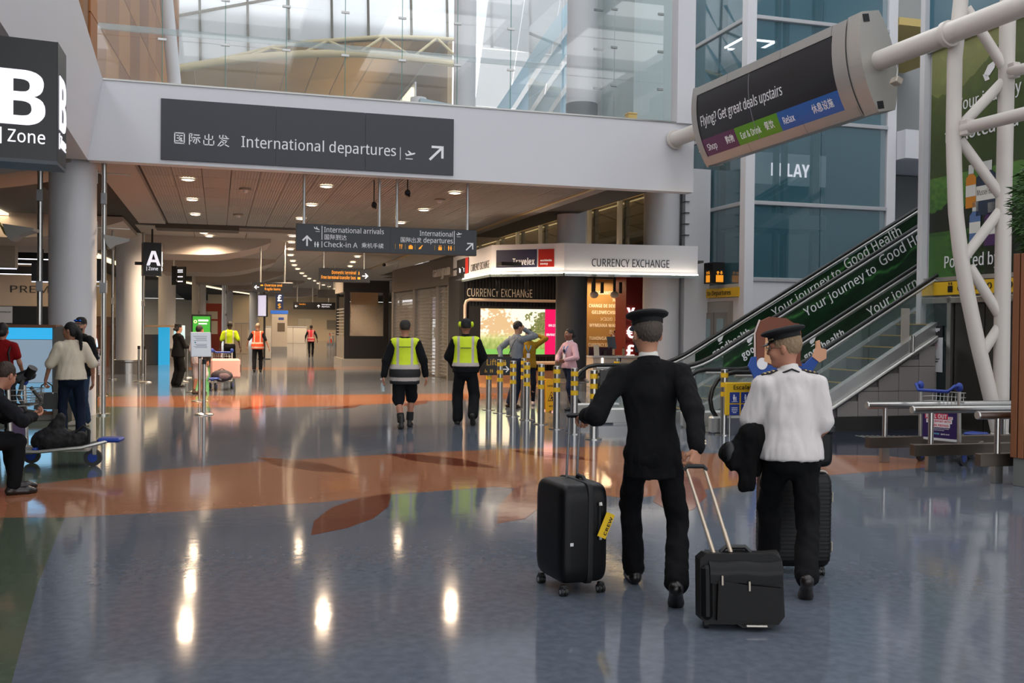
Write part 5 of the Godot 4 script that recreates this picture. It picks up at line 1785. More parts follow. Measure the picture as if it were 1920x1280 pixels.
	text("For all goods\ndeliveries in level 1\nuse lift 2 located\non the outer\nforecourt", 0.026, Vector2(0.25, 1.06), mat("333333", 0.6), nt, nf, 0.28)


func build_truss() -> void:
	var t := thing("truss_column", "white tubular truss column with bowed chord at right", "column", Vector3.ZERO)
	var m := mat("d2cbc3", 0.45)
	put("chord", mb().tube([Vector3(10.96, 8.4, -11.78), Vector3(10.96, 7.41, -11.75), Vector3(10.95, 6.49, -11.74), Vector3(10.90, 3.47, -11.70), Vector3(10.88, 0.46, -11.66), Vector3(10.87, 0.16, -11.66)], 0.11, 16), m, t)
	put("chord", mb().tube([Vector3(10.75, 8.4, -11.86), Vector3(10.50, 7.41, -11.89), Vector3(10.29, 6.48, -11.93), Vector3(10.21, 5.63, -11.94), Vector3(10.20, 4.62, -11.93), Vector3(10.21, 4.16, -11.92), Vector3(10.24, 3.39, -11.90), Vector3(10.30, 2.85, -11.87), Vector3(10.39, 2.31, -11.84), Vector3(10.55, 1.53, -11.78), Vector3(10.73, 0.76, -11.71), Vector3(10.85, 0.25, -11.67)], 0.105, 16), m, t)
	for w in [[Vector3(10.37, 6.36, -11.91), Vector3(10.91, 5.48, -11.73)], [Vector3(10.91, 5.33, -11.73), Vector3(10.29, 4.64, -11.90)], [Vector3(10.29, 4.45, -11.90), Vector3(10.89, 3.61, -11.71)], [Vector3(10.87, 3.45, -11.71), Vector3(10.36, 2.75, -11.85)], [Vector3(10.43, 2.62, -11.83), Vector3(10.85, 1.92, -11.69)], [Vector3(10.85, 1.75, -11.69), Vector3(10.62, 1.38, -11.75)]]:
		put("web_tube", mb().cyl(w[0], w[1], 0.075, 0.075, 14), m, t)
	put("side_tube", mb().cyl(Vector3(10.29, 4.6, -11.9), Vector3(10.22, 4.56, -9.6), 0.09, 0.09, 14), m, t)
	put("side_tube", mb().cyl(Vector3(10.95, 5.44, -11.72), Vector3(10.6, 5.2, -9.9), 0.08, 0.08, 14), m, t)
	for p in [Vector3(10.27, 4.6, -11.75), Vector3(10.93, 5.43, -11.6)]:
		put("gusset", mb().box(p, Vector3(0.12, 0.22, 0.16), 0.01), m, t)
	put("base_plate", mb().cyl(Vector3(10.87, 0.0, -11.66), Vector3(10.87, 0.03, -11.66), 0.24, 0.24, 20), m, t)
	put("base_block", mb().cyl(Vector3(10.87, 0.03, -11.66), Vector3(10.87, 0.22, -11.66), 0.15, 0.12, 16), m, t)
	# boom from the truss to the beam
	var bm := thing("boom_tube", "white round boom running from the beam to the truss column", "tube", Vector3.ZERO)
	put("tube", mb().cyl(Vector3(9.09, 5.6, -18.8), Vector3(10.35, 6.064, -9.43), 0.155, 0.155, 24), m, bm)
	put("end_ring", mb().cyl(Vector3(9.09, 5.6, -18.8), Vector3(9.098, 5.602, -18.74), 0.2, 0.2, 24), m, bm)
	put("end_ring", mb().cyl(Vector3(10.02, 5.94, -11.9), Vector3(10.03, 5.945, -11.82), 0.19, 0.19, 24), m, bm)


func build_flying_sign() -> void:
	var p0 := Vector3(9.09, 5.6, -18.8)
	var a := (Vector3(10.15, 5.99, -10.92) - p0).normalized()
	var wv := Vector3.UP.cross(a).normalized()
	if wv.x > 0.0:
		wv = -wv
	var u0 := wv.cross(a).normalized()
	if u0.y < 0.0:
		u0 = -u0
	var tilt := deg_to_rad(11.0)
	var u := u0 * cos(tilt) + wv * sin(tilt)
	var n := u.cross(a)
	if n.dot(wv) < 0.0:
		n = -n
	var length := 4.18
	var s0 := 1.2
	var root := thing("hanging_sign", "large tilted grey lens-shaped sign about deals upstairs on boom", "sign", p0 + a * s0)
	# local frame: x along the boom from left to right, y up the sign, z out of the face
	root.basis = Basis(a, u, n) if Basis(a, u, n).determinant() > 0 else Basis(a, u, -n)
	var hh := 0.76
	var bulge := func(y: float) -> float:
		return 0.19 + 0.17 * (1.0 - pow(y / hh, 2.0))
	var body := PackedVector2Array()
	for i in 17:
		var y := lerpf(-hh, hh, i / 16.0)
		body.append(Vector2(bulge.call(y) - 0.02, y))
	for i in 17:
		var y := lerpf(hh, -hh, i / 16.0)
		body.append(Vector2(-bulge.call(y) + 0.02, y))
	var gm := mat("a9a7a3", 0.4, 0.5)
	var turn := Transform3D(Basis(Vector3(0, 0, 1), Vector3(0, 1, 0), Vector3(-1, 0, 0)), Vector3.ZERO)
	put("housing", mb(turn).prism(body, -length, 0.0), gm, root)
	# end caps, proud of the housing
	var cap := PackedVector2Array()
	for q in body:
		cap.append(q * 1.03)
	put("end_cap", mb(turn).prism(cap, -length - 0.3, -length + 0.0), mat("b3b0aa", 0.4, 0.5), root)
	put("end_cap", mb(turn).prism(cap, -0.02, 0.04), gm, root)
	for y in [-0.68, 0.68]:
		put("end_notch", mb().box(Vector3(length + 0.3, y, 0.12), Vector3(0.02, 0.12, 0.12)), M.dark, root)
	var curve := func(p: Vector3) -> Vector3:
		return Vector3(p.x, p.y, bulge.call(p.y) + p.z)
	var strip := func(x0: float, x1: float, y0: float, y1: float, z: float) -> MB:
		var g := []
		for i in 9:
			var y := lerpf(y1, y0, i / 8.0)
			g.append([Vector3(x0, y, bulge.call(y) + z), Vector3(x1, y, bulge.call(y) + z)])
		return mb().sheet(g)
	# frame strips round the face
	for q in [[0.0, length, -hh, -0.6], [0.0, length, 0.6, hh], [0.0, 0.16, -0.6, 0.6], [length - 0.3, length, -0.6, 0.6]]:
		put("face_frame", strip.call(q[0], q[1], q[2], q[3], 0.012), gm, root)
	var x0 := 0.16
	var x1 := length - 0.3
	var kx := length / 4.85
	var xm := 2.02 * kx
	put("face_panel", strip.call(x0, xm, -0.27, 0.6, 0.0), mat("1d2027", 0.35), root)
	put("face_panel", strip.call(xm + 0.012, x1, -0.27, 0.6, 0.0), mat("1d2027", 0.35), root)
	put("face_panel", strip.call(x0, 1.36 * kx, -0.6, -0.27, 0.001), mat("5c2a55", 0.35), root)
	put("face_panel", strip.call(1.36 * kx, 2.75 * kx, -0.6, -0.27, 0.001), mat("5a9a1e", 0.35), root)
	put("face_panel", strip.call(2.75 * kx, x1, -0.6, -0.27, 0.001), mat("1a62b0", 0.35), root)
	put("joint", strip.call(xm - 0.004, xm + 0.016, -0.6, 0.6, 0.003), mat("7d8288", 0.4), root)
	text("Flying? Get great deals upstairs", 0.19, Vector2(0.3 * kx, -0.02), M.letter, root, Transform3D(), 2.75 * kx, "sans", 0.004, false, curve)
	text("Shop", 0.12, Vector2(0.3 * kx, -0.5), M.letter, root, Transform3D(), 0.34 * kx, "sans", 0.004, false, curve)
	text("Eat & Drink", 0.12, Vector2(1.5 * kx, -0.5), M.letter, root, Transform3D(), 0.66 * kx, "sans", 0.004, false, curve)
	text("Relax", 0.12, Vector2(2.87 * kx, -0.5), M.letter, root, Transform3D(), 0.33 * kx, "sans", 0.004, false, curve)
	han("购物", 0.15, Vector2(0.98 * kx, -0.5), M.letter, root, Transform3D(), 1.08, 0.1, curve, 0.78)
	han("餐饮", 0.15, Vector2(2.3 * kx, -0.5), M.letter, root, Transform3D(), 1.08, 0.09, curve, 0.78)
	han("休息设施", 0.15, Vector2(3.72 * kx, -0.5), M.letter, root, Transform3D(), 1.08, 0.09, curve, 0.78)
	# seams of the housing
	for x in [1.1, 2.6, 3.85]:
		put("seam", strip.call(x, x + 0.006, 0.6, hh, 0.014), M.dark, root)
		put("seam", strip.call(x + 0.3, x + 0.306, -hh, -0.6, 0.014), M.dark, root)
	# floodlights on the boom
	for d in [[Vector3(-0.2, -0.42, 0.05), "small lit floodlight under the left end of the boom", true], [Vector3(length + 0.62, -0.4, 0.05), "small unlit floodlight under the right end of the boom", false]]:
		var f := thing("floodlight", d[1], "light", root.transform * (d[0] as Vector3))
		put("bracket", mb().tube([Vector3(0.02, 0.3, 0.0), Vector3(0.0, 0.12, 0.02), Vector3(0.0, 0.03, 0.0)], 0.014, 6), M.alu, f)
		put("lamp_body", mb(Transform3D(Basis(Vector3.FORWARD, 0.4), Vector3.ZERO)).box(Vector3.ZERO, Vector3(0.12, 0.1, 0.16), 0.01), mat("c8beb0", 0.4, 0.3), f)
		if d[2]:
			put("lamp_glass", mb(Transform3D(Basis(Vector3.FORWARD, 0.4), Vector3.ZERO)).box(Vector3(-0.02, -0.052, 0.02), Vector3(0.1, 0.012, 0.13)), glow("ffd9a0", 14.0), f)
			var sl := SpotLight3D.new()
			sl.name = "lamp"
			sl.light_color = Color("ffd9a0")
			sl.light_energy = 1.2
			sl.light_size = 0.05
			sl.spot_angle = 70.0
			sl.spot_range = 30.0
			sl.spot_attenuation = 2.0
			sl.shadow_enabled = true
			sl.position = Vector3(-0.05, -0.1, 0.02)
			sl.rotation = Vector3(-PI / 2, 0, 0)
			f.add_child(sl)


func build_bollards() -> void:
	var p := thing("bollard", "", "bollard", Vector3.ZERO, 0.0, "steel bollards with yellow bands")
	put("post", mb().cyl(Vector3.ZERO, Vector3(0, 1.03, 0), 0.057, 0.057, 24), M.steel, p)
	put("floor_ring", mb().cyl(Vector3.ZERO, Vector3(0, 0.012, 0), 0.13, 0.13, 24), M.steel, p)
	put("cap", mb().lathe([Vector2(0.0, 1.042), Vector2(0.05, 1.04), Vector2(0.058, 1.032), Vector2(0.058, 1.02)], Vector3.ZERO, 24), M.steel, p)
	for y in [0.91, 0.76, 0.61]:
		put("yellow_band", mb().cyl(Vector3(0, y, 0), Vector3(0, y + 0.075, 0), 0.0595, 0.0595, 24, false), M.yellow, p)
	var spots := [Vector2(5.23, -19.15), Vector2(5.25, -18.4), Vector2(5.30, -17.68), Vector2(5.34, -16.95), Vector2(5.35, -16.16), Vector2(5.36, -15.37), Vector2(5.39, -14.61), Vector2(5.42, -13.85), Vector2(5.98, -19.2), Vector2(6.95, -19.1), Vector2(7.9, -18.9), Vector2(7.69, -14.0), Vector2(6.72, -13.9), Vector2(12.2, -14.41)]
	var names := ["first steel bollard of the row, beside the man in ear defenders", "second steel bollard of the long row", "third steel bollard of the long row", "fourth steel bollard of the long row", "fifth steel bollard of the row, before the yellow floor sign", "sixth steel bollard of the long row", "seventh steel bollard of the long row", "nearest steel bollard of the row, holding the black Lift sign", "steel bollard behind the row, before the woman in mustard", "steel bollard behind the row, before the woman in pink", "steel bollard standing beside the dark column", "steel bollard in front of the yellow escalator board", "steel bollard half hidden behind the first pilot", "steel bollard behind the blue trolley handle before the lift doors"]
	for i in spots.size():
		var o: Node3D = p if i == 0 else copy_of(p, Vector3.ZERO)
		o.position = Vector3(spots[i].x, 0, spots[i].y)
		o.set_meta("label", names[i])
	# black lift signs between bollards
	for d in [[Vector3(5.02, 0.7, -19.07), 0.66, "black sign with white right arrow mounted behind the bollards", 0.0], [Vector3(5.46, 0.68, -13.72), 0.86, "black Lift sign mounted on the nearest bollard", 0.0]]:
		var s := thing("lift_sign", d[2], "sign", d[0])
		put("board", mb().box(Vector3(d[1] / 2, 0.185, 0), Vector3(d[1], 0.37, 0.025), 0.004), M.blacksign, s)
		var f := Transform3D(Basis(), Vector3(0, 0, 0.0125))
		text("Lift", 0.12, Vector2(0.14, 0.2), M.gold, s, f, 0.2)
		put("divider", mb().box(Vector3(0.4, 0.255, 0.013), Vector3(0.006, 0.12, 0.004)), M.gold, s)
		glyph(LIFTS, 0.12, Vector2(0.44, 0.19), M.gold, s, f)
		glyph(WHEELCHAIR, 0.075, Vector2(0.08, 0.05), M.gold, s, f)
		glyph(PERSONS, 0.075, Vector2(0.2, 0.05), M.gold, s, f)
		glyph(HANDS, 0.075, Vector2(0.33, 0.05), M.gold, s, f)
		glyph(ARROW_RIGHT, 0.16, Vector2(d[1] - 0.2, 0.04), M.letter, s, f)
		put("clamp", mb().box(Vector3(0.02, 0.3, -0.03), Vector3(0.05, 0.05, 0.06)), M.dark, s)
	# wet floor sign
	var wf := thing("wet_floor_sign", "yellow folding caution sign on the floor behind the bollards", "sign", Vector3(6.32, 0, -18.6), 0.25)
	for g in [-1.0, 1.0]:
		var leaf := put("leaf_board", mb(Transform3D(Basis(Vector3.RIGHT, -0.2 * g), Vector3(0, 0, 0.16 * g))).prism(PackedVector2Array([Vector2(-0.17, 0.0), Vector2(-0.1, 0.0), Vector2(-0.08, 0.03), Vector2(0.08, 0.03), Vector2(0.1, 0.0), Vector2(0.17, 0.0), Vector2(0.105, 0.6), Vector2(0.07, 0.66), Vector2(-0.07, 0.66), Vector2(-0.105, 0.6)]), -0.01, 0.01), mat("e0a010", 0.5), wf)
		if g > 0:
			var f := Transform3D(Basis(Vector3.RIGHT, -0.2), Vector3(0, 0, 0.16)) * Transform3D(Basis(), Vector3(0, 0, 0.011))
			text("CAUTION", 0.035, Vector2(0, 0.5), M.black, leaf, f, 0.16, "bold", 0.002, true)
			text("WET FLOOR", 0.03, Vector2(0, 0.1), M.black, leaf, f, 0.18, "bold", 0.002, true)
			glyph("50,4 98,92 2,92", 0.22, Vector2(-0.11, 0.2), M.black, leaf, f)
			glyph("50,16 90,86 10,86", 0.22, Vector2(-0.11, 0.2), mat("e0a010", 0.5), leaf, f.translated_local(Vector3(0, 0, 0.001)))
			glyph("o46,38,7;40,46 56,48 66,62 60,66 50,58 62,80 54,82 44,66 34,78 28,72 38,60", 0.22, Vector2(-0.11, 0.19), M.black, leaf, f.translated_local(Vector3(0, 0, 0.002)))


func make_trolley(label: String) -> Node3D:
	# nose along +x, handle at x = 0
	var t := thing("luggage_trolley", label, "trolley", Vector3.ZERO, 0.0, "airport luggage trolleys")
	var blue := mat("223f96", 0.45)
	var al := mat("c4c2bc", 0.35, 0.8)
	for g in [-1.0, 1.0]:
		put("upright", mb().cyl(Vector3(0, 0.2, g * 0.25), Vector3(-0.03, 0.96, g * 0.25), 0.026, 0.022, 12), al, t)
		put("side_rail", mb().tube([Vector3(-0.02, 0.2, g * 0.25), Vector3(0.3, 0.2, g * 0.25), Vector3(0.75, 0.24, g * 0.2), Vector3(1.0, 0.3, g * 0.1)], 0.02, 8), al, t)
		put("handle_joint", mb().ball(Vector3(-0.03, 0.98, g * 0.25), Vector3(0.05, 0.06, 0.045)), blue, t)
		var w := put("wheel", mb().cyl(Vector3(0.05, 0.1, g * 0.29), Vector3(0.05, 0.1, g * 0.25), 0.1, 0.1, 22), mat("3a3a3a", 0.6), t)
		put("hub", mb().cyl(Vector3(0.05, 0.1, g * 0.295), Vector3(0.05, 0.1, g * 0.245), 0.06, 0.06, 16), blue, w)
		put("wheel_arm", mb().box(Vector3(0.03, 0.16, g * 0.24), Vector3(0.1, 0.1, 0.03), 0.01), al, t)
	put("handle", mb().tube([Vector3(-0.03, 0.99, -0.25), Vector3(-0.14, 1.0, -0.25), Vector3(-0.2, 0.93, -0.19), Vector3(-0.2, 0.93, 0.19), Vector3(-0.14, 1.0, 0.25), Vector3(-0.03, 0.99, 0.25)], 0.022, 10), blue, t)
	for y in [0.3, 0.7]:
		put("cross_bar", mb().cyl(Vector3(0, y, -0.25), Vector3(0, y, 0.25), 0.013, 0.013, 8), al, t)
	put("nose", mb().box(Vector3(1.02, 0.31, 0), Vector3(0.26, 0.05, 0.24), 0.02), blue, t)
	put("deck", mb().box(Vector3(0.5, 0.2, 0), Vector3(0.62, 0.012, 0.36)), al, t)
	put("deck_stop", mb().box(Vector3(0.24, 0.22, 0), Vector3(0.05, 0.04, 0.46), 0.01), blue, t)
	var cw := put("wheel", mb().cyl(Vector3(0.82, 0.1, -0.025), Vector3(0.82, 0.1, 0.025), 0.1, 0.1, 22), mat("3a3a3a", 0.6), t)
	put("hub", mb().cyl(Vector3(0.82, 0.1, -0.028), Vector3(0.82, 0.1, 0.028), 0.055, 0.055, 14), blue, cw)
	put("caster_fork", mb().box(Vector3(0.84, 0.2, 0), Vector3(0.05, 0.14, 0.08), 0.01), al, t)
	# wire basket
	var wire := mb()
	for y in [0.72, 0.78, 0.84, 0.9]:
		var q := 0.22 if y > 0.8 else 0.19
		wire.tube([Vector3(0.0, y, -0.24), Vector3(q, y, -0.22), Vector3(q, y, 0.22), Vector3(0.0, y, 0.24)], 0.005, 5)
	for i in 9:
		wire.tube([Vector3(0.21, 0.9, -0.2 + i * 0.05), Vector3(0.19, 0.72, -0.2 + i * 0.05), Vector3(0.0, 0.72, -0.2 + i * 0.05)], 0.004, 4)
	put("wire_basket", wire, M.steel, t)
	# advertising panel
	var ad := put("advert_panel", mb().box(Vector3(-0.015, 0.51, 0), Vector3(0.02, 0.38, 0.44), 0.004), mat("33245c", 0.4), t)
	put("panel_rim", mb().box(Vector3(-0.015, 0.31, 0), Vector3(0.03, 0.03, 0.46)), mat("d8d8d8", 0.5), t)
	var f := Transform3D(Basis(Vector3.UP, -PI / 2), Vector3(-0.026, 0, 0))
	var red := mat("c8344e", 0.5)
	for d in [["ROLL OUT", 0.052, 0.575, 0.27, -0.035], ["THE AIRPORT WITH", 0.026, 0.525, 0.3, 0.0], ["SPARK PREPAID", 0.03, 0.472, 0.25, 0.0]]:
		put("text_bar", mb(f).box(Vector3(d[4], d[2] + d[1] / 2, 0.001), Vector3(d[3] + 0.03, d[1] + 0.022, 0.002)), red if d[0] == "ROLL OUT" else M.letter, ad)
		text(d[0], d[1], Vector2(d[4], d[2]), M.letter if d[0] == "ROLL OUT" else red, ad, f.translated_local(Vector3(0, 0, 0.002)), d[3], "bold", 0.002, true)
	put("text_bar", mb(f).box(Vector3(0.145, 0.585, 0.001), Vector3(0.06, 0.035, 0.002)), M.letter, ad)
	text("OF", 0.024, Vector2(0.145, 0.573), red, ad, f.translated_local(Vector3(0, 0, 0.002)), 0.04, "bold", 0.002, true)
	text("Get Prepaid value packs and freebies\nwith extra data and minutes", 0.012, Vector2(0, 0.42), M.letter, ad, f, 0.26, "sans", 0.002, true)
	text("GET IT BEFORE", 0.018, Vector2(-0.06, 0.37), mat("7ac4e8", 0.5), ad, f, 0.13, "bold", 0.002, true)
	text("spark.co.nz", 0.018, Vector2(0.08, 0.37), M.letter, ad, f, 0.11, "bold", 0.002, true)
	return t


func build_trolley_bay() -> void:
	var k := 0
	for d in [[8.0, -10.68, 0.775, "far steel rail of the trolley bay with round end"], [8.03, -9.87, 0.785, "middle steel rail of the trolley bay with round end"], [8.15, -8.95, 0.8, "nearest short steel rail of the trolley bay"]]:
		var t := thing("trolley_rail", d[3], "rail", Vector3(d[0], 0, d[1]), -0.06, "steel rails of the trolley bay")
		var le: float = [3.6, 3.4, 3.0][k]
		put("rail", mb().tube([Vector3(-0.1, d[2] - 0.045, 0), Vector3(le * 0.55, d[2] - 0.045, 0), Vector3(le * 0.75, d[2] - 0.045, -0.05), Vector3(le, d[2] - 0.045, -0.25)], 0.047, 16), M.steel, t)
		put("end_cap", mb().cyl(Vector3(-0.115, d[2] - 0.045, 0), Vector3(-0.1, d[2] - 0.045, 0), 0.044, 0.048, 16), M.alu, t)
		for x in [0.15, 1.9]:
			put("post", mb().cyl(Vector3(x, 0.3, 0), Vector3(x, d[2] - 0.06, 0), 0.032, 0.032, 14), M.steel, t)
			put("foot", mb().box(Vector3(x, 0.1, 0), Vector3(0.11, 0.2, 0.07), 0.005), M.steel, t)
		put("kerb_beam", mb().box(Vector3(le * 0.45 - 0.1, 0.26, 0), Vector3(le * 0.9, 0.14, 0.1), 0.005), mat("6e655c", 0.35, 0.9), t)
		k += 1
	var a := make_trolley("luggage trolley parked between the steel rails at right")
	a.position = Vector3(8.78, 0, -10.42)
	a.rotation.y = 0.42
	# planter with greenery
	var p := thing("planter", "tall timber planter with steel foot at the right edge", "planter", Vector3(8.9, 0, -8.42), 0.25)
	put("foot", mb().box(Vector3(0, 0.155, 0), Vector3(0.92, 0.31, 0.92), 0.004), mat("8c8c88", 0.45, 0.6), p)
	put("core", mb().box(Vector3(0, 1.4, 0), Vector3(0.9, 2.18, 0.9)), mat("6a4028", 0.7), p)
	for g in 4:
		for i in 12:
			var bt := Transform3D(Basis(Vector3.UP, g * PI / 2), Vector3.ZERO)
			put("batten", mb(bt).box(Vector3(-0.44 + i * 0.08, 1.42, 0.47), Vector3(0.066, 2.22, 0.04), 0.004), mat(["7d4c2e", "875334", "764629"][(i + g) % 3], 0.55), p)
	var rng := RandomNumberGenerator.new()
	rng.seed = 77
	var fo := thing("leafy_plant", "dense green plant growing from the timber planter", "plant", Vector3(8.9, 2.5, -8.42))
	for i in 9:
		put("stem", mb().cyl(Vector3(cos(i * 0.7) * 0.15, 0.0, sin(i * 0.7) * 0.15), Vector3(cos(i * 0.7) * 0.33, 0.5 + 0.06 * i, sin(i * 0.7) * 0.33), 0.012, 0.006, 6), mat("5a4630", 0.8), fo)
	put("soil", mb().cyl(Vector3(0, -0.0, 0), Vector3(0, 0.05, 0), 0.4, 0.4, 20), mat("4a3a2a", 0.9), fo)
	var lm := [mb(), mb(), mb()]
	for i in 4200:
		var th := rng.randf() * TAU
		var yy := rng.randf()
		var r := (0.42 + 0.16 * sin(yy * PI) + rng.randf() * 0.1) * (1.0 if i % 3 else rng.randf_range(0.3, 0.9))
		var o := Vector3(cos(th) * r, 0.02 + yy * 1.06, sin(th) * r)
		var out := (Vector3(cos(th), rng.randf_range(-0.7, 0.7), sin(th)) + Vector3(rng.randf_range(-0.5, 0.5), 0, rng.randf_range(-0.5, 0.5))).normalized()
		var sd := out.cross(Vector3(rng.randf_range(-1, 1), 1, rng.randf_range(-1, 1))).normalized() * rng.randf_range(0.006, 0.014)
		var l := rng.randf_range(0.05, 0.14)
		var q := [o, o + out * l * 0.5 + sd, o + out * l + Vector3(0, -0.02, 0), o + out * l * 0.5 - sd]
		lm[i % 3].quad(q[0], q[1], q[2], q[3])
	for i in 3:
		var f := put("foliage", lm[i], mat(["365a28", "44682e", "2f5224"][i], 0.6), fo)
		f.set_meta("kind", "stuff")


# ------------------------------------------------------------------ currency kiosk, shop, hanging signs, far hall
func wall_piece(a: Vector2, b: Vector2, y0: float, y1: float, thick: float) -> MB:
	# upright slab along a-b (x, z), thickness behind the left-hand side
	var d := (b - a)
	var l := d.length()
	var tf := Transform3D(Basis(Vector3.UP, -atan2(d.y, d.x)), Vector3(a.x, 0, a.y))
	return mb(tf).box(Vector3(l / 2, (y0 + y1) / 2, -thick / 2), Vector3(l, y1 - y0, thick))


func along(a: Vector2, b: Vector2) -> Transform3D:
	var d := b - a
	return Transform3D(Basis(Vector3.UP, -atan2(d.y, d.x)), Vector3(a.x, 0, a.y))


func screen_print() -> ImageTexture:
	var w := 320
	var hh := 190
	var im := Image.create(w, hh, false, Image.FORMAT_RGB8)
	var fn := FastNoiseLite.new()
	fn.seed = 5
	fn.frequency = 0.012
	var fine := FastNoiseLite.new()
	fine.seed = 6
	fine.frequency = 0.06
	for y in hh:
		for x in w:
			var u := float(x) / w
			var v := float(y) / hh
			var c := Color("fff4dc")
			var tree := fn.get_noise_2d(x, y) * 0.5 + fine.get_noise_2d(x, y) * 0.35
			# autumn trees left, dark tree right
			if v < 0.62 and u < 0.5 and tree + (0.35 - absf(u - 0.2)) > 0.18:
				c = c.lerp(Color("c88f4e"), 0.6)
			if v > 0.06 and v < 0.85 and u > 0.58 and tree + (u - 0.66) * 1.4 > 0.0:
				c = Color("5c6a3a").lerp(Color("a89a5c"), clampf(0.4 + fine.get_noise_2d(x * 2.0, y * 2.0), 0, 1))
			if v > 0.5:
				var g := Color("dfd68a").lerp(Color("8aa04a"), clampf((v - 0.5) * 2.4 + fine.get_noise_2d(x, y * 0.4) * 0.5, 0, 1))
				c = c.lerp(g, clampf((v - 0.5) * 6.0, 0, 1))
			if v > 0.88:
				c = Color("7ac85a").lerp(c, 0.3)
			if u > 0.845:
				c = Color("e6105a")
			im.set_pixel(x, y, c)
	return ImageTexture.create_from_image(im)


func build_kiosk() -> void:
	var t := thing("currency_kiosk", "white-banded currency exchange kiosk with dark ribbed back wall", "kiosk", Vector3.ZERO)
	var p := [Vector2(7.02, -30.1), Vector2(6.9, -25.1), Vector2(8.45, -23.75), Vector2(11.95, -23.25)]
	for i in 3:
		put("white_band", wall_piece(p[i], p[i + 1], 3.08, 3.82, 0.14), M.white, t)
		var lf := along(p[i], p[i + 1])
		var l: float = (p[i + 1] - p[i]).length()
		# lit lip under the band, clear edge below it
		put("light_lip", mb(lf).box(Vector3(l / 2, 3.075, 0.03), Vector3(l, 0.02, 0.05)), glow("fff0d8", 2.2), t)
		put("clear_lip", mb(lf).box(Vector3(l / 2, 3.02, 0.06), Vector3(l, 0.08, 0.02)), pane("9fb0b0", 0.4), t)
		var a := AreaLight3D.new()
		a.name = "lamp"
		a.area_size = Vector2(l, 0.04)
		a.area_normalize_energy = true
		a.light_color = Color("fff0d8")
		a.light_energy = 0.8
		a.area_range = 30.0
		a.shadow_enabled = true
		a.transform = lf * Transform3D(Basis(Vector3.RIGHT, PI * 0.42), Vector3(l / 2, 3.05, 0.09))
		t.add_child(a, true)
	# roof of the kiosk
	put("roof", flat([Vector2(7.0, -30.0), Vector2(6.95, -25.15), Vector2(8.45, -23.9), Vector2(12.2, -23.4), Vector2(12.9, -30.0)], 3.4, 3.46), mat("4a4744", 0.8), t)
	# logo panels and words
	var f1 := along(p[1], p[2])
	var logo := put("logo_panel", mb(f1).box(Vector3(0.72, 3.45, 0.012), Vector3(1.16, 0.46, 0.02), 0.004), mat("1c2042", 0.45), t)
	text("Travelex", 0.17, Vector2(0.62, 3.28), M.letter, logo, f1.translated_local(Vector3(0, 0, 0.022)), 0.62, "bold")
	var lr := put("logo_panel", mb(f1).box(Vector3(1.56, 3.45, 0.012), Vector3(0.44, 0.46, 0.02), 0.004), mat("a82820", 0.25), t)
	text("worldwide\nmoney", 0.05, Vector2(1.4, 3.28), M.letter, lr, f1.translated_local(Vector3(0, 0, 0.022)), 0.32, "bold")
	var f2 := along(p[2], p[3])
	text("CURRENCY EXCHANGE", 0.2, Vector2(0.72, 3.24), mat("14141c", 0.4), t, f2, 2.05)
	var f0 := along(p[0], p[1])
	var l0 := put("logo_panel", mb(f0).box(Vector3(1.5, 3.45, 0.012), Vector3(1.6, 0.46, 0.02), 0.004), mat("1b1a22", 0.25), t)
	put("logo_red", mb(f0).box(Vector3(2.1, 3.45, 0.024), Vector3(0.4, 0.46, 0.004)), mat("c83028", 0.3), l0)
	text("Travelex", 0.14, Vector2(1.05, 3.28), M.lit, l0, f0.translated_local(Vector3(0, 0, 0.022)), 0.7, "bold")
	text("CURRENCY EXCHANGE", 0.2, Vector2(2.55, 3.24), mat("14141c", 0.4), t, f0, 2.2)
	# dark ribbed wall
	put("back_wall", mb().box(Vector3(8.6, 1.7, -28.5), Vector3(3.4, 3.4, 0.1)), mat("121315", 0.6), t)
	for i in 34:
		put("rib", mb().box(Vector3(6.95 + i * 0.1, 1.7, -28.43), Vector3(0.05, 3.3, 0.05)), mat("1c1d20", 0.55), t)
	put("side_wall", mb().box(Vector3(6.95, 1.6, -29.35), Vector3(0.12, 3.2, 1.5)), mat("1a1b1d", 0.6), t)
	put("ceiling_void", mb().box(Vector3(9.8, 3.3, -27.0), Vector3(5.6, 0.1, 5.0)), mat("0e0e0f", 0.8), t)
	text("CURRENCY EXCHANGE", 0.24, Vector2(7.06, 2.56), mat("e8ddc8", 0.5), t, Transform3D(Basis(), Vector3(0, 0, -28.38)), 2.02)
	put("light_frame", mb().tube([Vector3(6.98, 1.0, -28.3), Vector3(6.98, 2.3, -28.3), Vector3(7.02, 2.42, -28.3), Vector3(7.12, 2.46, -28.3), Vector3(10.2, 2.46, -28.3)], 0.045, 8), mat("d8c4b0", 0.5), t)
	put("bench_shelf", mb().box(Vector3(8.5, 0.6, -28.1), Vector3(2.9, 0.08, 0.6), 0.01), mat("d9c2ac", 0.5), t)
	put("skirting", mb().box(Vector3(8.5, 0.18, -28.3), Vector3(3.1, 0.36, 0.1)), mat("c49a74", 0.5), t)
	put("floor_plate", mb().box(Vector3(8.4, 0.004, -27.2), Vector3(2.9, 0.006, 2.2)), mat("b98a5e", 0.2), t)
	# gold wall of words and red pier with signs
	var gw := put("gold_wall", mb().box(Vector3(11.3, 1.6, -29.1), Vector3(2.6, 3.2, 0.1)), mat("a98450", 0.4, 0.2), t)
	var k := 0
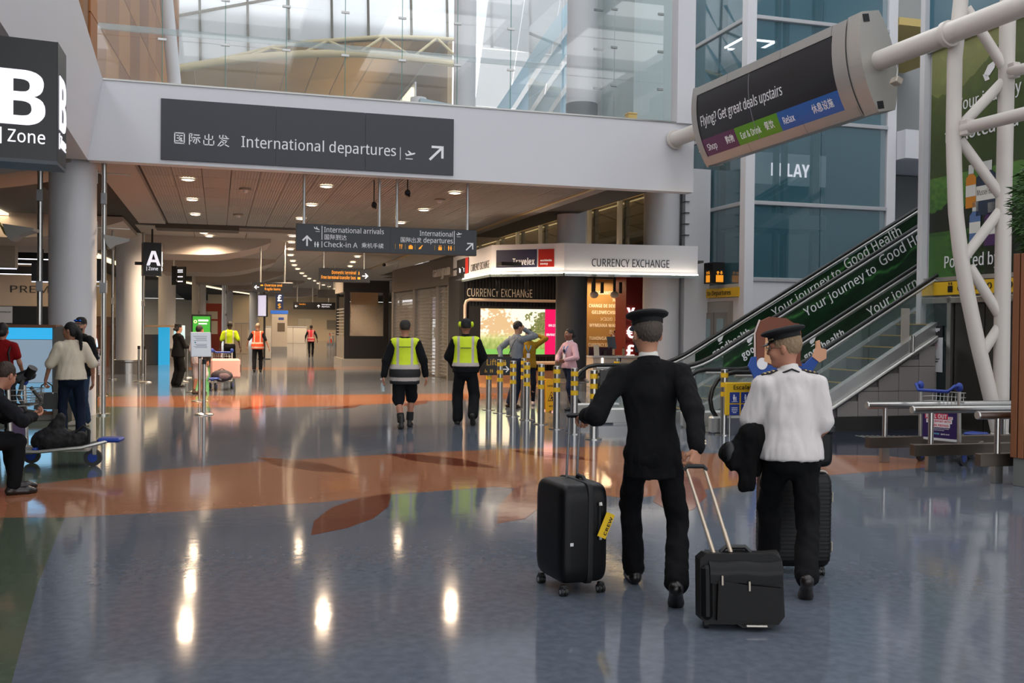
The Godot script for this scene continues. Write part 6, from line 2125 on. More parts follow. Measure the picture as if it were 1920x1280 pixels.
	for s in ["GELDKANTOOR", "", "CHANGE DE DEVISES", "GELDWECHSEL", "", "WYMIANA WALUT", "", "TUHINGA O MUA", "CURRENCY EXCHANGE", "DÖVİZ DEĞİŞİMİ"]:
		if s != "":
			text(s, 0.105, Vector2(11.72, 2.72 - k * 0.205), mat("efe4d2", 0.5), gw, Transform3D(Basis(), Vector3(0, 0, -29.05)), minf(1.1, 0.082 * s.length()), "bold", 0.01, true)
		k += 1
	var wf := Transform3D(Basis(), Vector3(0, 0, -29.045))
	han("貨換", 0.13, Vector2(11.95, 2.5), mat("efe4d2", 0.5), gw, wf)
	han("ebtm", 0.11, Vector2(11.55, 1.9), mat("efe4d2", 0.5), gw, wf, 0.95, 0.13)
	han("vrmh", 0.11, Vector2(12.03, 1.9), mat("efe4d2", 0.5), gw, wf, 0.95, 0.13)
	han("환전소", 0.13, Vector2(11.85, 1.48), mat("efe4d2", 0.5), gw, wf)
	var rp := put("red_pier", mb().box(Vector3(11.6, 1.6, -26.9), Vector3(0.52, 3.2, 0.8)), mat("8c2420", 0.5), t)
	for d in [["¥", 1.92], ["€", 1.38], ["£", 0.84]]:
		text(d[0], 0.34, Vector2(11.36, d[1]), glow("fff4f0", 1.6), rp, Transform3D(Basis(), Vector3(0, 0, -26.48)), 0.24, "bold", 0.03)
	# track lamps under the dark ceiling
	for d in [Vector3(10.35, 3.0, -26.6), Vector3(10.75, 3.0, -26.9), Vector3(11.2, 3.0, -26.6), Vector3(8.4, 3.0, -26.8), Vector3(7.6, 3.0, -27.0)]:
		put("track_lamp", mb().cyl(d, d - Vector3(0, 0.32, 0), 0.05, 0.05, 12), M.black, t)
	for d in [Vector3(9.75, 2.62, -27.2), Vector3(10.85, 2.62, -26.2), Vector3(10.15, 2.6, -26.0)]:
		put("camera_stem", mb().cyl(d, d + Vector3(0, 0.7, 0), 0.04, 0.04, 10), M.black, t)
		put("camera_dome", mb().ball(d, Vector3(0.12, 0.1, 0.12)), mat("c8b8a8", 0.3), t)
	area(t, Vector3(11.3, 3.1, -28.4), Vector2(1.8, 0.4), "ffdcae", 7.0)
	area(t, Vector3(8.4, 3.1, -27.4), Vector2(2.2, 0.4), "ffe0bc", 1.0)
	# LED screen
	var sc := thing("video_screen", "bright video wall showing trees and a red time strip", "screen", Vector3(8.63, 0.85, -28.33))
	put("bezel", mb().box(Vector3(-0.14, 0.68, 0), Vector3(2.8, 1.5, 0.08), 0.01), mat("1d1a18", 0.5), sc)
	var em := StandardMaterial3D.new()
	em.albedo_color = Color("101010")
	em.emission_enabled = true
	em.emission_texture = screen_print()
	em.emission_operator = BaseMaterial3D.EMISSION_OP_MULTIPLY
	em.emission = Color.WHITE
	em.emission_energy_multiplier = 1.3
	em.roughness = 0.3
	put("display", mb().quad(Vector3(-1.18, 0.0, 0.045), Vector3(1.2, 0.0, 0.045), Vector3(1.2, 1.36, 0.045), Vector3(-1.18, 1.36, 0.045)), em, sc)
	text("09:27", 0.07, Vector2(0.95, 0.84), M.lit, sc, Transform3D(Basis(), Vector3(0, 0, 0.046)), 0.24, "bold")
	text("09/04/21", 0.07, Vector2(0.88, 0.56), M.lit, sc, Transform3D(Basis(), Vector3(0, 0, 0.046)), 0.36, "bold")
	area(sc, Vector3(0, 0.68, 0.1), Vector2(2.4, 1.36), "ffe8c8", 1.5, 0.0, 0.0)
	var al := sc.get_child(sc.get_child_count() - 1) as AreaLight3D
	al.rotation.y = PI
	# counter with monitor
	var c := thing("service_counter", "pale service counter with lit front at the kiosk", "counter", Vector3(10.75, 0, -26.0))
	put("counter_body", mb().box(Vector3(0, 0.42, 0), Vector3(1.45, 0.84, 0.6), 0.01), mat("d8c6b6", 0.5), c)
	put("counter_top", mb().box(Vector3(0, 0.86, 0.02), Vector3(1.55, 0.05, 0.72), 0.008), M.white, c)
	put("light_edge", mb().box(Vector3(-0.45, 0.45, 0.31), Vector3(0.05, 0.8, 0.02)), glow("fff6ea", 2.0), c)
	put("screen_panel", mb().box(Vector3(-0.35, 1.0, -0.1), Vector3(0.72, 0.24, 0.04), 0.004), mat("3a1f34", 0.3), c)
	put("card_reader", mb().box(Vector3(0.05, 0.8, 0.33), Vector3(0.1, 0.14, 0.03), 0.004), M.black, c)
	var mo := thing("monitor", "tilted grey computer monitor on the kiosk counter", "monitor", Vector3(10.78, 0.885, -26.2), 0.5)
	put("stand", mb().box(Vector3(0, 0.1, -0.03), Vector3(0.06, 0.2, 0.03)), M.black, mo)
	put("foot", mb().box(Vector3(0, 0.008, 0), Vector3(0.2, 0.016, 0.14)), M.black, mo)
	put("screen", mb(Transform3D(Basis(Vector3.RIGHT, -0.2), Vector3(0, 0.36, 0))).box(Vector3.ZERO, Vector3(0.36, 0.36, 0.03), 0.005), mat("4a5562", 0.3), mo)
	for d in [[Vector3(10.5, 0.885, -26.02), "steel cup on the kiosk counter", 0.045, 0.16, "3a3632"], [Vector3(11.0, 0.885, -25.85), "tall bottle of sanitiser on the kiosk counter", 0.04, 0.24, "a8967e"]]:
		var b := thing("bottle", d[1], "bottle", d[0])
		put("container", mb().lathe([Vector2(0.0, 0.0), Vector2(d[2], 0.0), Vector2(d[2], d[3] * 0.75), Vector2(d[2] * 0.4, d[3] * 0.86), Vector2(d[2] * 0.4, d[3] * 0.94), Vector2(0, d[3] * 0.94)], Vector3.ZERO, 16), mat(d[4], 0.3), b)
		put("cap", mb().cyl(Vector3(0, d[3] * 0.9, 0), Vector3(0, d[3], 0), d[2] * 0.5, d[2] * 0.45, 12), M.black, b)
	tag(put("price_card", mb(Transform3D(Basis(Vector3.RIGHT, -0.15), Vector3(10.22, 1.03, -25.95))).box(Vector3.ZERO, Vector3(0.16, 0.3, 0.01), 0.002), mat("e8e0d0", 0.6)), "small upright card at the left of the kiosk counter", "card")


func build_shop() -> void:
	# shuttered shop along the line from the kiosk back
	var a := Vector2(6.63, -38.7)
	var b := Vector2(7.0, -30.05)
	var f := along(a, b)
	var l := (b - a).length()
	var t := thing("shuttered_shop", "closed shop with grey roller shutters and dark grey fascia", "shop", Vector3.ZERO)
	put("fascia", mb(f).box(Vector3(l / 2, 3.4, -0.1), Vector3(l, 0.86, 0.3)), mat("5f5852", 0.6), t)
	put("roof", flat([Vector2(6.65, -38.7), Vector2(7.0, -30.05), Vector2(12.6, -30.05), Vector2(12.6, -38.7)], 3.8, 3.86), mat("4a4744", 0.8), t)
	text("carryon", 0.3, Vector2(l - 2.1, 3.28), mat("c9c4bc", 0.4, 0.3), t, f.translated_local(Vector3(0, 0, 0.05)), 2.0, "bold", 0.05)
	for x in [0.15, 3.75, 7.05, 8.5]:
		put("post", mb(f).box(Vector3(x, 1.48, 0.0), Vector3(0.3 if x < 1 else 0.36, 2.96, 0.14), 0.008), mat("8d8782", 0.4, 0.6), t)
	var slat := mb().box(Vector3.ZERO, Vector3(1, 0.022, 0.03)).mesh()
	var rod := mb().box(Vector3.ZERO, Vector3(0.012, 1, 0.012)).mesh()
	for bay in [[0.3, 3.58], [3.93, 6.88], [7.23, 8.34]]:
		var w: float = bay[1] - bay[0]
		for i in 25:
			var o := put("shutter_slat", slat, mat("a8a29a", 0.35, 0.8), t)
			o.transform = f * Transform3D(Basis().scaled(Vector3(w, 1, 1)), Vector3((bay[0] + bay[1]) / 2, 0.12 + i * 0.115, 0.0))
		for i in int(w / 0.3):
			var o := put("shutter_rod", rod, mat("a8a29a", 0.35, 0.8), t)
			o.transform = f * Transform3D(Basis().scaled(Vector3(1, 2.9, 1)), Vector3(bay[0] + 0.15 + i * 0.3, 1.5, -0.01))
		put("shutter_pane", mb(f).box(Vector3((bay[0] + bay[1]) / 2, 1.5, -0.03), Vector3(w, 2.9, 0.006)), pane("c8c4bc", 0.12), t)
	put("lock_box", mb(f).box(Vector3(6.7, 1.45, 0.04), Vector3(0.14, 0.3, 0.05), 0.006), M.alu, t)
	put("shelf_wall", mb().box(Vector3(9.6, 1.8, -34.4), Vector3(0.2, 3.6, 8.4)), mat("cbb79a", 0.7), t)
	put("side_wall", mb().box(Vector3(8.3, 1.7, -38.6), Vector3(3.2, 3.4, 0.12)), mat("bfae96", 0.7), t)
	area(t, Vector3(8.2, 3.6, -34.4), Vector2(0.4, 6.0), "ffe6c4", 3.5)
	# racks inside, in rows
	for j in 4:
		put("display_shelf", mb().box(Vector3(9.35, 0.5 + j * 0.6, -34.4), Vector3(0.4, 0.03, 7.8)), mat("7d6a52", 0.5), t)
	for i in 26:
		for j in 4:
			if (i * 7 + j * 11) % 6 != 0:
				var col: String = ["2c2a28", "6e6154", "3b3b42", "8a7a64", "1f1f22"][(i * 3 + j * 5) % 5]
				put("display_item", mb().box(Vector3(9.32, 0.515 + j * 0.6 + 0.18, -30.8 - i * 0.28), Vector3(0.26, 0.32 + 0.06 * ((i + j) % 3), 0.2), 0.03), mat(col, 0.6), t)
	var gs := thing("shop_screen", "green lit display behind the right shutter of the shop", "screen", Vector3(7.6, 0.4, -31.1), -PI / 2 + 0.2)
	put("display", mb().box(Vector3(0, 0.8, 0), Vector3(0.8, 1.4, 0.05), 0.01), glow("3fbf58", 0.7, "204028"), gs)
	put("stand", mb().box(Vector3(0, -0.15, 0), Vector3(0.5, 0.5, 0.3), 0.02), M.black, gs)
	var cm := thing("security_camera", "white security camera on the corner of the shop roof", "camera", Vector3(6.5, 3.84, -38.4), 0.3)
	put("mount", mb().cyl(Vector3(0.25, 0, 0), Vector3(0.25, 0.2, 0), 0.06, 0.06, 12), M.white, cm)
	put("camera_body", mb(Transform3D(Basis(Vector3.BACK, 0.3), Vector3(0, 0.28, 0))).box(Vector3.ZERO, Vector3(0.6, 0.14, 0.16), 0.03), M.white, cm)
	put("lens", mb().cyl(Vector3(-0.36, 0.18, 0), Vector3(-0.28, 0.2, 0), 0.06, 0.06, 12), M.black, cm)


func build_black_kiosk() -> void:
	var t := thing("black_kiosk", "small closed black kiosk with woven mesh front", "kiosk", Vector3(5.0, 0, -41.0))
	put("plinth", mb().box(Vector3(0.85, 0.14, -1.4), Vector3(1.9, 0.28, 3.0)), mat("a39d94", 0.4, 0.4), t)
	put("counter_front", mb().box(Vector3(0.9, 0.75, -0.04), Vector3(1.8, 0.94, 0.1)), M.black, t)
	put("counter_side", mb().box(Vector3(0.03, 0.75, -1.4), Vector3(0.1, 0.94, 2.8)), mat("8d867c", 0.4, 0.3), t)
	for x in [0.1, 1.72]:
		put("post", mb().box(Vector3(x, 1.9, -0.05), Vector3(0.22, 3.2, 0.14), 0.006), M.black, t)
	put("post", mb().box(Vector3(0.03, 1.9, -2.75), Vector3(0.12, 3.2, 0.12), 0.006), M.black, t)
	put("fascia", mb().box(Vector3(0.9, 3.28, -0.05), Vector3(1.9, 0.5, 0.16)), M.black, t)
	put("fascia_side", mb().box(Vector3(0.0, 3.28, -1.4), Vector3(0.16, 0.5, 2.8)), mat("b3aba0", 0.5), t)
	put("roof", mb().box(Vector3(0.9, 3.5, -1.4), Vector3(1.9, 0.06, 2.9)), M.dark, t)
	var rod := mb()
	for i in 36:
		for g in [-1.0, 1.0]:
			var x := 0.22 + (i - 12) * 0.08
			var p0 := Vector3(x, 1.22, -0.03)
			var p1 := p0 + Vector3(g * 1.3, 1.3, 0)
			var t0 := 0.0
			var t1 := 1.0
			if g > 0:
				t0 = clampf((0.21 - p0.x) / 1.3, 0, 1)
				t1 = clampf((1.62 - p0.x) / 1.3, 0, 1)
			else:
				t0 = clampf((p0.x - 1.62) / 1.3, 0, 1)
				t1 = clampf((p0.x - 0.21) / 1.3, 0, 1)
			if t1 - t0 > 0.02:
				rod.cyl(p0.lerp(p1, t0), p0.lerp(p1, t1), 0.014, 0.014, 4, false)
	put("mesh_front", rod, mat("b5aea4", 0.4, 0.7), t)
	for i in 9:
		put("side_slat", mb().box(Vector3(0.0, 1.3 + i * 0.13, -1.4), Vector3(0.02, 0.06, 2.5)), mat("b5aea4", 0.4, 0.7), t)
	put("inner_wall", mb().box(Vector3(1.2, 1.8, -2.7), Vector3(1.2, 3.2, 0.08)), mat("c8a888", 0.7), t)


func sign_board(called: String, label: String, at: Vector3, w: float, h: float, turn: float, m: Material, rods: Array, up: float, thick := 0.16) -> Node3D:
	# hanging sign: origin at the lower left front corner
	var s := thing(called, label, "sign", at, turn)
	put("sign_box", mb().box(Vector3(w / 2, h / 2, -thick / 2), Vector3(w, h, thick), 0.006), m, s)
	for x in rods:
		put("rod", mb().cyl(Vector3(x, h - 0.01, -thick / 2), Vector3(x, up - at.y, -thick / 2), 0.03, 0.03, 12), M.alu, s)
	return s


func build_signs() -> void:
	# flat lettering panel on the beam
	var s := thing("departures_sign", "large dark grey International departures panel on the white beam", "sign", Vector3(-1.0, 4.605, -18.79))
	for d in [[0.0, 2.0], [2.006, 3.65], [3.656, 5.37]]:
		put("panel", mb().box(Vector3((d[0] + d[1]) / 2, 0.545, 0.012), Vector3(d[1] - d[0], 1.09, 0.024), 0.003), M.sign, s)
	var f := Transform3D(Basis(), Vector3(0, 0, 0.024))
	text("International departures", 0.2, Vector2(1.39, 0.305), M.letter, s, f, 2.85)
	han("国际出发", 0.215, Vector2(0.21, 0.29), M.letter, s, f, 1.17, 0.085)
	put("divider", mb().box(Vector3(4.325, 0.36, 0.026), Vector3(0.012, 0.24, 0.006)), M.letter, s)
	glyph(PLANE_UP, 0.21, Vector2(4.41, 0.24), M.letter, s, f)
	glyph(ARROW_NE, 0.33, Vector2(4.86, 0.24), M.letter, s, f)
	# arrivals sign on four rods
	var r := sign_board("arrivals_sign", "long grey hanging sign for International arrivals and departures", Vector3(1.44, 3.11, -19.5), 3.6, 0.52, 0.0, mat("34373b", 0.5), [0.15, 1.62, 1.97, 3.42], 4.58)
	text("International arrivals", 0.1, Vector2(0.53, 0.37), M.letter, r, Transform3D(), 1.17)
	text("Check-in A", 0.1, Vector2(0.53, 0.085), M.letter, r, Transform3D(), 0.65)
	han("国际到达", 0.105, Vector2(0.53, 0.225), M.letter, r, Transform3D(), 1.05, 0.085)
	han("乘机手续", 0.105, Vector2(1.26, 0.085), M.letter, r, Transform3D(), 1.05, 0.08)
	text("International", 0.1, Vector2(2.42, 0.37), M.letter, r, Transform3D(), 0.68)
	text("departures", 0.1, Vector2(2.5, 0.235), M.letter, r, Transform3D(), 0.6)
	han("国际出发", 0.105, Vector2(2.03, 0.225), M.letter, r, Transform3D(), 1.03, 0.085)
	for d in [[0.49, 0.22, 0.27], [0.49, 0.07, 0.12], [3.13, 0.22, 0.27]]:
		put("divider", mb().box(Vector3(d[0], d[1] + d[2] / 2, 0.002), Vector3(0.012, d[2], 0.004)), M.letter, r)
	put("joint", mb().box(Vector3(1.83, 0.26, 0.0), Vector3(0.006, 0.5, 0.003)), M.black, r)
	glyph(ARROW_UP, 0.23, Vector2(0.09, 0.08), M.letter, r)
	glyph(PLANE_DOWN, 0.12, Vector2(0.33, 0.36), M.letter, r)
	glyph(PERSONS, 0.11, Vector2(0.33, 0.07), M.letter, r)
	glyph(PLANE_UP, 0.12, Vector2(3.17, 0.36), M.letter, r)
	glyph(ARROW_NE, 0.18, Vector2(3.36, 0.09), M.letter, r)
	var k := 0
	for g in [FORK, BAG, HANDS, "", LIFTS, PERSONS]:
		if g != "":
			glyph(g, 0.1, Vector2(1.99 + k * 0.2, 0.09), M.amber, r, Transform3D(), "sign_pictogram")
			put("divider", mb().box(Vector3(1.93 + k * 0.2, 0.14, 0.002), Vector3(0.006, 0.1, 0.004)), M.gold, r)
		k += 1
	put("divider", mb().box(Vector3(3.13, 0.14, 0.002), Vector3(0.006, 0.1, 0.004)), M.gold, r)
	# black signs further in
	var d1 := sign_board("terminal_sign", "black hanging Domestic terminal sign with white right arrow", Vector3(2.88, 2.96, -29.9), 1.53, 0.41, 0.0, M.blacksign, [0.15, 1.35], 4.6)
	text("Domestic terminal", 0.1, Vector2(0.38, 0.24), M.amber, d1, Transform3D(), 0.72)
	text("Free terminal transfer bus", 0.1, Vector2(0.07, 0.09), M.amber, d1, Transform3D(), 1.02)
	glyph("o50,14,12;38,30 62,30 66,60 56,60 70,96 58,96 48,70 38,96 26,96 40,58", 0.1, Vector2(1.14, 0.23), M.amber, d1, Transform3D(), "sign_pictogram")
	glyph("10,20 90,20 90,84 10,84", 0.1, Vector2(1.14, 0.08), M.amber, d1, Transform3D(), "sign_pictogram")
	glyph(ARROW_RIGHT, 0.2, Vector2(1.28, 0.1), M.lit, d1, Transform3D(), "sign_pictogram")
	var d2 := sign_board("oversize_sign", "black hanging Oversize and fragile items sign with left arrow", Vector3(1.16, 2.82, -36.1), 1.4, 0.34, 0.0, M.blacksign, [0.28, 1.12], 4.6)
	text("Oversize and", 0.085, Vector2(0.42, 0.195), M.amber, d2, Transform3D(), 0.6)
	text("fragile items", 0.085, Vector2(0.42, 0.06), M.amber, d2, Transform3D(), 0.55)
	glyph(ARROW_LEFT, 0.18, Vector2(0.05, 0.07), M.lit, d2, Transform3D(), "sign_pictogram")
	glyph("4,30 70,30 96,50 70,70 4,70", 0.1, Vector2(0.28, 0.18), M.amber, d2, Transform3D(), "sign_pictogram")
	sign_board("blank_sign", "black blank hanging sign beside the black kiosk", Vector3(4.62, 2.98, -48.6), 0.95, 0.4, 0.0, M.blacksign, [0.1, 0.8], 4.6)
	var d3 := sign_board("far_sign", "long black hanging sign far down the hall", Vector3(4.5, 2.62, -63.0), 2.6, 0.46, 0.0, M.blacksign, [0.25, 1.2, 2.2], 4.6)
	text("Transfers", 0.09, Vector2(0.35, 0.28), M.amber, d3, Transform3D(), 0.4)
	text("International", 0.09, Vector2(1.75, 0.28), M.lit, d3, Transform3D(), 0.6)
	text("departures", 0.09, Vector2(1.75, 0.15), M.lit, d3, Transform3D(), 0.5)
	glyph(ARROW_UP, 0.22, Vector2(1.45, 0.1), M.lit, d3, Transform3D(), "sign_pictogram")
	glyph(ARROW_LEFT, 0.2, Vector2(0.08, 0.1), M.lit, d3, Transform3D(), "sign_pictogram")
	# zone boxes
	var b := thing("zone_sign", "large black illuminated B Zone box hanging at the left edge", "sign", Vector3(-1.255, 2.98, -8.74), 0.14)
	zone_box(b, "B", 0.96, 1.0)
	var a := thing("zone_sign", "black illuminated A Zone box on a pole by the column", "sign", Vector3(-1.72, 3.19, -32.9), 0.1)
	zone_box(a, "A", 1.0, 0.52)
	put("arm", mb().box(Vector3(-0.62, 0.35, -0.25), Vector3(0.3, 0.1, 0.1)), M.black, a)
	var c := thing("service_sign", "narrow dark directory sign on a bracket behind the A Zone box", "sign", Vector3(-1.6, 3.35, -44.4))
	put("bracket", mb().box(Vector3(-0.2, 0.35, 0), Vector3(0.2, 0.8, 0.1)), M.black, c)
	put("hanger", mb().cyl(Vector3(-0.2, 0.7, 0), Vector3(-0.2, 1.28, 0), 0.03, 0.03, 8), M.steel, c)
	put("sign_box", mb(Transform3D(Basis(Vector3.UP, -0.6), Vector3.ZERO)).box(Vector3(0.12, 0.35, 0), Vector3(0.4, 0.75, 0.12), 0.01), M.blacksign, c)
	for y in [0.1, 0.3, 0.5, 0.58]:
		put("lit_line", mb(Transform3D(Basis(Vector3.UP, -0.6), Vector3.ZERO)).box(Vector3(0.1, y, 0.065), Vector3(0.26, 0.05, 0.006)), M.lit, c)


func zone_box(s: Node3D, letter: String, h: float, w: float) -> void:
	# origin at the lower right front edge; the side face splays outwards to the back
	var d := 0.42
	var o := 0.062 if letter == "B" else 0.05
	var plan := [Vector2(-w, 0), Vector2(0, 0), Vector2(o, -d), Vector2(-w - o, -d)]
	put("sign_box", flat(plan, 0.0, h), M.blacksign, s)
	put("bottom_plate", flat(plan, -0.03, 0.0), mat("4c5258", 0.5), s)
	var k := h / 0.96
	var ww := 0.33 * k if letter == "B" else 0.4 * k
	var side := Transform3D(Basis(Vector3.UP, PI / 2 - atan2(o, d)), Vector3(0, 0, 0))
	put("edge_strip", mb(side).box(Vector3(d / 2, h / 2, 0.0), Vector3(0.43, h, 0.006)), mat("3c3e40", 0.4, 0.4), s)
	for f in [Transform3D(), side.translated_local(Vector3(0, 0, 0.003))]:
		var x0: float = -0.42 * k if f == Transform3D() else 0.06
		text(letter, 0.43 * k, Vector2(x0, 0.27 * k), M.lit, s, f, ww, "bold")
		text("Zone", 0.1 * k, Vector2(x0 + 0.06, 0.13 * k), M.lit, s, f, 0.27 * k)
		put("lit_bar", mb(f).box(Vector3(x0 + 0.01, 0.175 * k, 0.003), Vector3(0.014, 0.13 * k, 0.006)), M.lit, s)
	put("hanger", mb().cyl(Vector3(-w / 2, h, -d / 2), Vector3(-w / 2, h + 0.6, -d / 2), 0.03, 0.03, 10), M.dark, s)


func build_far_things() -> void:
	var w := thing("white_counter", "long white panelled counter at the far end of the hall", "counter", Vector3(5.8, 0, -90.0))
	for i in 3:
		put("counter_panel", mb().box(Vector3(-1.2 + i * 1.2, 0.72, 0), Vector3(1.18, 1.44, 0.6), 0.01), mat("cfc8bc", 0.5), w)
	put("counter_top", mb().box(Vector3(0, 1.46, 0), Vector3(3.7, 0.05, 0.7)), M.white, w)
	var p := thing("exchange_totem", "tall blue totem with a pound sign far down the hall", "totem", Vector3(3.45, 0, -59.5))
	put("blue_box", mb().box(Vector3(0, 3.0, 0), Vector3(0.44, 0.9, 0.44), 0.01), mat("1c2c58", 0.4), p)
	text("£", 0.36, Vector2(-0.12, 3.02), M.lit, p, Transform3D(Basis(), Vector3(0, 0, 0.22)), 0.24, "bold")
	text("$", 0.28, Vector2(-0.1, 2.6), M.gold, p, Transform3D(Basis(), Vector3(0, 0, 0.22)), 0.18, "bold")
	put("blue_band", mb().box(Vector3(0, 2.38, 0), Vector3(1.0, 0.2, 0.3), 0.01), glow("2a6ac8", 0.6, "2a5aa8"), p)
	put("screen_body", mb().box(Vector3(0, 1.3, 0), Vector3(0.9, 1.9, 0.3), 0.01), mat("c9c0b2", 0.5), p)
	put("red_blue_card", mb().box(Vector3(0.1, 2.0, 0.16), Vector3(0.3, 0.14, 0.01)), mat("3a58b0", 0.5), p)
	put("display", mb().box(Vector3(0.1, 1.5, 0.16), Vector3(0.42, 0.5, 0.01)), mat("6a5c4c", 0.3), p)
	put("foot", mb().box(Vector3(0, 0.18, 0), Vector3(0.9, 0.36, 0.34)), M.grey, p)
	# portrait screen on a column
	var m := thing("portrait_screen", "tall bright portrait screen on a far column", "screen", Vector3(2.05, 0, -48.5), -0.9)
	put("casing", mb().box(Vector3(0, 2.55, 0), Vector3(0.62, 1.06, 0.1), 0.01), M.black, m)
	put("display", mb().box(Vector3(0, 2.55, 0.055), Vector3(0.55, 0.98, 0.01)), glow("c4c2e8", 0.8), m)
	put("pole", mb().cyl(Vector3(0, 0, -0.1), Vector3(0, 3.2, -0.1), 0.05, 0.05, 10), M.dark, m)
	put("foot", mb().cyl(Vector3(0, 0, -0.1), Vector3(0, 0.03, -0.1), 0.3, 0.3, 18), M.dark, m)
	# red shop fittings and kiosks in the left background
	var rs := thing("red_kiosk", "red framed kiosk standing behind the third column", "kiosk", Vector3(-0.6, 0, -66.0))
	for x in [-0.7, 0.7]:
		put("post", mb().box(Vector3(x, 1.4, 0), Vector3(0.25, 2.8, 0.25)), mat("a8402c", 0.5), rs)
	put("lintel", mb().box(Vector3(0, 2.7, 0), Vector3(1.65, 0.5, 0.3)), mat("b0452f", 0.5), rs)
	put("shelf", mb().box(Vector3(0, 1.9, 0), Vector3(1.3, 0.12, 0.3)), mat("a8402c", 0.5), rs)
	put("counter", mb().box(Vector3(0, 0.5, 0.1), Vector3(1.6, 1.0, 0.5)), mat("8a3524", 0.5), rs)
	for d in [[Vector3(1.25, 0, -57.0), "tall pale service cabinet near the orange vest man", 0.7, 1.7, "a89c8c"], [Vector3(7.6, 0, -92.0), "round steel drum cabinet beyond the white counter", 1.2, 2.2, "a09886"]]:
		var c := thing("cabinet", d[1], "cabinet", d[0])
		put("body", mb().box(Vector3(0, d[3] / 2, 0), Vector3(d[2], d[3], 0.5), 0.01), mat(d[4], 0.5), c)
		put("top", mb().box(Vector3(0, d[3] + 0.015, 0), Vector3(d[2] + 0.04, 0.03, 0.54)), M.grey, c)
		put("door_line", mb().box(Vector3(0, d[3] / 2, 0.252), Vector3(0.01, d[3] * 0.9, 0.006)), M.dark, c)
	var cone := thing("traffic_cone", "orange traffic cone far away on the shiny floor", "cone", Vector3(9.9, 0, -92.0))
	put("cone_body", mb().lathe([Vector2(0.2, 0.03), Vector2(0.03, 0.9), Vector2(0.0, 0.9)], Vector3.ZERO, 18), mat("e8401c", 0.5), cone)
	put("cone_base", mb().box(Vector3(0, 0.02, 0), Vector3(0.46, 0.04, 0.46)), mat("e8401c", 0.5), cone)
	put("white_band", mb().lathe([Vector2(0.135, 0.4), Vector2(0.1, 0.58)], Vector3.ZERO, 18), M.letter, cone)
	struct("door_1", mb().box(Vector3(13.0, 1.2, -133.7), Vector3(2.6, 2.4, 0.1)), mat("3d342a", 0.5))
	struct("door_2", mb().box(Vector3(9.0, 1.2, -133.7), Vector3(1.6, 2.4, 0.1)), mat("6b5c48", 0.5))
	struct("wall_far_inner", mb().box(Vector3(6.0, 2.3, -104.0), Vector3(14.0, 4.6, 0.3)), mat("dcc8a8", 0.7))
	for i in 4:
		var o := put("wall_poster", mb().box(Vector3(3.5 + i * 2.6, 1.7, -103.7), Vector3(0.9, 0.9, 0.04)), mat(["2c3440", "7a5c44", "20242c", "8a8274"][i], 0.5))
		tag(o, ["dark poster on the far wall above the white counter", "brown poster on the far wall", "black notice on the far wall", "grey notice at the right of the far wall"][i], "poster")
	# trolley stack far right
	var ts := thing("trolley_stack", "row of nested luggage trolleys at the far end", "trolleys", Vector3(8.8, 0, -82.0))
	for i in 4:
		put("trolley_frame", mb().box(Vector3(i * 0.28, 0.4, 0), Vector3(0.1, 0.8, 0.6), 0.02), mat("8d8a84", 0.4, 0.6), ts)
		put("handle", mb().cyl(Vector3(i * 0.28, 0.95, -0.3), Vector3(i * 0.28, 0.95, 0.3), 0.03, 0.03, 8), mat("3d4a7c", 0.5), ts)
	put("rail", mb().box(Vector3(0.4, 0.1, 0), Vector3(1.3, 0.2, 0.1)), M.steel, ts)


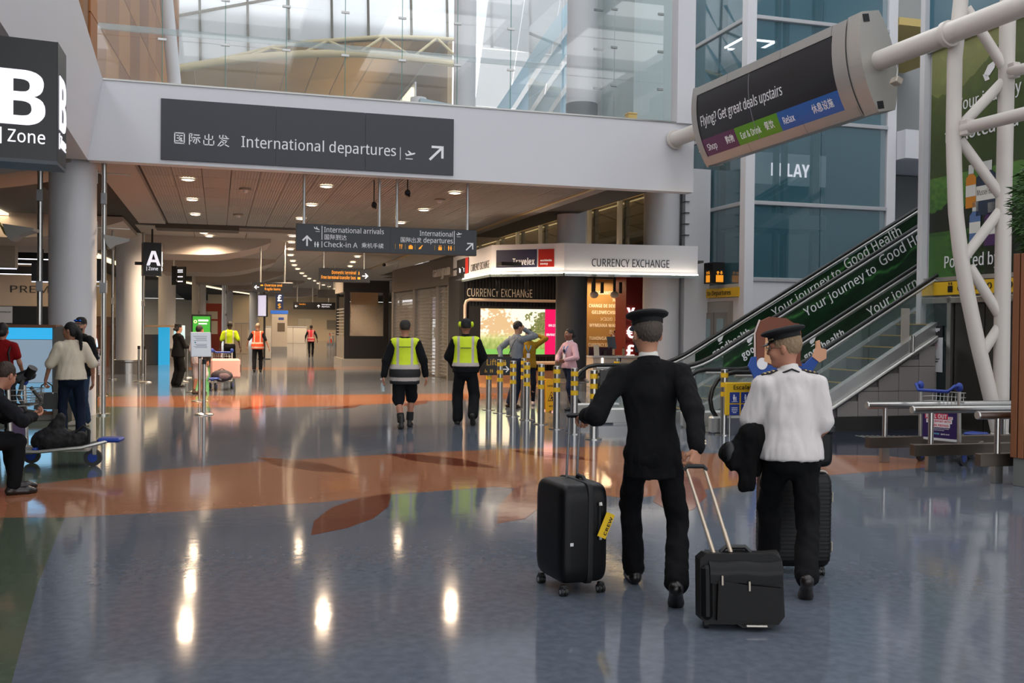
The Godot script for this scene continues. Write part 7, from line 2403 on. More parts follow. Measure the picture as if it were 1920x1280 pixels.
# ------------------------------------------------------------------ left side: counters, stanchions, trolleys, small fittings
func build_left() -> void:
	var c := thing("glowing_counter", "check-in counter with glowing pale blue front and timber top", "counter", Vector3(-3.6, 0, -18.3))
	var gr := Gradient.new()
	gr.set_color(0, Color("2ab0ee"))
	gr.set_color(1, Color("a8d4f0"))
	put("body", mb().box(Vector3(0, 0.78, -0.3), Vector3(1.85, 1.56, 0.56), 0.01), mat("8b8680", 0.5), c)
	put("light_panel", mb().box(Vector3(0, 1.48, 0.0), Vector3(1.8, 0.2, 0.03)), glow("35b6f2", 1.0, "14303c"), c)
	put("light_panel", mb().box(Vector3(0, 1.01, 0.0), Vector3(1.8, 0.72, 0.03)), glow("aec6dc", 0.55, "30404a"), c)
	put("light_panel", mb().box(Vector3(0, 0.4, 0.0), Vector3(1.8, 0.48, 0.03)), glow("8cc4ea", 0.62, "28404a"), c)
	put("timber_top", mb().box(Vector3(0.0, 1.6, -0.25), Vector3(1.95, 0.05, 0.72), 0.006), mat("6d4228", 0.5), c)
	put("timber_base", mb().box(Vector3(0.0, 0.13, 0.0), Vector3(1.85, 0.05, 0.06)), mat("6d4228", 0.5), c)
	put("end_panel", mb().box(Vector3(1.08, 0.8, -0.25), Vector3(0.3, 1.6, 0.7), 0.006), mat("5f5850", 0.5), c)
	area(c, Vector3(0, 0.9, 0.06), Vector2(1.8, 1.3), "8ecbf2", 0.9, PI, 0.0)
	var n := thing("notice_stand", "white notice standing on the glowing counter", "notice", Vector3(-3.46, 1.63, -18.5))
	put("card", mb().box(Vector3(0, 0.16, 0), Vector3(0.22, 0.28, 0.012), 0.003), mat("cfc6bc", 0.6), n)
	put("foot", mb().box(Vector3(0, 0.01, 0), Vector3(0.2, 0.02, 0.08)), M.dark, n)
	text("PLEASE WAIT HERE", 0.018, Vector2(-0.09, 0.2), M.black, n, Transform3D(Basis(), Vector3(0, 0, 0.007)), 0.18)
	var c2 := thing("blue_counter", "second counter with bright cyan end beside the columns", "counter", Vector3(-2.35, 0, -42.0), 0.25)
	put("body", mb().box(Vector3(-0.4, 0.6, -0.6), Vector3(1.6, 1.2, 1.4), 0.01), mat("3c3a38", 0.5), c2)
	put("light_panel", mb().box(Vector3(0.42, 0.75, -0.3), Vector3(0.04, 1.5, 1.2)), glow("1fb2e8", 0.95, "103040"), c2)
	put("light_panel", mb().box(Vector3(0.2, 0.75, 0.32), Vector3(0.4, 1.5, 0.04)), glow("1fb2e8", 0.85, "103040"), c2)
	put("top", mb().box(Vector3(-0.2, 1.55, -0.3), Vector3(1.6, 0.06, 1.5)), mat("a88a68", 0.5), c2)
	# blue arch light behind the counters
	var ar := thing("arch_light", "small blue arch light behind the man in black", "light", Vector3(-2.6, 1.2, -20.6))
	var pts := []
	for i in 9:
		var a := PI * 0.5 * i / 8.0
		pts.append(Vector3(sin(a) * 0.3 + 0.05, cos(a) * 0.4 - 0.0, 0))
	put("light_tube", mb().tube(pts, 0.025, 8), glow("22a8f0", 1.6), ar)
	put("post", mb().cyl(Vector3(0.35, -1.2, 0), Vector3(0.35, 0.0, 0), 0.02, 0.02, 8), M.dark, ar)
	# hanging boxes and screens
	for d in [[Vector3(-6.4, 3.3, -33.2), Vector3(1.0, 0.8, 0.5), "a39b8e", "pale hanging cabinet in the check-in hall at left edge"], [Vector3(-5.3, 2.95, -34.0), Vector3(0.62, 0.6, 0.12), "0d0d0e", "black hanging screen left of the first column"], [Vector3(-3.95, 3.05, -35.6), Vector3(0.5, 0.75, 0.12), "0d0d0e", "black hanging screen right of the first column"]]:
		var o := thing("hanging_screen", d[3], "screen", d[0])
		put("casing", mb().box(Vector3(0, d[1].y / 2, 0), d[1], 0.01), mat(d[2], 0.4), o)
		put("rod", mb().cyl(Vector3(0, d[1].y, 0), Vector3(0, 4.62 - d[0].y, 0), 0.03, 0.03, 8), M.dark, o)
		put("light_line", mb().box(Vector3(0, -0.02, 0.0), Vector3(d[1].x, 0.03, 0.08)), glow("e8ecff", 1.2), o)
	# loudspeakers / lamps on arms
	for d in [[Vector3(-2.95, 2.98, -16.9), -0.1, "grey wedge speaker on an arm at upper left"], [Vector3(-1.8, 3.06, -19.3), 0.2, "small grey wedge lamp on the pole arm beside the column"]]:
		var o := thing("wedge_speaker", d[2], "speaker", d[0], d[1])
		var k := 1.0 if d[1] < 0 else 0.72
		put("shell", mb().prism(PackedVector2Array([Vector2(-0.22, 0.2), Vector2(0.24, 0.14), Vector2(0.22, 0.1), Vector2(0.0, 0.02), Vector2(-0.1, -0.06), Vector2(-0.16, 0.02)]), -0.16 * k, 0.16 * k), mat("8f8b84", 0.5), o)
		put("arm", mb().tube([Vector3(-0.1, -0.04, 0), Vector3(-0.22, 0.06, 0), Vector3(-0.3, 0.22, 0)] if d[1] < 0 else [Vector3(-0.1, -0.04, 0), Vector3(-0.14, 0.0, 0), Vector3(-0.16, 0.12, 0)], 0.018, 8), mat("b89a4a", 0.5), o)
	var sh := thing("bracket_rail", "thin steel bracket rail sticking out from the service pole", "rail", Vector3(-2.16, 3.4, -19.4))
	put("rail", mb().cyl(Vector3.ZERO, Vector3(0.6, -0.01, 0), 0.016, 0.016, 8), M.steel, sh)
	put("upright", mb().cyl(Vector3(0.04, -0.5, 0), Vector3(0.04, 0.12, 0), 0.014, 0.014, 8), M.steel, sh)
	var sh2 := thing("bracket_rail", "upper steel bracket rail just under the beam", "rail", Vector3(-2.16, 4.4, -19.4))
	put("rail", mb().cyl(Vector3.ZERO, Vector3(0.62, -0.02, 0), 0.014, 0.014, 8), M.steel, sh2)
	put("upright", mb().cyl(Vector3(0.04, -0.2, 0), Vector3(0.04, 0.06, 0), 0.014, 0.014, 8), M.steel, sh2)
	var pb := thing("wall_box", "small white box fixed on the service pole", "box", Vector3(-2.05, 2.2, -19.4))
	put("box", mb().box(Vector3(0.04, 0.12, 0), Vector3(0.13, 0.24, 0.07), 0.006), mat("a9abac", 0.5), pb)
	put("arm", mb().box(Vector3(-0.08, 0.14, 0), Vector3(0.14, 0.02, 0.02)), M.steel, pb)
	# timber and glass barrier in the background
	var tb := thing("timber_barrier", "low timber slatted barrier behind the man in black", "barrier", Vector3(-4.6, 0, -40.5))
	for i in 9:
		put("slat", mb().box(Vector3(i * 0.19, 0.75, 0), Vector3(0.09, 1.5, 0.05), 0.004), mat(["6d4228", "7d4c2e", "b8aca0"][i % 3], 0.5), tb)
	put("top_rail", mb().box(Vector3(0.76, 1.53, 0), Vector3(1.75, 0.06, 0.1)), mat("5c3520", 0.5), tb)
	# stanchions
	var st := thing("stanchion", "", "stanchion", Vector3.ZERO, 0.0, "steel belt stanchions")
	put("base", mb().lathe([Vector2(0.0, 0.05), Vector2(0.04, 0.045), Vector2(0.15, 0.025), Vector2(0.175, 0.01), Vector2(0.175, 0.0), Vector2(0, 0)], Vector3.ZERO, 26), M.steel, st)
	put("post", mb().cyl(Vector3(0, 0.03, 0), Vector3(0, 0.95, 0), 0.032, 0.032, 16), M.steel, st)
	put("head", mb().cyl(Vector3(0, 0.93, 0), Vector3(0, 1.02, 0), 0.038, 0.038, 16), M.dark, st)
	var sp := [[Vector3(-0.24, 0, -19.0), "nearest steel stanchion below the white notice board"], [Vector3(-0.37, 0, -22.2), "second steel stanchion behind the notice board"], [Vector3(-0.56, 0, -25.2), "third steel stanchion behind the notice board"], [Vector3(-0.95, 0, -29.6), "farther steel stanchion behind the attendant in black"], [Vector3(-0.9, 0, -31.8), "farthest steel stanchion behind the attendant in black"], [Vector3(-1.95, 0, -29.5), "steel stanchion beside the blue counter"], [Vector3(-2.55, 0, -24.0), "steel stanchion behind the man in the black hoodie"], [Vector3(-2.15, 0, -29.9), "second steel stanchion beside the blue counter"]]
	for i in sp.size():
		var o: Node3D = st if i == 0 else copy_of(st, Vector3.ZERO)
		o.position = sp[i][0]
		o.set_meta("label", sp[i][1])
	var nb := thing("notice_board", "white framed notice board on the nearest stanchion", "notice", Vector3(-0.3, 1.02, -19.0), 0.18)
	put("frame", mb(Transform3D(Basis(Vector3.RIGHT, -0.2), Vector3(0, 0.27, 0))).box(Vector3.ZERO, Vector3(0.36, 0.46, 0.025), 0.006), mat("dcdce2", 0.4), nb)
	var sheet := put("sheet", mb(Transform3D(Basis(Vector3.RIGHT, -0.2), Vector3(0, 0.27, 0))).box(Vector3(0, 0, 0.014), Vector3(0.33, 0.43, 0.003)), mat("eceef4", 0.5), nb)
	var nf := Transform3D(Basis(Vector3.RIGHT, -0.2), Vector3(0, 0.27, 0)).translated_local(Vector3(0, 0, 0.016))
	for i in 8:
		var yy: float = [0.15, 0.12, 0.095, 0.07, 0.0, -0.02, -0.04, -0.06][i]
		put("text_line", mb(nf).box(Vector3(-0.01 + 0.01 * (i % 3), yy, 0), Vector3(0.24 - 0.03 * (i % 3), 0.007, 0.001)), mat("6b7080", 0.6), sheet)
	put("blue_dot", mb(nf).cyl(Vector3(-0.1, 0.035, 0), Vector3(-0.1, 0.035, 0.001), 0.014, 0.014, 14), mat("2a8a9c", 0.5), sheet)
	put("clamp", mb().cyl(Vector3(0.06, -0.02, 0), Vector3(0.03, 0.1, 0), 0.015, 0.015, 8), M.dark, nb)
	# green information screen
	var gsn := thing("info_screen", "green lit freestanding information screen near the columns", "screen", Vector3(-0.72, 0, -43.9))
	put("casing", mb().box(Vector3(0.05, 1.05, 0), Vector3(0.8, 2.0, 0.12), 0.01), M.black, gsn)
	put("display", mb().box(Vector3(0.05, 1.1, 0.062), Vector3(0.7, 1.75, 0.006)), glow("45b93a", 0.85, "206020"), gsn)
	put("display_text", mb().box(Vector3(0.12, 1.8, 0.067), Vector3(0.4, 0.07, 0.003)), M.lit, gsn)
	put("display_text", mb().box(Vector3(0.1, 1.66, 0.067), Vector3(0.34, 0.05, 0.003)), M.lit, gsn)
	put("display_text", mb().box(Vector3(0.1, 1.2, 0.067), Vector3(0.5, 0.1, 0.003)), glow("a4e89a", 0.9), gsn)
	put("logo_ring", mb(Transform3D(Basis(Vector3.RIGHT, PI / 2), Vector3(-0.2, 1.75, 0.066))).lathe([Vector2(0.04, 0.0), Vector2(0.04, 0.004), Vector2(0.07, 0.004), Vector2(0.07, 0)], Vector3.ZERO, 16), glow("d8e850", 0.9), gsn)
	put("base", mb().box(Vector3(0.05, 0.03, 0), Vector3(0.84, 0.06, 0.4)), M.dark, gsn)
	var kd := thing("check_in_kiosk", "small self-service screen with cyan display beside the green screen", "kiosk", Vector3(-1.5, 0, -42.5))
	put("stand", mb().box(Vector3(0, 0.5, 0), Vector3(0.4, 1.0, 0.3), 0.02), M.grey, kd)
	put("display", mb().box(Vector3(0, 1.3, 0.05), Vector3(0.42, 0.56, 0.06), 0.01), glow("5ad0d8", 0.7), kd)
	# left trolley with a bag and a camera harness
	var t := make_trolley("luggage trolley beside the seated man, loaded with a black bag")
	t.position = Vector3(-2.2, 0, -12.55)
	t.rotation.y = -0.16
	var bg := thing("black_bag", "slumped black bag lying on the left luggage trolley", "bag", Vector3(-1.72, 0.21, -12.42), -0.16)
	var bf := Field.new(Vector3(-0.4, -0.1, -0.3), Vector3(0.4, 0.6, 0.3), 0.014)
	bf.bone(Vector3(-0.22, 0.09, 0), Vector3(0.16, 0.09, 0), 0.12, 0.1, 0.08, Vector3.BACK, 0.9)
	bf.bone(Vector3(-0.12, 0.1, 0), Vector3(-0.02, 0.36, 0), 0.14, 0.05, 0.08)
	bf.bone(Vector3(0.05, 0.1, 0), Vector3(0.2, 0.12, 0), 0.1, 0.07, 0.06)
	bf.trim(Vector3(0, 0.005, 0), Vector3.DOWN)
	put("bag_body", skin([bf.net()], 0.012, Vector3(9, 9, 9))[0], mat("121214", 0.8), bg)
	put("strap", mb().tube([Vector3(0.16, 0.2, 0.05), Vector3(0.25, 0.27, 0.06), Vector3(0.31, 0.22, 0.06), Vector3(0.31, 0.08, 0.06), Vector3(0.26, 0.03, 0.05)], 0.017, 6), mat("17171a", 0.7), bg)
	var cs := thing("camera_harness", "black camera and grey strap hanging on the left trolley handle", "camera", Vector3(-2.15, 0.95, -12.5))
	put("camera_body", mb(Transform3D(Basis(Vector3.BACK, 0.4), Vector3(0.02, 0.1, 0))).box(Vector3.ZERO, Vector3(0.22, 0.13, 0.14), 0.03), mat("151517", 0.5), cs)
	put("lens", mb().cyl(Vector3(0.06, 0.1, 0.05), Vector3(0.12, 0.2, 0.09), 0.05, 0.055, 16), mat("151517", 0.4), cs)
	put("strap", mb().tube([Vector3(0.02, 0.06, 0.12), Vector3(-0.02, -0.12, 0.16), Vector3(0.06, -0.28, 0.18), Vector3(0.17, -0.3, 0.17), Vector3(0.22, -0.18, 0.14), Vector3(0.1, -0.02, 0.12)], 0.022, 6), mat("3f3d38", 0.8), cs)
	put("strap", mb().tube([Vector3(-0.04, 0.08, 0.05), Vector3(-0.1, -0.05, 0.1), Vector3(-0.08, -0.2, 0.12), Vector3(0.02, -0.24, 0.12)], 0.018, 6), mat("17171a", 0.8), cs)
	var sb := thing("shoulder_bag", "dark bag resting on the handle of the left trolley", "bag", Vector3(-2.5, 0.86, -12.6))
	put("bag_body", rounded(Vector3(0.42, 0.22, 0.26), 0.45), mat("141416", 0.8), sb, Transform3D(Basis(Vector3.BACK, 0.12), Vector3(0, 0.14, 0)))
	put("strap", mb().tube([Vector3(-0.2, 0.2, 0), Vector3(0, 0.3, 0.05), Vector3(0.22, 0.18, 0.1)], 0.02, 6), mat("17171a", 0.8), sb)
	# the bench the man sits on, mostly outside the picture
	var be := thing("bench", "low dark bench under the seated man at the left edge", "bench", Vector3(-2.62, 0, -10.3), 0.2)
	put("seat", mb().box(Vector3(0, 0.42, 0), Vector3(0.9, 0.08, 0.5), 0.02), mat("2a2a2c", 0.6), be)
	for x in [-0.36, 0.36]:
		put("leg", mb().box(Vector3(x, 0.19, 0), Vector3(0.06, 0.38, 0.4)), M.steel, be)
	# handbag carried by the woman in white
	var hb := thing("handbag", "black structured handbag held by the woman in the white blouse", "handbag", Vector3(-2.36, 0.42, -15.55), 0.1)
	put("bag_body", mb().prism(PackedVector2Array([Vector2(-0.17, 0.0), Vector2(0.17, 0.0), Vector2(0.14, 0.24), Vector2(-0.14, 0.24)]), -0.06, 0.06), mat("121214", 0.45), hb)
	put("handle", mb().tube([Vector3(-0.08, 0.23, 0.03), Vector3(-0.07, 0.34, 0.03), Vector3(0.0, 0.39, 0.02), Vector3(0.07, 0.34, 0.03), Vector3(0.08, 0.23, 0.03)], 0.01, 8), mat("121214", 0.4), hb)
	for x in [-0.08, 0.08]:
		put("ring", mb().ball(Vector3(x, 0.23, 0.065), Vector3(0.014, 0.014, 0.006)), M.alu, hb)
	put("charm", mb().ball(Vector3(-0.08, 0.16, 0.066), Vector3(0.02, 0.025, 0.006)), M.alu, hb)
	# pink suitcase trolley in the middle distance
	var t2 := make_trolley("luggage trolley carrying the pink suitcase down the hall")
	t2.position = Vector3(0.1, 0, -26.6)
	t2.rotation.y = -1.75
	var ps := thing("suitcase", "pale pink hard suitcase lying on the middle trolley", "suitcase", Vector3(0.18, 0.27, -26.0), -0.1)
	put("shell", mb().box(Vector3(0, 0.27, -0.12), Vector3(0.72, 0.5, 0.26), 0.05), mat("d8a8a0", 0.45), ps)
	put("handle", mb().box(Vector3(0.365, 0.27, -0.12), Vector3(0.02, 0.2, 0.06), 0.008), M.black, ps)
	put("seam", mb().box(Vector3(0, 0.27, -0.12), Vector3(0.725, 0.505, 0.012)), mat("b08880", 0.5), ps)
	var pbag := thing("duffel_bag", "small dark patterned bag in front of the pink suitcase", "bag", Vector3(0.1, 0.22, -25.78), -0.1)
	put("bag_body", mb().ball(Vector3(0, 0.15, 0), Vector3(0.27, 0.15, 0.13)), mat("2c2630", 0.7), pbag)
	put("pattern_panel", mb().ball(Vector3(0.03, 0.15, 0.03), Vector3(0.2, 0.11, 0.11)), mat("6d5a62", 0.7), pbag)
	put("handle", mb().tube([Vector3(-0.12, 0.27, 0), Vector3(0, 0.33, 0), Vector3(0.12, 0.27, 0)], 0.012, 6), M.black, pbag)
	# small cameras under the ceiling
	for d in [[Vector3(3.58, 4.3, -19.35), "black dome camera hanging under the beam"], [Vector3(3.0, 4.1, -19.9), "black camera hanging beside the sign rod"]]:
		var o := thing("ceiling_camera", d[1], "camera", d[0])
		put("stem", mb().cyl(Vector3(0, 0.06, 0), Vector3(0, 4.6 - d[0].y, 0), 0.012, 0.012, 8), M.dark, o)
		put("camera_body", mb().ball(Vector3.ZERO, Vector3(0.06, 0.07, 0.06)), M.black, o)
		put("lens", mb().cyl(Vector3(0.0, -0.03, 0.04), Vector3(0.02, -0.07, 0.08), 0.025, 0.025, 10), M.black, o)
	for d in [[Vector3(0.55, 4.57, -22.2), "round smoke detector on the ribbed ceiling"], [Vector3(0.5, 4.57, -27.5), "second smoke detector farther on the ribbed ceiling"], [Vector3(4.9, 4.57, -22.4), "round speaker plate on the right of the ribbed ceiling"]]:
		var o := thing("smoke_detector", d[1], "detector", d[0])
		put("plate", mb().cyl(Vector3(0, 0.0, 0), Vector3(0, 0.04, 0), 0.13, 0.13, 20), mat("a09688", 0.6), o)
		put("head", mb().cyl(Vector3(0, -0.05, 0), Vector3(0, 0.0, 0), 0.045, 0.06, 14), M.white, o)


# ------------------------------------------------------------------ luggage of the pilots
# block with rounded edges (superellipsoid); ribs run round it at that spacing
func rounded(size: Vector3, e: float, rib := 0.0, rib_gap := 0.04) -> MB:
	var g := []
	var rows := 20 if rib == 0.0 else 60
	for i in rows + 1:
		var f := -PI / 2 + PI * i / rows
		var cy := signf(sin(f)) * pow(absf(sin(f)), e)
		var cr := pow(maxf(cos(f), 0.0), e)
		if rib > 0.0:
			cy = -1.0 + 2.0 * i / rows
			cr = pow(maxf(1.0 - pow(absf(cy), 2.0 / e), 0.0), e / 2.0)
		var row := []
		for j in 41:
			var t := TAU * j / 40
			var k := cr
			if rib > 0.0 and absf(cy) < 0.86:
				k *= 1.0 + rib * (0.5 + 0.5 * sin(cy * size.y / 2 / rib_gap * TAU))
			row.append(Vector3(signf(cos(t)) * pow(absf(cos(t)), e) * k * size.x / 2, cy * size.y / 2, -signf(sin(t)) * pow(absf(sin(t)), e) * k * size.z / 2))
		g.append(row)
	return mb().sheet(g)


func spinner(root: Node, at: Vector3) -> void:
	var w := put("wheel", mb().cyl(at + Vector3(-0.022, 0.027, 0), at + Vector3(-0.004, 0.027, 0), 0.027, 0.027, 16), mat("161616", 0.5), root)
	put("wheel_disc", mb().cyl(at + Vector3(-0.024, 0.027, 0), at + Vector3(0.024, 0.027, 0), 0.014, 0.014, 12), M.alu, w)
	put("wheel", mb().cyl(at + Vector3(0.004, 0.027, 0), at + Vector3(0.022, 0.027, 0), 0.027, 0.027, 16), mat("161616", 0.5), root)
	put("fork", mb().box(at + Vector3(0, 0.055, 0), Vector3(0.04, 0.03, 0.04), 0.008), mat("161616", 0.5), root)


func build_luggage() -> void:
	var blk := mat("0c0c0d", 0.42, 0.0, 0.35)
	var a := thing("suitcase", "black hard-shell spinner suitcase with yellow tag by the first pilot", "suitcase", Vector3(2.19, 0, -5.97), 0.1)
	put("shell", rounded(Vector3(0.33, 0.63, 0.44), 0.26), blk, a, Transform3D(Basis(), Vector3(0, 0.385, 0)))
	put("zip_band", rounded(Vector3(0.045, 0.642, 0.452), 0.2), mat("0a0a0b", 0.6), a, Transform3D(Basis(), Vector3(0.03, 0.385, 0)))
	for x in [-0.13, 0.13]:
		for z in [-0.17, 0.17]:
			spinner(a, Vector3(x, 0.0, z))
	for x in [0.01, 0.085]:
		put("pull_tube", mb().cyl(Vector3(x, 0.66, -0.1), Vector3(x - 0.02, 1.1, -0.02), 0.008, 0.008, 10), M.alu, a)
	put("pull_grip", mb().box(Vector3(0.03, 1.11, -0.02), Vector3(0.12, 0.03, 0.035), 0.012), mat("111112", 0.6), a)
	put("top_handle", mb().tube([Vector3(0.05, 0.69, 0.1), Vector3(0.05, 0.72, 0.07), Vector3(0.05, 0.725, 0.0), Vector3(0.05, 0.69, -0.03)], 0.014, 8), mat("1c1d1f", 0.5), a)
	put("side_handle", mb().box(Vector3(0.09, 0.48, 0.222), Vector3(0.022, 0.2, 0.02), 0.008), mat("0c0c0d", 0.5), a)
	put("zip_pull", mb().cyl(Vector3(0.09, 0.585, 0.232), Vector3(0.09, 0.565, 0.238), 0.01, 0.012, 10), mat("cfcac0", 0.4), a)
	var yt := put("luggage_tag", mb(Transform3D(Basis(Vector3.BACK, -0.42), Vector3(0.125, 0.44, 0.245))).box(Vector3.ZERO, Vector3(0.062, 0.16, 0.003)), mat("e2b814", 0.5), a)
	text("CREW", 0.02, Vector2(-0.06, -0.024), M.black, yt, Transform3D(Basis(Vector3.BACK, -0.42 + PI / 2), Vector3(0.125, 0.44, 0.2475)), 0.12, "bold", 0.001)
	put("lock", mb().box(Vector3(0.09, 0.37, 0.238), Vector3(0.02, 0.04, 0.014), 0.004), M.alu, a)
	put("label_mark", mb().box(Vector3(-0.1, 0.33, 0.221), Vector3(0.022, 0.02, 0.003)), mat("d0d0d0", 0.4), a)
	var b := thing("suitcase", "black ribbed suitcase with pale zip beside the second pilot", "suitcase", Vector3(3.83, 0, -5.98), -0.3)
	put("shell", rounded(Vector3(0.46, 0.66, 0.28), 0.22, 0.02, 0.028), mat("0b0b0c", 0.4, 0.0, 0.35), b, Transform3D(Basis(), Vector3(0, 0.385, 0)))
	var band := PackedVector2Array()
	put("zip_band", rounded(Vector3(0.474, 0.672, 0.03), 0.2), mat("a39b90", 0.4, 0.4), b, Transform3D(Basis(), Vector3(0, 0.385, 0.03)))
	for x in [-0.17, 0.17]:
		for z in [-0.09, 0.09]:
			spinner(b, Vector3(x, 0.0, z))
	for y in [0.2, 0.54]:
		for z in [-0.07, 0.1]:
			put("corner_stud", mb().box(Vector3(0.236, y, z), Vector3(0.012, 0.07, 0.028), 0.005), mat("b0a898", 0.4, 0.4), b)
	put("zip_pull", mb().box(Vector3(0.243, 0.46, 0.03), Vector3(0.01, 0.1, 0.012), 0.003), M.alu, b)
	for x in [-0.06, 0.06]:
		put("pull_tube", mb().cyl(Vector3(x, 0.7, -0.06), Vector3(x, 1.08, -0.06), 0.008, 0.008, 10), M.alu, b)
	put("pull_grip", mb().box(Vector3(0, 1.09, -0.06), Vector3(0.15, 0.03, 0.03), 0.01), mat("111112", 0.6), b)
	var c := thing("flight_case", "black boxy flight bag standing on the ribbed suitcase", "bag", Vector3(3.86, 0.735, -5.95), -0.3)
	put("bag_body", rounded(Vector3(0.4, 0.3, 0.22), 0.3), mat("0b0b0c", 0.45, 0.0, 0.35), c, Transform3D(Basis(), Vector3(0, 0.155, 0)))
	put("flap", mb().box(Vector3(0, 0.27, 0.03), Vector3(0.41, 0.07, 0.2), 0.02), mat("101011", 0.35, 0.0, 0.4), c)
	put("buckle", mb().box(Vector3(0.1, 0.2, 0.115), Vector3(0.04, 0.05, 0.01), 0.004), mat("2a2a2a", 0.3, 0.6), c)
	# wheeled pilot bag, tipped back on its wheels
	var d := thing("rolling_bag", "black wheeled pilot briefcase pulled by the first pilot", "bag", Vector3(2.83, 0, -4.93), -0.3)
	var tip := Transform3D(Basis(Vector3.RIGHT, -0.12), Vector3(0, 0.012, 0))
	put("bag_body", mb(tip).prism(PackedVector2Array([Vector2(-0.235, 0.04), Vector2(-0.2, 0.015), Vector2(0.2, 0.015), Vector2(0.235, 0.06), Vector2(0.225, 0.37), Vector2(0.19, 0.4), Vector2(-0.2, 0.4), Vector2(-0.235, 0.37)]), -0.1, 0.06), mat("0b0b0c", 0.5, 0.0, 0.35), d)
	var fg := []
	for i in 7:
		var row := []
		for j in 13:
			var x := lerpf(-0.19, 0.225, j / 12.0)
			var v := i / 6.0
			row.append(tip * Vector3(x * (1.0 - 0.03 * v), 0.412 - pow(v, 1.6) * 0.17 - 0.004 * sin(j * 0.9), -0.06 + 0.15 * minf(v * 1.6, 1.0) + 0.012 * sin(v * 3.0)))
		fg.append(row)
	put("flap", mb().sheet(fg), mat("0d0d0e", 0.4, 0.0, 0.35), d)
	put("front_pocket", mb(tip).prism(PackedVector2Array([Vector2(-0.15, 0.04), Vector2(0.2, 0.04), Vector2(0.215, 0.22), Vector2(0.02, 0.235), Vector2(-0.14, 0.26)]), 0.06, 0.1), mat("0b0b0c", 0.45, 0.0, 0.3), d)
	put("side_pocket", mb(tip).box(Vector3(-0.2, 0.19, 0.07), Vector3(0.06, 0.3, 0.05), 0.02), mat("0c0c0d", 0.5, 0.0, 0.35), d)
	for x in [0.03, -0.12]:
		put("zip_pull", mb(tip).box(Vector3(x, 0.235 - x * 0.2, 0.107), Vector3(0.014, 0.055, 0.008), 0.003), mat("8d857a", 0.3, 0.7), d)
	put("skid", mb(tip).box(Vector3(0.07, 0.012, 0.03), Vector3(0.12, 0.012, 0.14), 0.004), mat("b8b2a8", 0.3, 0.7), d)
	put("foot_bar", mb(tip).prism(PackedVector2Array([Vector2(-0.04, 0.02), Vector2(0.0, -0.005), Vector2(0.16, -0.005), Vector2(0.2, 0.02)]), -0.08, 0.05), mat("101011", 0.6), d)
	for x in [-0.2, 0.2]:
		put("wheel", mb().cyl(Vector3(x - 0.012, 0.03, -0.08 + (0.0 if x > 0 else 0.1)), Vector3(x + 0.012, 0.03, -0.08 + (0.0 if x > 0 else 0.1)), 0.03, 0.03, 16), mat("101011", 0.5), d)
	put("carry_handle", mb(tip).tube([Vector3(-0.1, 0.4, -0.04), Vector3(-0.07, 0.43, -0.04), Vector3(0.04, 0.43, -0.04), Vector3(0.07, 0.4, -0.04)], 0.014, 8), mat("1c1d1f", 0.4), d)
	var w2l := d.transform.affine_inverse()
	var tops := [Vector3(2.60, 0.872, -5.165), Vector3(2.70, 0.872, -5.135)]
	var lows := [Vector3(2.725, 0.36, -5.03), Vector3(2.82, 0.36, -5.0)]
	for i in 2:
		var p0: Vector3 = w2l * (lows[i] as Vector3)
		var p1: Vector3 = w2l * (tops[i] as Vector3)
		put("pull_tube", mb().cyl(p0, p0.lerp(p1, 0.34), 0.0125, 0.0125, 12), mat("cbb9a4", 0.35, 0.4), d)
		put("pull_tube", mb().cyl(p0.lerp(p1, 0.34), p0.lerp(p1, 0.69), 0.0108, 0.0108, 12), mat("cbb9a4", 0.35, 0.4), d)
		put("pull_tube", mb().cyl(p0.lerp(p1, 0.69), p1, 0.0092, 0.0092, 12), mat("cbb9a4", 0.35, 0.4), d)
	put("pull_grip", mb().tube([w2l * (tops[0] as Vector3) + Vector3(-0.012, -0.012, 0), w2l * (tops[0] as Vector3) + Vector3(0.006, 0.012, 0), w2l * (tops[1] as Vector3) + Vector3(-0.006, 0.012, 0), w2l * (tops[1] as Vector3) + Vector3(0.012, -0.012, 0)], 0.013, 8), mat("121213", 0.6), d)


func local(at: Vector3, turn: float, w: Vector3) -> Vector3:
	return Basis(Vector3.UP, -turn) * (w - at)


func vest_long(p: Vector3, fr: Dictionary) -> int:
	var q: Vector3 = (p - fr.hip) / fr.k
	var y := q.dot(fr.spine)
	var x := absf(q.dot(fr.right))
	if (y > 0.06 and y < 0.13) or (y > -0.13 and y < -0.075):
		return 1
	if y < 0.06:
		return 2
	return 1 if x > 0.095 and x < 0.135 and y > 0.1 else 0


func vest_short(p: Vector3, fr: Dictionary) -> int:
	var q: Vector3 = (p - fr.hip) / fr.k
	var y := q.dot(fr.spine)
	var x := absf(q.dot(fr.right))
	if y < 0.115 and y > 0.05:
		return 1
	return 1 if x > 0.1 and x < 0.142 and y > 0.1 else 0


func vest_belts(p: Vector3, fr: Dictionary) -> int:
	var q: Vector3 = (p - fr.hip) / fr.k
	var y := q.dot(fr.spine)
	var x := absf(q.dot(fr.right))
	if (y > 0.1 and y < 0.15) or (y > -0.06 and y < -0.01):
		return 1
	return 1 if x > 0.085 and x < 0.125 and y > 0.12 else 0


func ring(fr: Dictionary, a: Vector3, b: Vector3, t0: float, t1: float, r: float) -> MB:
	return mb().cyl(a.lerp(b, t0), a.lerp(b, t1), r, r, 18)


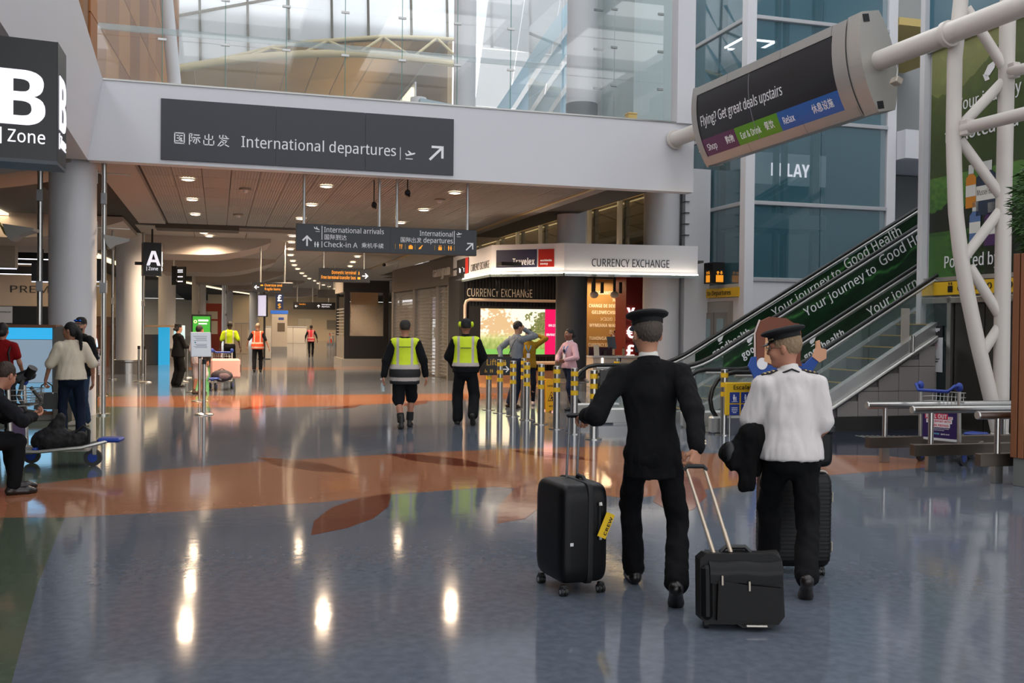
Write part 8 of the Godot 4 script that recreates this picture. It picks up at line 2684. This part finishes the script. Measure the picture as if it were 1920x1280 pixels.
func build_people() -> void:
	# first pilot
	var at := Vector3(2.65, 0, -5.70)
	var tn := -0.36
	var p := person("person in black pilot uniform and cap pulling two bags", at, tn, {
		"h": 1.84, "cell": 0.0125, "body_cell": 0.022, "head_cell": 0.005, "hand_cell": 0.0045, "hip": Vector3(-0.02, -0.06, 0.06), "lean": Vector3(-0.03, 0, -0.03),
		"look": 0.3, "nod": -0.04, "shoulder": 0.19, "skin": "b98468", "hair_color": "4a4038", "nape": -0.07,
		"foot_l": [local(at, tn, Vector3(2.67, 0, -6.1)), -0.12, 0.05], "foot_r": [local(at, tn, Vector3(2.655, 0, -5.39)), 0.1, 0.75],
		"hand_l": local(at, tn, Vector3(2.27, 1.115, -5.93)), "elbow_l": Vector3(-0.35, -0.7, 0.7),
		"hand_r": local(at, tn, Vector3(2.705, 0.965, -5.23)), "elbow_r": Vector3(0.9, 0.0, 0.6),
		"grip_l": {"dir": Vector3(-0.45, -0.25, -0.85), "palm": Vector3(0.2, -1, 0.0), "curl": 0.85, "thumb": -1.0}, "grip_r": {"dir": Vector3(-0.25, -1, 0.15), "palm": Vector3(-0.5, 0.0, -0.75), "curl": 0.72, "thumb": -1.0},
		"hat": "peaked", "mask": "8fb4c4", "face": true, "fat": 0.84,
		"top": {"names": ["jacket"], "color": "131315", "ease": 0.01, "hem": 0.155, "flare": 0.0, "loose": 0.014, "folds": 0.008, "rough": 0.9, "collar": 0.0, "deep": 0.68},
		"legs": {"color": "0e0e10", "slim": 0.9, "seat": 0.82, "loose": 0.014, "flare": 0.012, "folds": 0.009, "to": 1.0}, "shoes": {"color": "14110f", "rough": 0.3}})
	var fr: Dictionary = p.get_meta("frame")
	var ln: Vector3 = fr.neck
	put("shirt_collar", mb().cyl(ln + fr.spine * -0.01, ln + fr.spine * 0.05 + fr.fore * 0.012, 0.067, 0.059, 26), mat("d9d4cc", 0.8), p)
	put("jacket_collar", mb().cyl(ln - fr.spine * 0.03, ln + fr.spine * 0.02 + fr.fore * 0.01, 0.085, 0.07, 26), mat("131315", 0.9, 0.0, 0.28), p)
	put("shirt_cuff", ring(fr, fr.J.l.el, fr.J.l.wr, 0.9, 0.985, 0.034), mat("d9d4cc", 0.8), p)
	for i in 2:
		put("cuff_button", mb().ball(fr.J.r.el.lerp(fr.J.r.wr, 0.8 + i * 0.07) + Vector3(0.046, 0, 0.012), Vector3(0.009, 0.009, 0.009)), mat("c8b8a0", 0.3, 0.7), p)
	# second pilot
	at = Vector3(3.60, 0, -5.66)
	tn = -0.42
	p = person("person in white short-sleeved pilot shirt and black cap", at, tn, {
		"h": 1.735, "cell": 0.0125, "body_cell": 0.018, "head_cell": 0.0042, "hand_cell": 0.005, "hip": Vector3(0.0, -0.045, 0.03), "lean": Vector3(-0.02, 0, -0.02),
		"look": 1.12, "nod": -0.1, "twist": 0.1, "skin": "b98067", "hair_color": "8a7358", "fat": 1.08, "belly": 0.92, "nape": -0.08, "glasses": true,
		"foot_l": [Vector3(-0.1, 0, -0.36), 0.0, 0.0], "foot_r": [local(at, tn, Vector3(3.52, 0, -5.34)), 0.1, 0.8],
		"hand_l": Vector3(-0.18, 0.98, -0.24), "elbow_l": Vector3(-0.6, -0.3, 0.9), "hand_r": Vector3(0.2, 0.96, -0.2), "elbow_r": Vector3(0.15, -0.7, 0.7),
		"grip_l": {"dir": Vector3(0.5, 0.1, -0.8), "palm": Vector3(0, -1, 0), "curl": 0.4}, "grip_r": {"dir": Vector3(0, -0.4, -0.9), "palm": Vector3(-0.2, -1, 0), "curl": 0.8},
		"hat": "peaked",
		"top": {"names": ["shirt"], "color": "cfc8c6", "ease": 0.016, "hem": 0.03, "sleeve": 0.84, "loose": 0.022, "folds": 0.007, "grain": Vector3(13, 3, 13), "rough": 0.85, "collar": 0.02},
		"legs": {"color": "0f0f11", "seat": 0.9, "waist": 0.05, "loose": 0.016, "flare": 0.012, "folds": 0.009, "to": 1.0}, "shoes": {"color": "1c1512", "rough": 0.3}})
	fr = p.get_meta("frame")
	put("shirt_collar", mb().cyl(fr.neck - fr.spine * 0.01, fr.neck + fr.spine * 0.045 + fr.fore * 0.012, 0.069, 0.06, 26), mat("d6d0cc", 0.8), p)
	var lan := []
	for i in 15:
		var a := PI * i / 14.0
		lan.append(fr.neck + fr.right * cos(a) * 0.072 - fr.fore * sin(a) * 0.07 + fr.spine * (0.02 - 0.03 * absf(cos(a))))
	put("lanyard", mb().tube(lan, 0.006, 6), mat("141416", 0.7), p)
	for g in [-1.0, 1.0]:
		var ep := Transform3D(Basis(fr.right, fr.spine, -fr.fore).rotated(fr.fore, 0.25 * g), fr.neck - fr.spine * 0.002 + fr.right * 0.13 * g)
		var eo := put("epaulette", mb(ep).box(Vector3.ZERO, Vector3(0.11, 0.014, 0.055), 0.005), mat("141416", 0.7), p)
		for i in 3:
			put("gold_stripe", mb(ep).box(Vector3((-0.03 + i * 0.028) * 1.0, 0.006, 0), Vector3(0.012, 0.006, 0.057)), mat("b8a06a", 0.35, 0.6), eo)
	# coat over his left forearm
	var co := thing("folded_coat", "black coat folded over the second pilot's left forearm", "coat", p.transform * Vector3(-0.27, 0, 0.02), tn)
	var cf := Field.new(Vector3(-0.25, 0.55, -0.32), Vector3(0.25, 1.15, 0.3), 0.013)
	cf.bone(Vector3(0.02, 1.0, 0.04), Vector3(0.06, 0.98, -0.2), 0.068, 0.06, 0.03)
	cf.bone(Vector3(-0.02, 0.98, 0.06), Vector3(-0.13, 0.86, 0.06), 0.06, 0.05, 0.05, Vector3.BACK, 0.8)
	cf.bone(Vector3(-0.13, 0.86, 0.05), Vector3(-0.1, 0.8, 0.05), 0.06, 0.05, 0.04)
	cf.bone(Vector3(0.02, 0.97, 0.04), Vector3(-0.02, 0.66, 0.05), 0.075, 0.055, 0.04, Vector3.BACK, 0.6)
	cf.bone(Vector3(0.07, 0.95, -0.08), Vector3(0.06, 0.76, -0.06), 0.07, 0.05, 0.04, Vector3.RIGHT, 0.7)
	put("coat_cloth", skin([cf.net()], 0.013, Vector3(11, 5, 11))[0], mat("0c0c0d", 0.85, 0.0, 0.28), co)
	put("coat_lining", mb().ball(Vector3(-0.13, 0.88, 0.09), Vector3(0.035, 0.07, 0.02)), mat("1d1d20", 0.5), co)
	# two workers in yellow vests
	p = person("person in yellow vest and dark shorts walking away with a spray bottle", Vector3(2.93, 0, -15.95), -0.18, {
		"h": 1.79, "cell": 0.017, "fat": 1.22, "belly": 1.06, "hip": Vector3(0, -0.02, 0), "skin": "a9745c", "hair_color": "2a2420", "face": false, "hat": "cap", "hat_color": "2c2924", "shoulder": 0.2, "nape": -0.03,
		"foot_l": [Vector3(-0.06, 0, 0.05), -0.1, 0.05], "foot_r": [Vector3(0.1, 0, -0.3), 0.1, 0.0], "hand_l": Vector3(-0.34, 0.84, 0.05), "hand_r": Vector3(0.36, 0.80, 0.0), "elbow_l": Vector3(-1, 0, 0.5), "elbow_r": Vector3(1, 0, 0.5),
		"top": {"names": ["sweater"], "color": "121316", "ease": 0.016, "hem": -0.05, "loose": 0.02, "folds": 0.006, "over": {"low": -0.19, "names": ["vest", "reflective_strip", "vest_skirt"], "colors": ["c8dc1e", "b4aaa4", "1a1a1b"], "sort": vest_long}},
		"legs": {"name": "shorts", "color": "17181b", "loose": 0.04, "to": 0.1, "seat": 1.15}, "shoes": {"color": "1e1c1a", "rough": 0.6, "tall": 0.1}})
	fr = p.get_meta("frame")
	put("vest_print", mb(Transform3D(Basis(fr.right, fr.spine, -fr.fore), fr.neck - fr.spine * 0.14 - fr.fore * 0.155)).box(Vector3(0.0, 0, 0), Vector3(0.2, 0.016, 0.004)), mat("5c6a2c", 0.7), p)
	for e in ["l", "r"]:
		put("sock", ring(fr, fr.J[e].kn, fr.J[e].an, 0.62, 0.95, 0.06), mat("141416", 0.85), p)
	var sbt := thing("spray_bottle", "clear spray bottle carried by the worker in shorts", "bottle", p.transform * Vector3(-0.35, 0.6, 0.0))
	put("container", mb().lathe([Vector2(0, 0), Vector2(0.035, 0), Vector2(0.035, 0.12), Vector2(0.014, 0.16), Vector2(0.014, 0.18), Vector2(0, 0.18)], Vector3.ZERO, 14), mat("b9c4c2", 0.2), sbt)
	put("trigger", mb().box(Vector3(-0.01, 0.2, 0), Vector3(0.07, 0.03, 0.02), 0.006), M.white, sbt)
	p = person("person in yellow vest and lime ear defenders walking away", Vector3(4.06, 0, -16.38), -0.25, {
		"h": 1.80, "cell": 0.017, "fat": 1.12, "belly": 1.0, "skin": "8a5a44", "hair_color": "1c1816", "face": false, "hat": "cap", "hat_color": "15171a", "muffs": true, "shoulder": 0.195, "nape": -0.02,
		"foot_l": [Vector3(-0.14, 0, -0.12), -0.1, 0.0], "foot_r": [Vector3(0.13, 0.03, 0.28), 0.1, 1.0], "hand_l": Vector3(-0.2, 0.98, -0.26), "hand_r": Vector3(0.2, 0.98, -0.26), "elbow_l": Vector3(-1, 0, 0.6), "elbow_r": Vector3(1, 0, 0.6),
		"top": {"names": ["sweater"], "color": "131417", "ease": 0.02, "hem": 0.06, "loose": 0.022, "folds": 0.006, "collar": 0.035, "over": {"low": 0.05, "names": ["vest", "reflective_strip"], "colors": ["c8dc1e", "b4aaa4"], "sort": vest_short}},
		"legs": {"color": "121316", "loose": 0.034, "seat": 1.12, "flare": 0.01}, "shoes": {"color": "1a1816", "rough": 0.6, "tall": 0.05}})
	fr = p.get_meta("frame")
	put("vest_print", mb(Transform3D(Basis(fr.right, fr.spine, -fr.fore), fr.neck - fr.spine * 0.19 - fr.fore * 0.15)).box(Vector3(0.0, 0, 0), Vector3(0.18, 0.016, 0.004)), mat("5c6a2c", 0.7), p)
	# staff group at the bollards
	p = person("person in grey check shirt with a hand raised to the head", Vector3(5.9, 0, -19.5), -1.15, {
		"h": 1.80, "cell": 0.018, "skin": "a87c62", "hair_color": "1a1614", "look": -0.25, "nod": -0.1, "lean": Vector3(0, 0, -0.03),
		"foot_l": [Vector3(-0.14, 0, -0.08), 0.2, 0.0], "foot_r": [Vector3(0.12, 0, 0.05), -0.2, 0.0], "hand_l": Vector3(-0.2, 1.02, 0.24), "elbow_l": Vector3(-1, 0, 0.3), "hand_r": Vector3(0.1, 1.62, -0.14), "elbow_r": Vector3(0.7, -0.5, -0.7),
		"grip_r": {"dir": Vector3(-0.4, 0.8, 0.1), "palm": Vector3(-0.8, 0, 0.3), "curl": 0.4},
		"top": {"names": ["shirt"], "color": "6f757d", "hem": -0.03, "loose": 0.014, "folds": 0.01, "ease": 0.014}, "legs": {"color": "1a2234", "loose": 0.016}, "shoes": {"color": "3a2418"}})
	fr = p.get_meta("frame")
	put("radio_strap", mb().tube([fr.neck - fr.spine * 0.03 + fr.right * 0.08 - fr.fore * 0.06, fr.chest - fr.fore * 0.125 + fr.right * 0.02, fr.hip + fr.spine * 0.16 - fr.fore * 0.115 - fr.right * 0.1], 0.008, 6), M.black, p)
	p = person("person in mustard sweater and blue lanyard facing the viewer", Vector3(6.4, 0, -20.2), 2.75, {
		"h": 1.63, "cell": 0.018, "skin": "a5745a", "hair": "bun", "hair_color": "15110f", "look": -0.25, "shoulder": 0.16, "fat": 0.95,
		"hand_l": Vector3(-0.16, 1.5, 0.04), "elbow_l": Vector3(-1, 0.3, -0.2), "hand_r": Vector3(0.1, 0.98, -0.22), "elbow_r": Vector3(1, -0.2, 0.3),
		"top": {"names": ["sweater"], "color": "8a6a1c", "hem": 0.06, "loose": 0.008, "folds": 0.005}, "legs": {"color": "161a26", "loose": 0.004}, "shoes": {"color": "b8a8a4", "rough": 0.6}})
	lanyard(p, "3a86c0")
	p = person("person in pink sweater and blue lanyard standing by the dark column", Vector3(6.8, 0, -18.75), 1.9, {
		"h": 1.66, "cell": 0.018, "skin": "7a4e3c", "hair": "bun", "hair_color": "120f0e", "look": -0.05, "shoulder": 0.165,
		"foot_l": [Vector3(-0.1, 0, -0.1), 0.1, 0.0], "foot_r": [Vector3(0.1, 0, 0.22), -0.1, 0.3], "hand_l": Vector3(-0.12, 1.02, -0.2), "elbow_l": Vector3(-1, -0.2, 0.5), "hand_r": Vector3(0.12, 1.0, -0.22), "elbow_r": Vector3(1, -0.2, 0.5),
		"top": {"names": ["sweater"], "color": "c9a2aa", "hem": 0.02, "loose": 0.01, "folds": 0.006}, "legs": {"color": "1c2438", "loose": 0.004}, "shoes": {"color": "1a1a1c"}})
	lanyard(p, "4a8ac8")
	fr = p.get_meta("frame")
	put("shirt_collar", mb().cyl(fr.neck - fr.spine * 0.01, fr.neck + fr.spine * 0.03 + fr.fore * 0.01, 0.075, 0.062, 20), mat("d8dae0", 0.8), p)
	put("badge_reel", mb().ball(fr.chest + fr.fore * 0.14, Vector3(0.03, 0.04, 0.02)), M.black, p)
	person("person with white face mask on the telephone behind the kiosk counter", Vector3(11.5, 0, -27.6), 1.2, {
		"h": 1.62, "cell": 0.022, "skin": "b07c60", "hair": "tail", "hair_color": "2a1a12", "mask": "dcdcd8", "shoulder": 0.16,
		"hand_r": Vector3(0.1, 1.42, -0.14), "elbow_r": Vector3(0.6, -0.6, -0.5), "hand_l": Vector3(-0.16, 0.98, -0.3), "elbow_l": Vector3(-1, -0.2, 0.4),
		"top": {"names": ["blouse"], "color": "b8b0a8", "sleeve": 0.9, "hem": 0.05}, "legs": {"color": "1a1a1e"}})
	# left group
	person("person in red top seen from behind at the left edge", Vector3(-3.12, 0, -16.5), -0.1, {
		"h": 1.66, "cell": 0.018, "skin": "a9745c", "hair": "bun", "hair_color": "1a1210", "shoulder": 0.17, "face": false,
		"hand_l": Vector3(-0.24, 0.86, -0.2), "hand_r": Vector3(0.25, 0.86, -0.16),
		"top": {"names": ["blouse"], "color": "7c0f14", "sleeve": 0.6, "hem": 0.1, "loose": 0.012}, "legs": {"color": "17171a"}})
	var strap_root := get_child(get_child_count() - 1)
	fr = strap_root.get_meta("frame")
	put("bag_strap", mb().tube([fr.neck + fr.right * 0.13 - fr.spine * 0.02, fr.chest - fr.fore * 0.135 + fr.right * 0.12, fr.hip + fr.spine * 0.1 - fr.fore * 0.13 + fr.right * 0.15], 0.016, 6), M.black, strap_root)
	p = person("person in loose white blouse and jeans with long dark ponytail", Vector3(-2.02, 0, -15.4), 0.25, {
		"h": 1.68, "cell": 0.016, "skin": "9a6a52", "hair": "tail", "hair_color": "141010", "look": 0.95, "shoulder": 0.17, "fat": 1.08, "glasses": true,
		"foot_l": [Vector3(-0.1, 0, -0.05), 0.1, 0.0], "foot_r": [Vector3(0.14, 0, -0.02), 0.2, 0.0], "hand_l": Vector3(-0.34, 0.80, -0.1), "hand_r": Vector3(0.3, 0.84, -0.06), "elbow_l": Vector3(-1, 0, 0.3), "elbow_r": Vector3(1, 0, 0.3),
		"grip_l": {"curl": 0.75, "dir": Vector3(-0.1, -1, -0.1), "palm": Vector3(0.9, 0, 0.2)},
		"top": {"names": ["blouse"], "color": "cfc2ae", "sleeve": 0.98, "hem": 0.03, "ease": 0.024, "flare": 0.03, "loose": 0.02, "folds": 0.006, "grain": Vector3(14, 3, 14)}, "legs": {"color": "141c2e", "loose": 0.008, "flare": 0.02}, "shoes": {"color": "d0ccc8", "rough": 0.6}})
	p = person("person in black hoodie, cap and blue mirrored sunglasses behind the white blouse", Vector3(-2.13, 0, -17.3), 2.4, {
		"h": 1.76, "cell": 0.018, "skin": "b07f68", "hair_color": "3a2c22", "look": 0.3, "hat": "cap", "hat_color": "131416", "shoulder": 0.19,
		"foot_l": [Vector3(-0.14, 0, -0.1), -0.2, 0.0], "foot_r": [Vector3(0.12, 0, -0.04), 0.3, 0.0], "hand_l": Vector3(-0.2, 0.95, -0.15), "hand_r": Vector3(0.22, 0.9, -0.12), "mask": "26282c",
		"top": {"names": ["hoodie"], "color": "141517", "hem": 0.12, "loose": 0.03, "ease": 0.025, "folds": 0.008}, "legs": {"color": "26344a", "loose": 0.03}, "shoes": {"color": "c4b8a8", "rough": 0.6}})
	fr = p.get_meta("frame")
	put("sunglasses", mb().ball(Vector3(-0.035, 0.075, -0.085), Vector3(0.03, 0.018, 0.018)).ball(Vector3(0.035, 0.075, -0.085), Vector3(0.03, 0.018, 0.018)), mat("2468d8", 0.08, 0.6), p, fr.head)
	text("YOUNGBLOODS", 0.035, Vector2(0, 0), mat("e8dce0", 0.6), p, Transform3D(Basis(Vector3(0, -1, 0), Vector3(0.35, 0, 0.93), Vector3(-0.93, 0, 0.35)), fr.J.l.el + Vector3(-0.075, 0.15, 0.02)), 0.42, "bold")
	# seated man
	at = Vector3(-2.22, 0, -10.5)
	p = person("person in black suit sitting bent over a phone at the left edge", at, -1.1, {
		"sit": true, "h": 1.8, "cell": 0.014, "head_cell": 0.006, "hand_cell": 0.006, "skin": "b07a62", "hair_color": "33251c", "look": 0.5, "nod": -0.4, "hip": Vector3(0, -0.39, 0.1), "lean": Vector3(0, -0.1, -0.3),
		"foot_l": [Vector3(-0.14, 0, -0.52), 0.0, 0.0], "foot_r": [Vector3(0.16, 0, -0.42), 0.1, 0.0], "knee_l": Vector3(-0.1, 1, -0.6), "knee_r": Vector3(0.1, 1, -0.6),
		"hand_l": Vector3(-0.06, 0.74, -0.5), "hand_r": Vector3(0.06, 0.74, -0.5), "elbow_l": Vector3(-1, -0.6, 0.2), "elbow_r": Vector3(1, -0.6, 0.2),
		"grip_l": {"dir": Vector3(0.4, 0.2, -0.9), "palm": Vector3(0.3, 1, 0), "curl": 0.5}, "grip_r": {"dir": Vector3(-0.4, 0.2, -0.9), "palm": Vector3(-0.3, 1, 0), "curl": 0.5},
		"top": {"names": ["jacket"], "color": "1b1c20", "hem": 0.05, "loose": 0.016, "folds": 0.01}, "legs": {"color": "121316", "loose": 0.018}, "shoes": {"color": "1f1714", "rough": 0.3}})
	var ph := thing("phone", "dark phone in the hands of the seated man", "phone", p.transform * Vector3(0.0, 0.755, -0.575), -1.1)
	put("phone_body", mb(Transform3D(Basis(Vector3.RIGHT, 0.5), Vector3.ZERO)).box(Vector3.ZERO, Vector3(0.075, 0.012, 0.15), 0.004), mat("4a3426", 0.5), ph)
	put("phone_screen", mb(Transform3D(Basis(Vector3.RIGHT, 0.5), Vector3.ZERO)).box(Vector3(0, 0.0065, 0), Vector3(0.068, 0.001, 0.14)), mat("1a1c20", 0.1), ph)
	# middle distance
	person("person in black uniform and round hat checking a clipboard", Vector3(-1.0, 0, -27.4), -1.0, {
		"h": 1.67, "cell": 0.024, "skin": "b98a70", "hair": "bun", "hair_color": "1a1614", "hat": "beret", "shoulder": 0.17, "fat": 1.1,
		"hand_l": Vector3(-0.14, 1.05, -0.3), "hand_r": Vector3(0.14, 1.05, -0.3),
		"top": {"names": ["jacket"], "color": "131316", "hem": 0.1, "flare": 0.02}, "legs": {"color": "111114", "loose": 0.03, "flare": 0.01}})
	person("person in white shirt and shorts standing behind the notice board", Vector3(-0.42, 0, -24.6), -0.6, {
		"h": 1.64, "cell": 0.024, "skin": "a9745c", "hair_color": "141210", "face": false, "fat": 1.1,
		"top": {"names": ["shirt"], "color": "c8c6cc", "hem": 0.16, "sleeve": 0.9, "loose": 0.02}, "legs": {"name": "shorts", "color": "bcbabf", "to": 0.15, "loose": 0.03}, "shoes": {"color": "4a3a30"}})
	var rk := get_child(get_child_count() - 1)
	fr = rk.get_meta("frame")
	put("backpack", mb().ball(fr.hip + fr.spine * 0.12 + fr.right * 0.2, Vector3(0.1, 0.2, 0.12)), M.black, rk)
	p = person("person in yellow shirt with reflective straps walking beyond the pink suitcase", Vector3(0.38, 0, -34.5), -0.05, {
		"h": 1.75, "cell": 0.026, "skin": "4a3026", "hair_color": "0f0d0c", "face": false, "fat": 1.15, "shoulder": 0.2, "nape": -0.06,
		"hand_l": Vector3(-0.32, 0.85, -0.05), "hand_r": Vector3(0.36, 0.82, 0.05),
		"top": {"names": ["shirt", "reflective_strip"], "colors": ["a8c41e", "b8ac9c"], "sort": vest_short, "hem": -0.04, "sleeve": 0.8, "loose": 0.02}, "legs": {"color": "121316", "loose": 0.03}})
	p = person("person in orange vest walking away down the hall", Vector3(1.33, 0, -35.6), -0.1, {
		"h": 1.71, "cell": 0.024, "skin": "a87860", "hair_color": "8a7a6c", "face": false, "fat": 1.1, "nape": 0.02,
		"foot_l": [Vector3(-0.1, 0, 0.1), 0.0, 0.2], "foot_r": [Vector3(0.1, 0, -0.2), 0.0, 0.0], "hand_l": Vector3(-0.36, 0.9, -0.02), "hand_r": Vector3(0.4, 0.82, 0.02),
		"top": {"names": ["shirt"], "color": "14151a", "sleeve": 0.9, "hem": -0.02, "over": {"low": -0.1, "names": ["vest", "reflective_strip"], "colors": ["d8431a", "b8b0a4"], "sort": vest_belts}}, "legs": {"color": "121318", "loose": 0.02}})
	p = person("person in pink-red vest walking far down the hall", Vector3(4.69, 0, -52.7), -0.1, {
		"h": 1.66, "cell": 0.03, "head_cell": 0.014, "hand_cell": 0.012, "skin": "6a4636", "hair_color": "141210", "face": false,
		"foot_l": [Vector3(-0.08, 0, 0.2), 0.0, 0.5], "foot_r": [Vector3(0.08, 0, -0.2), 0.0, 0.0], "hand_l": Vector3(-0.3, 0.86, -0.05), "hand_r": Vector3(0.32, 0.86, 0.05),
		"top": {"names": ["shirt"], "color": "15161a", "sleeve": 1.6, "hem": -0.02, "over": {"low": -0.1, "names": ["vest", "reflective_strip"], "colors": ["c02a3c", "b8a8a0"], "sort": vest_belts}}, "legs": {"color": "121318", "loose": 0.012}})


func lanyard(p: Node3D, hex: String) -> void:
	var fr: Dictionary = p.get_meta("frame")
	var k: float = fr.k
	put("lanyard", mb().tube([fr.neck + fr.right * 0.065 + fr.spine * 0.01, fr.chest + fr.spine * 0.05 + fr.right * 0.05 + fr.fore * 0.125 * k, fr.chest - fr.spine * 0.06 + fr.fore * 0.135 * k, fr.chest + fr.spine * 0.05 - fr.right * 0.05 + fr.fore * 0.125 * k, fr.neck - fr.right * 0.065 + fr.spine * 0.01], 0.009, 6), mat(hex, 0.7), p)
	put("badge", mb(Transform3D(Basis(fr.right, fr.spine, -fr.fore), fr.chest - fr.spine * 0.12 + fr.fore * 0.14 * k)).box(Vector3.ZERO, Vector3(0.07, 0.1, 0.006), 0.002), mat("d8d8d8", 0.5), p)


func _ready() -> void:
	# camera
	var cam := Camera3D.new()
	cam.name = "camera"
	var psi := deg_to_rad(16.6)
	var pit := atan(28.0 / 1850.0)
	var rol := atan(0.0105)
	var fw := Vector3(sin(psi) * cos(pit), -sin(pit), -cos(psi) * cos(pit))
	var r0 := Vector3(cos(psi), 0, sin(psi))
	var u0 := r0.cross(fw)
	var rr := r0 * cos(rol) + u0 * sin(rol)
	var uu := -r0 * sin(rol) + u0 * cos(rol)
	cam.transform = Transform3D(Basis(rr, uu, -fw), Vector3(0, 1.68, 0))
	cam.fov = rad_to_deg(2.0 * atan(640.0 / 1850.0))
	cam.far = 400.0
	cam.current = true
	add_child(cam)
	# overcast sky
	var we := WorldEnvironment.new()
	we.name = "environment"
	var env := Environment.new()
	env.background_mode = Environment.BG_SKY
	var sky := Sky.new()
	var ps := ProceduralSkyMaterial.new()
	ps.sky_top_color = Color("eef0f3")
	ps.sky_horizon_color = Color("f0f1f3")
	ps.ground_bottom_color = Color("6f7276")
	ps.ground_horizon_color = Color("b8bcc2")
	ps.sun_angle_max = 0.0
	sky.sky_material = ps
	env.sky = sky
	env.background_energy_multiplier = 3.2
	env.tonemap_mode = Environment.TONE_MAPPER_LINEAR
	env.tonemap_exposure = 0.94
	env.sdfgi_enabled = true
	env.ssao_enabled = true
	env.ssil_enabled = true
	we.environment = env
	add_child(we)
	crease.seed = 3
	crease.fractal_octaves = 2
	make_materials()
	build_floor()
	build_mezzanine()
	build_hall()
	build_far_hall()
	build_upper_floor()
	build_tower()
	build_escalators()
	build_right_lift()
	build_truss()
	build_flying_sign()
	build_bollards()
	build_trolley_bay()
	build_kiosk()
	build_shop()
	build_black_kiosk()
	build_signs()
	build_far_things()
	build_left()
	build_luggage()
	build_people()
#MORE
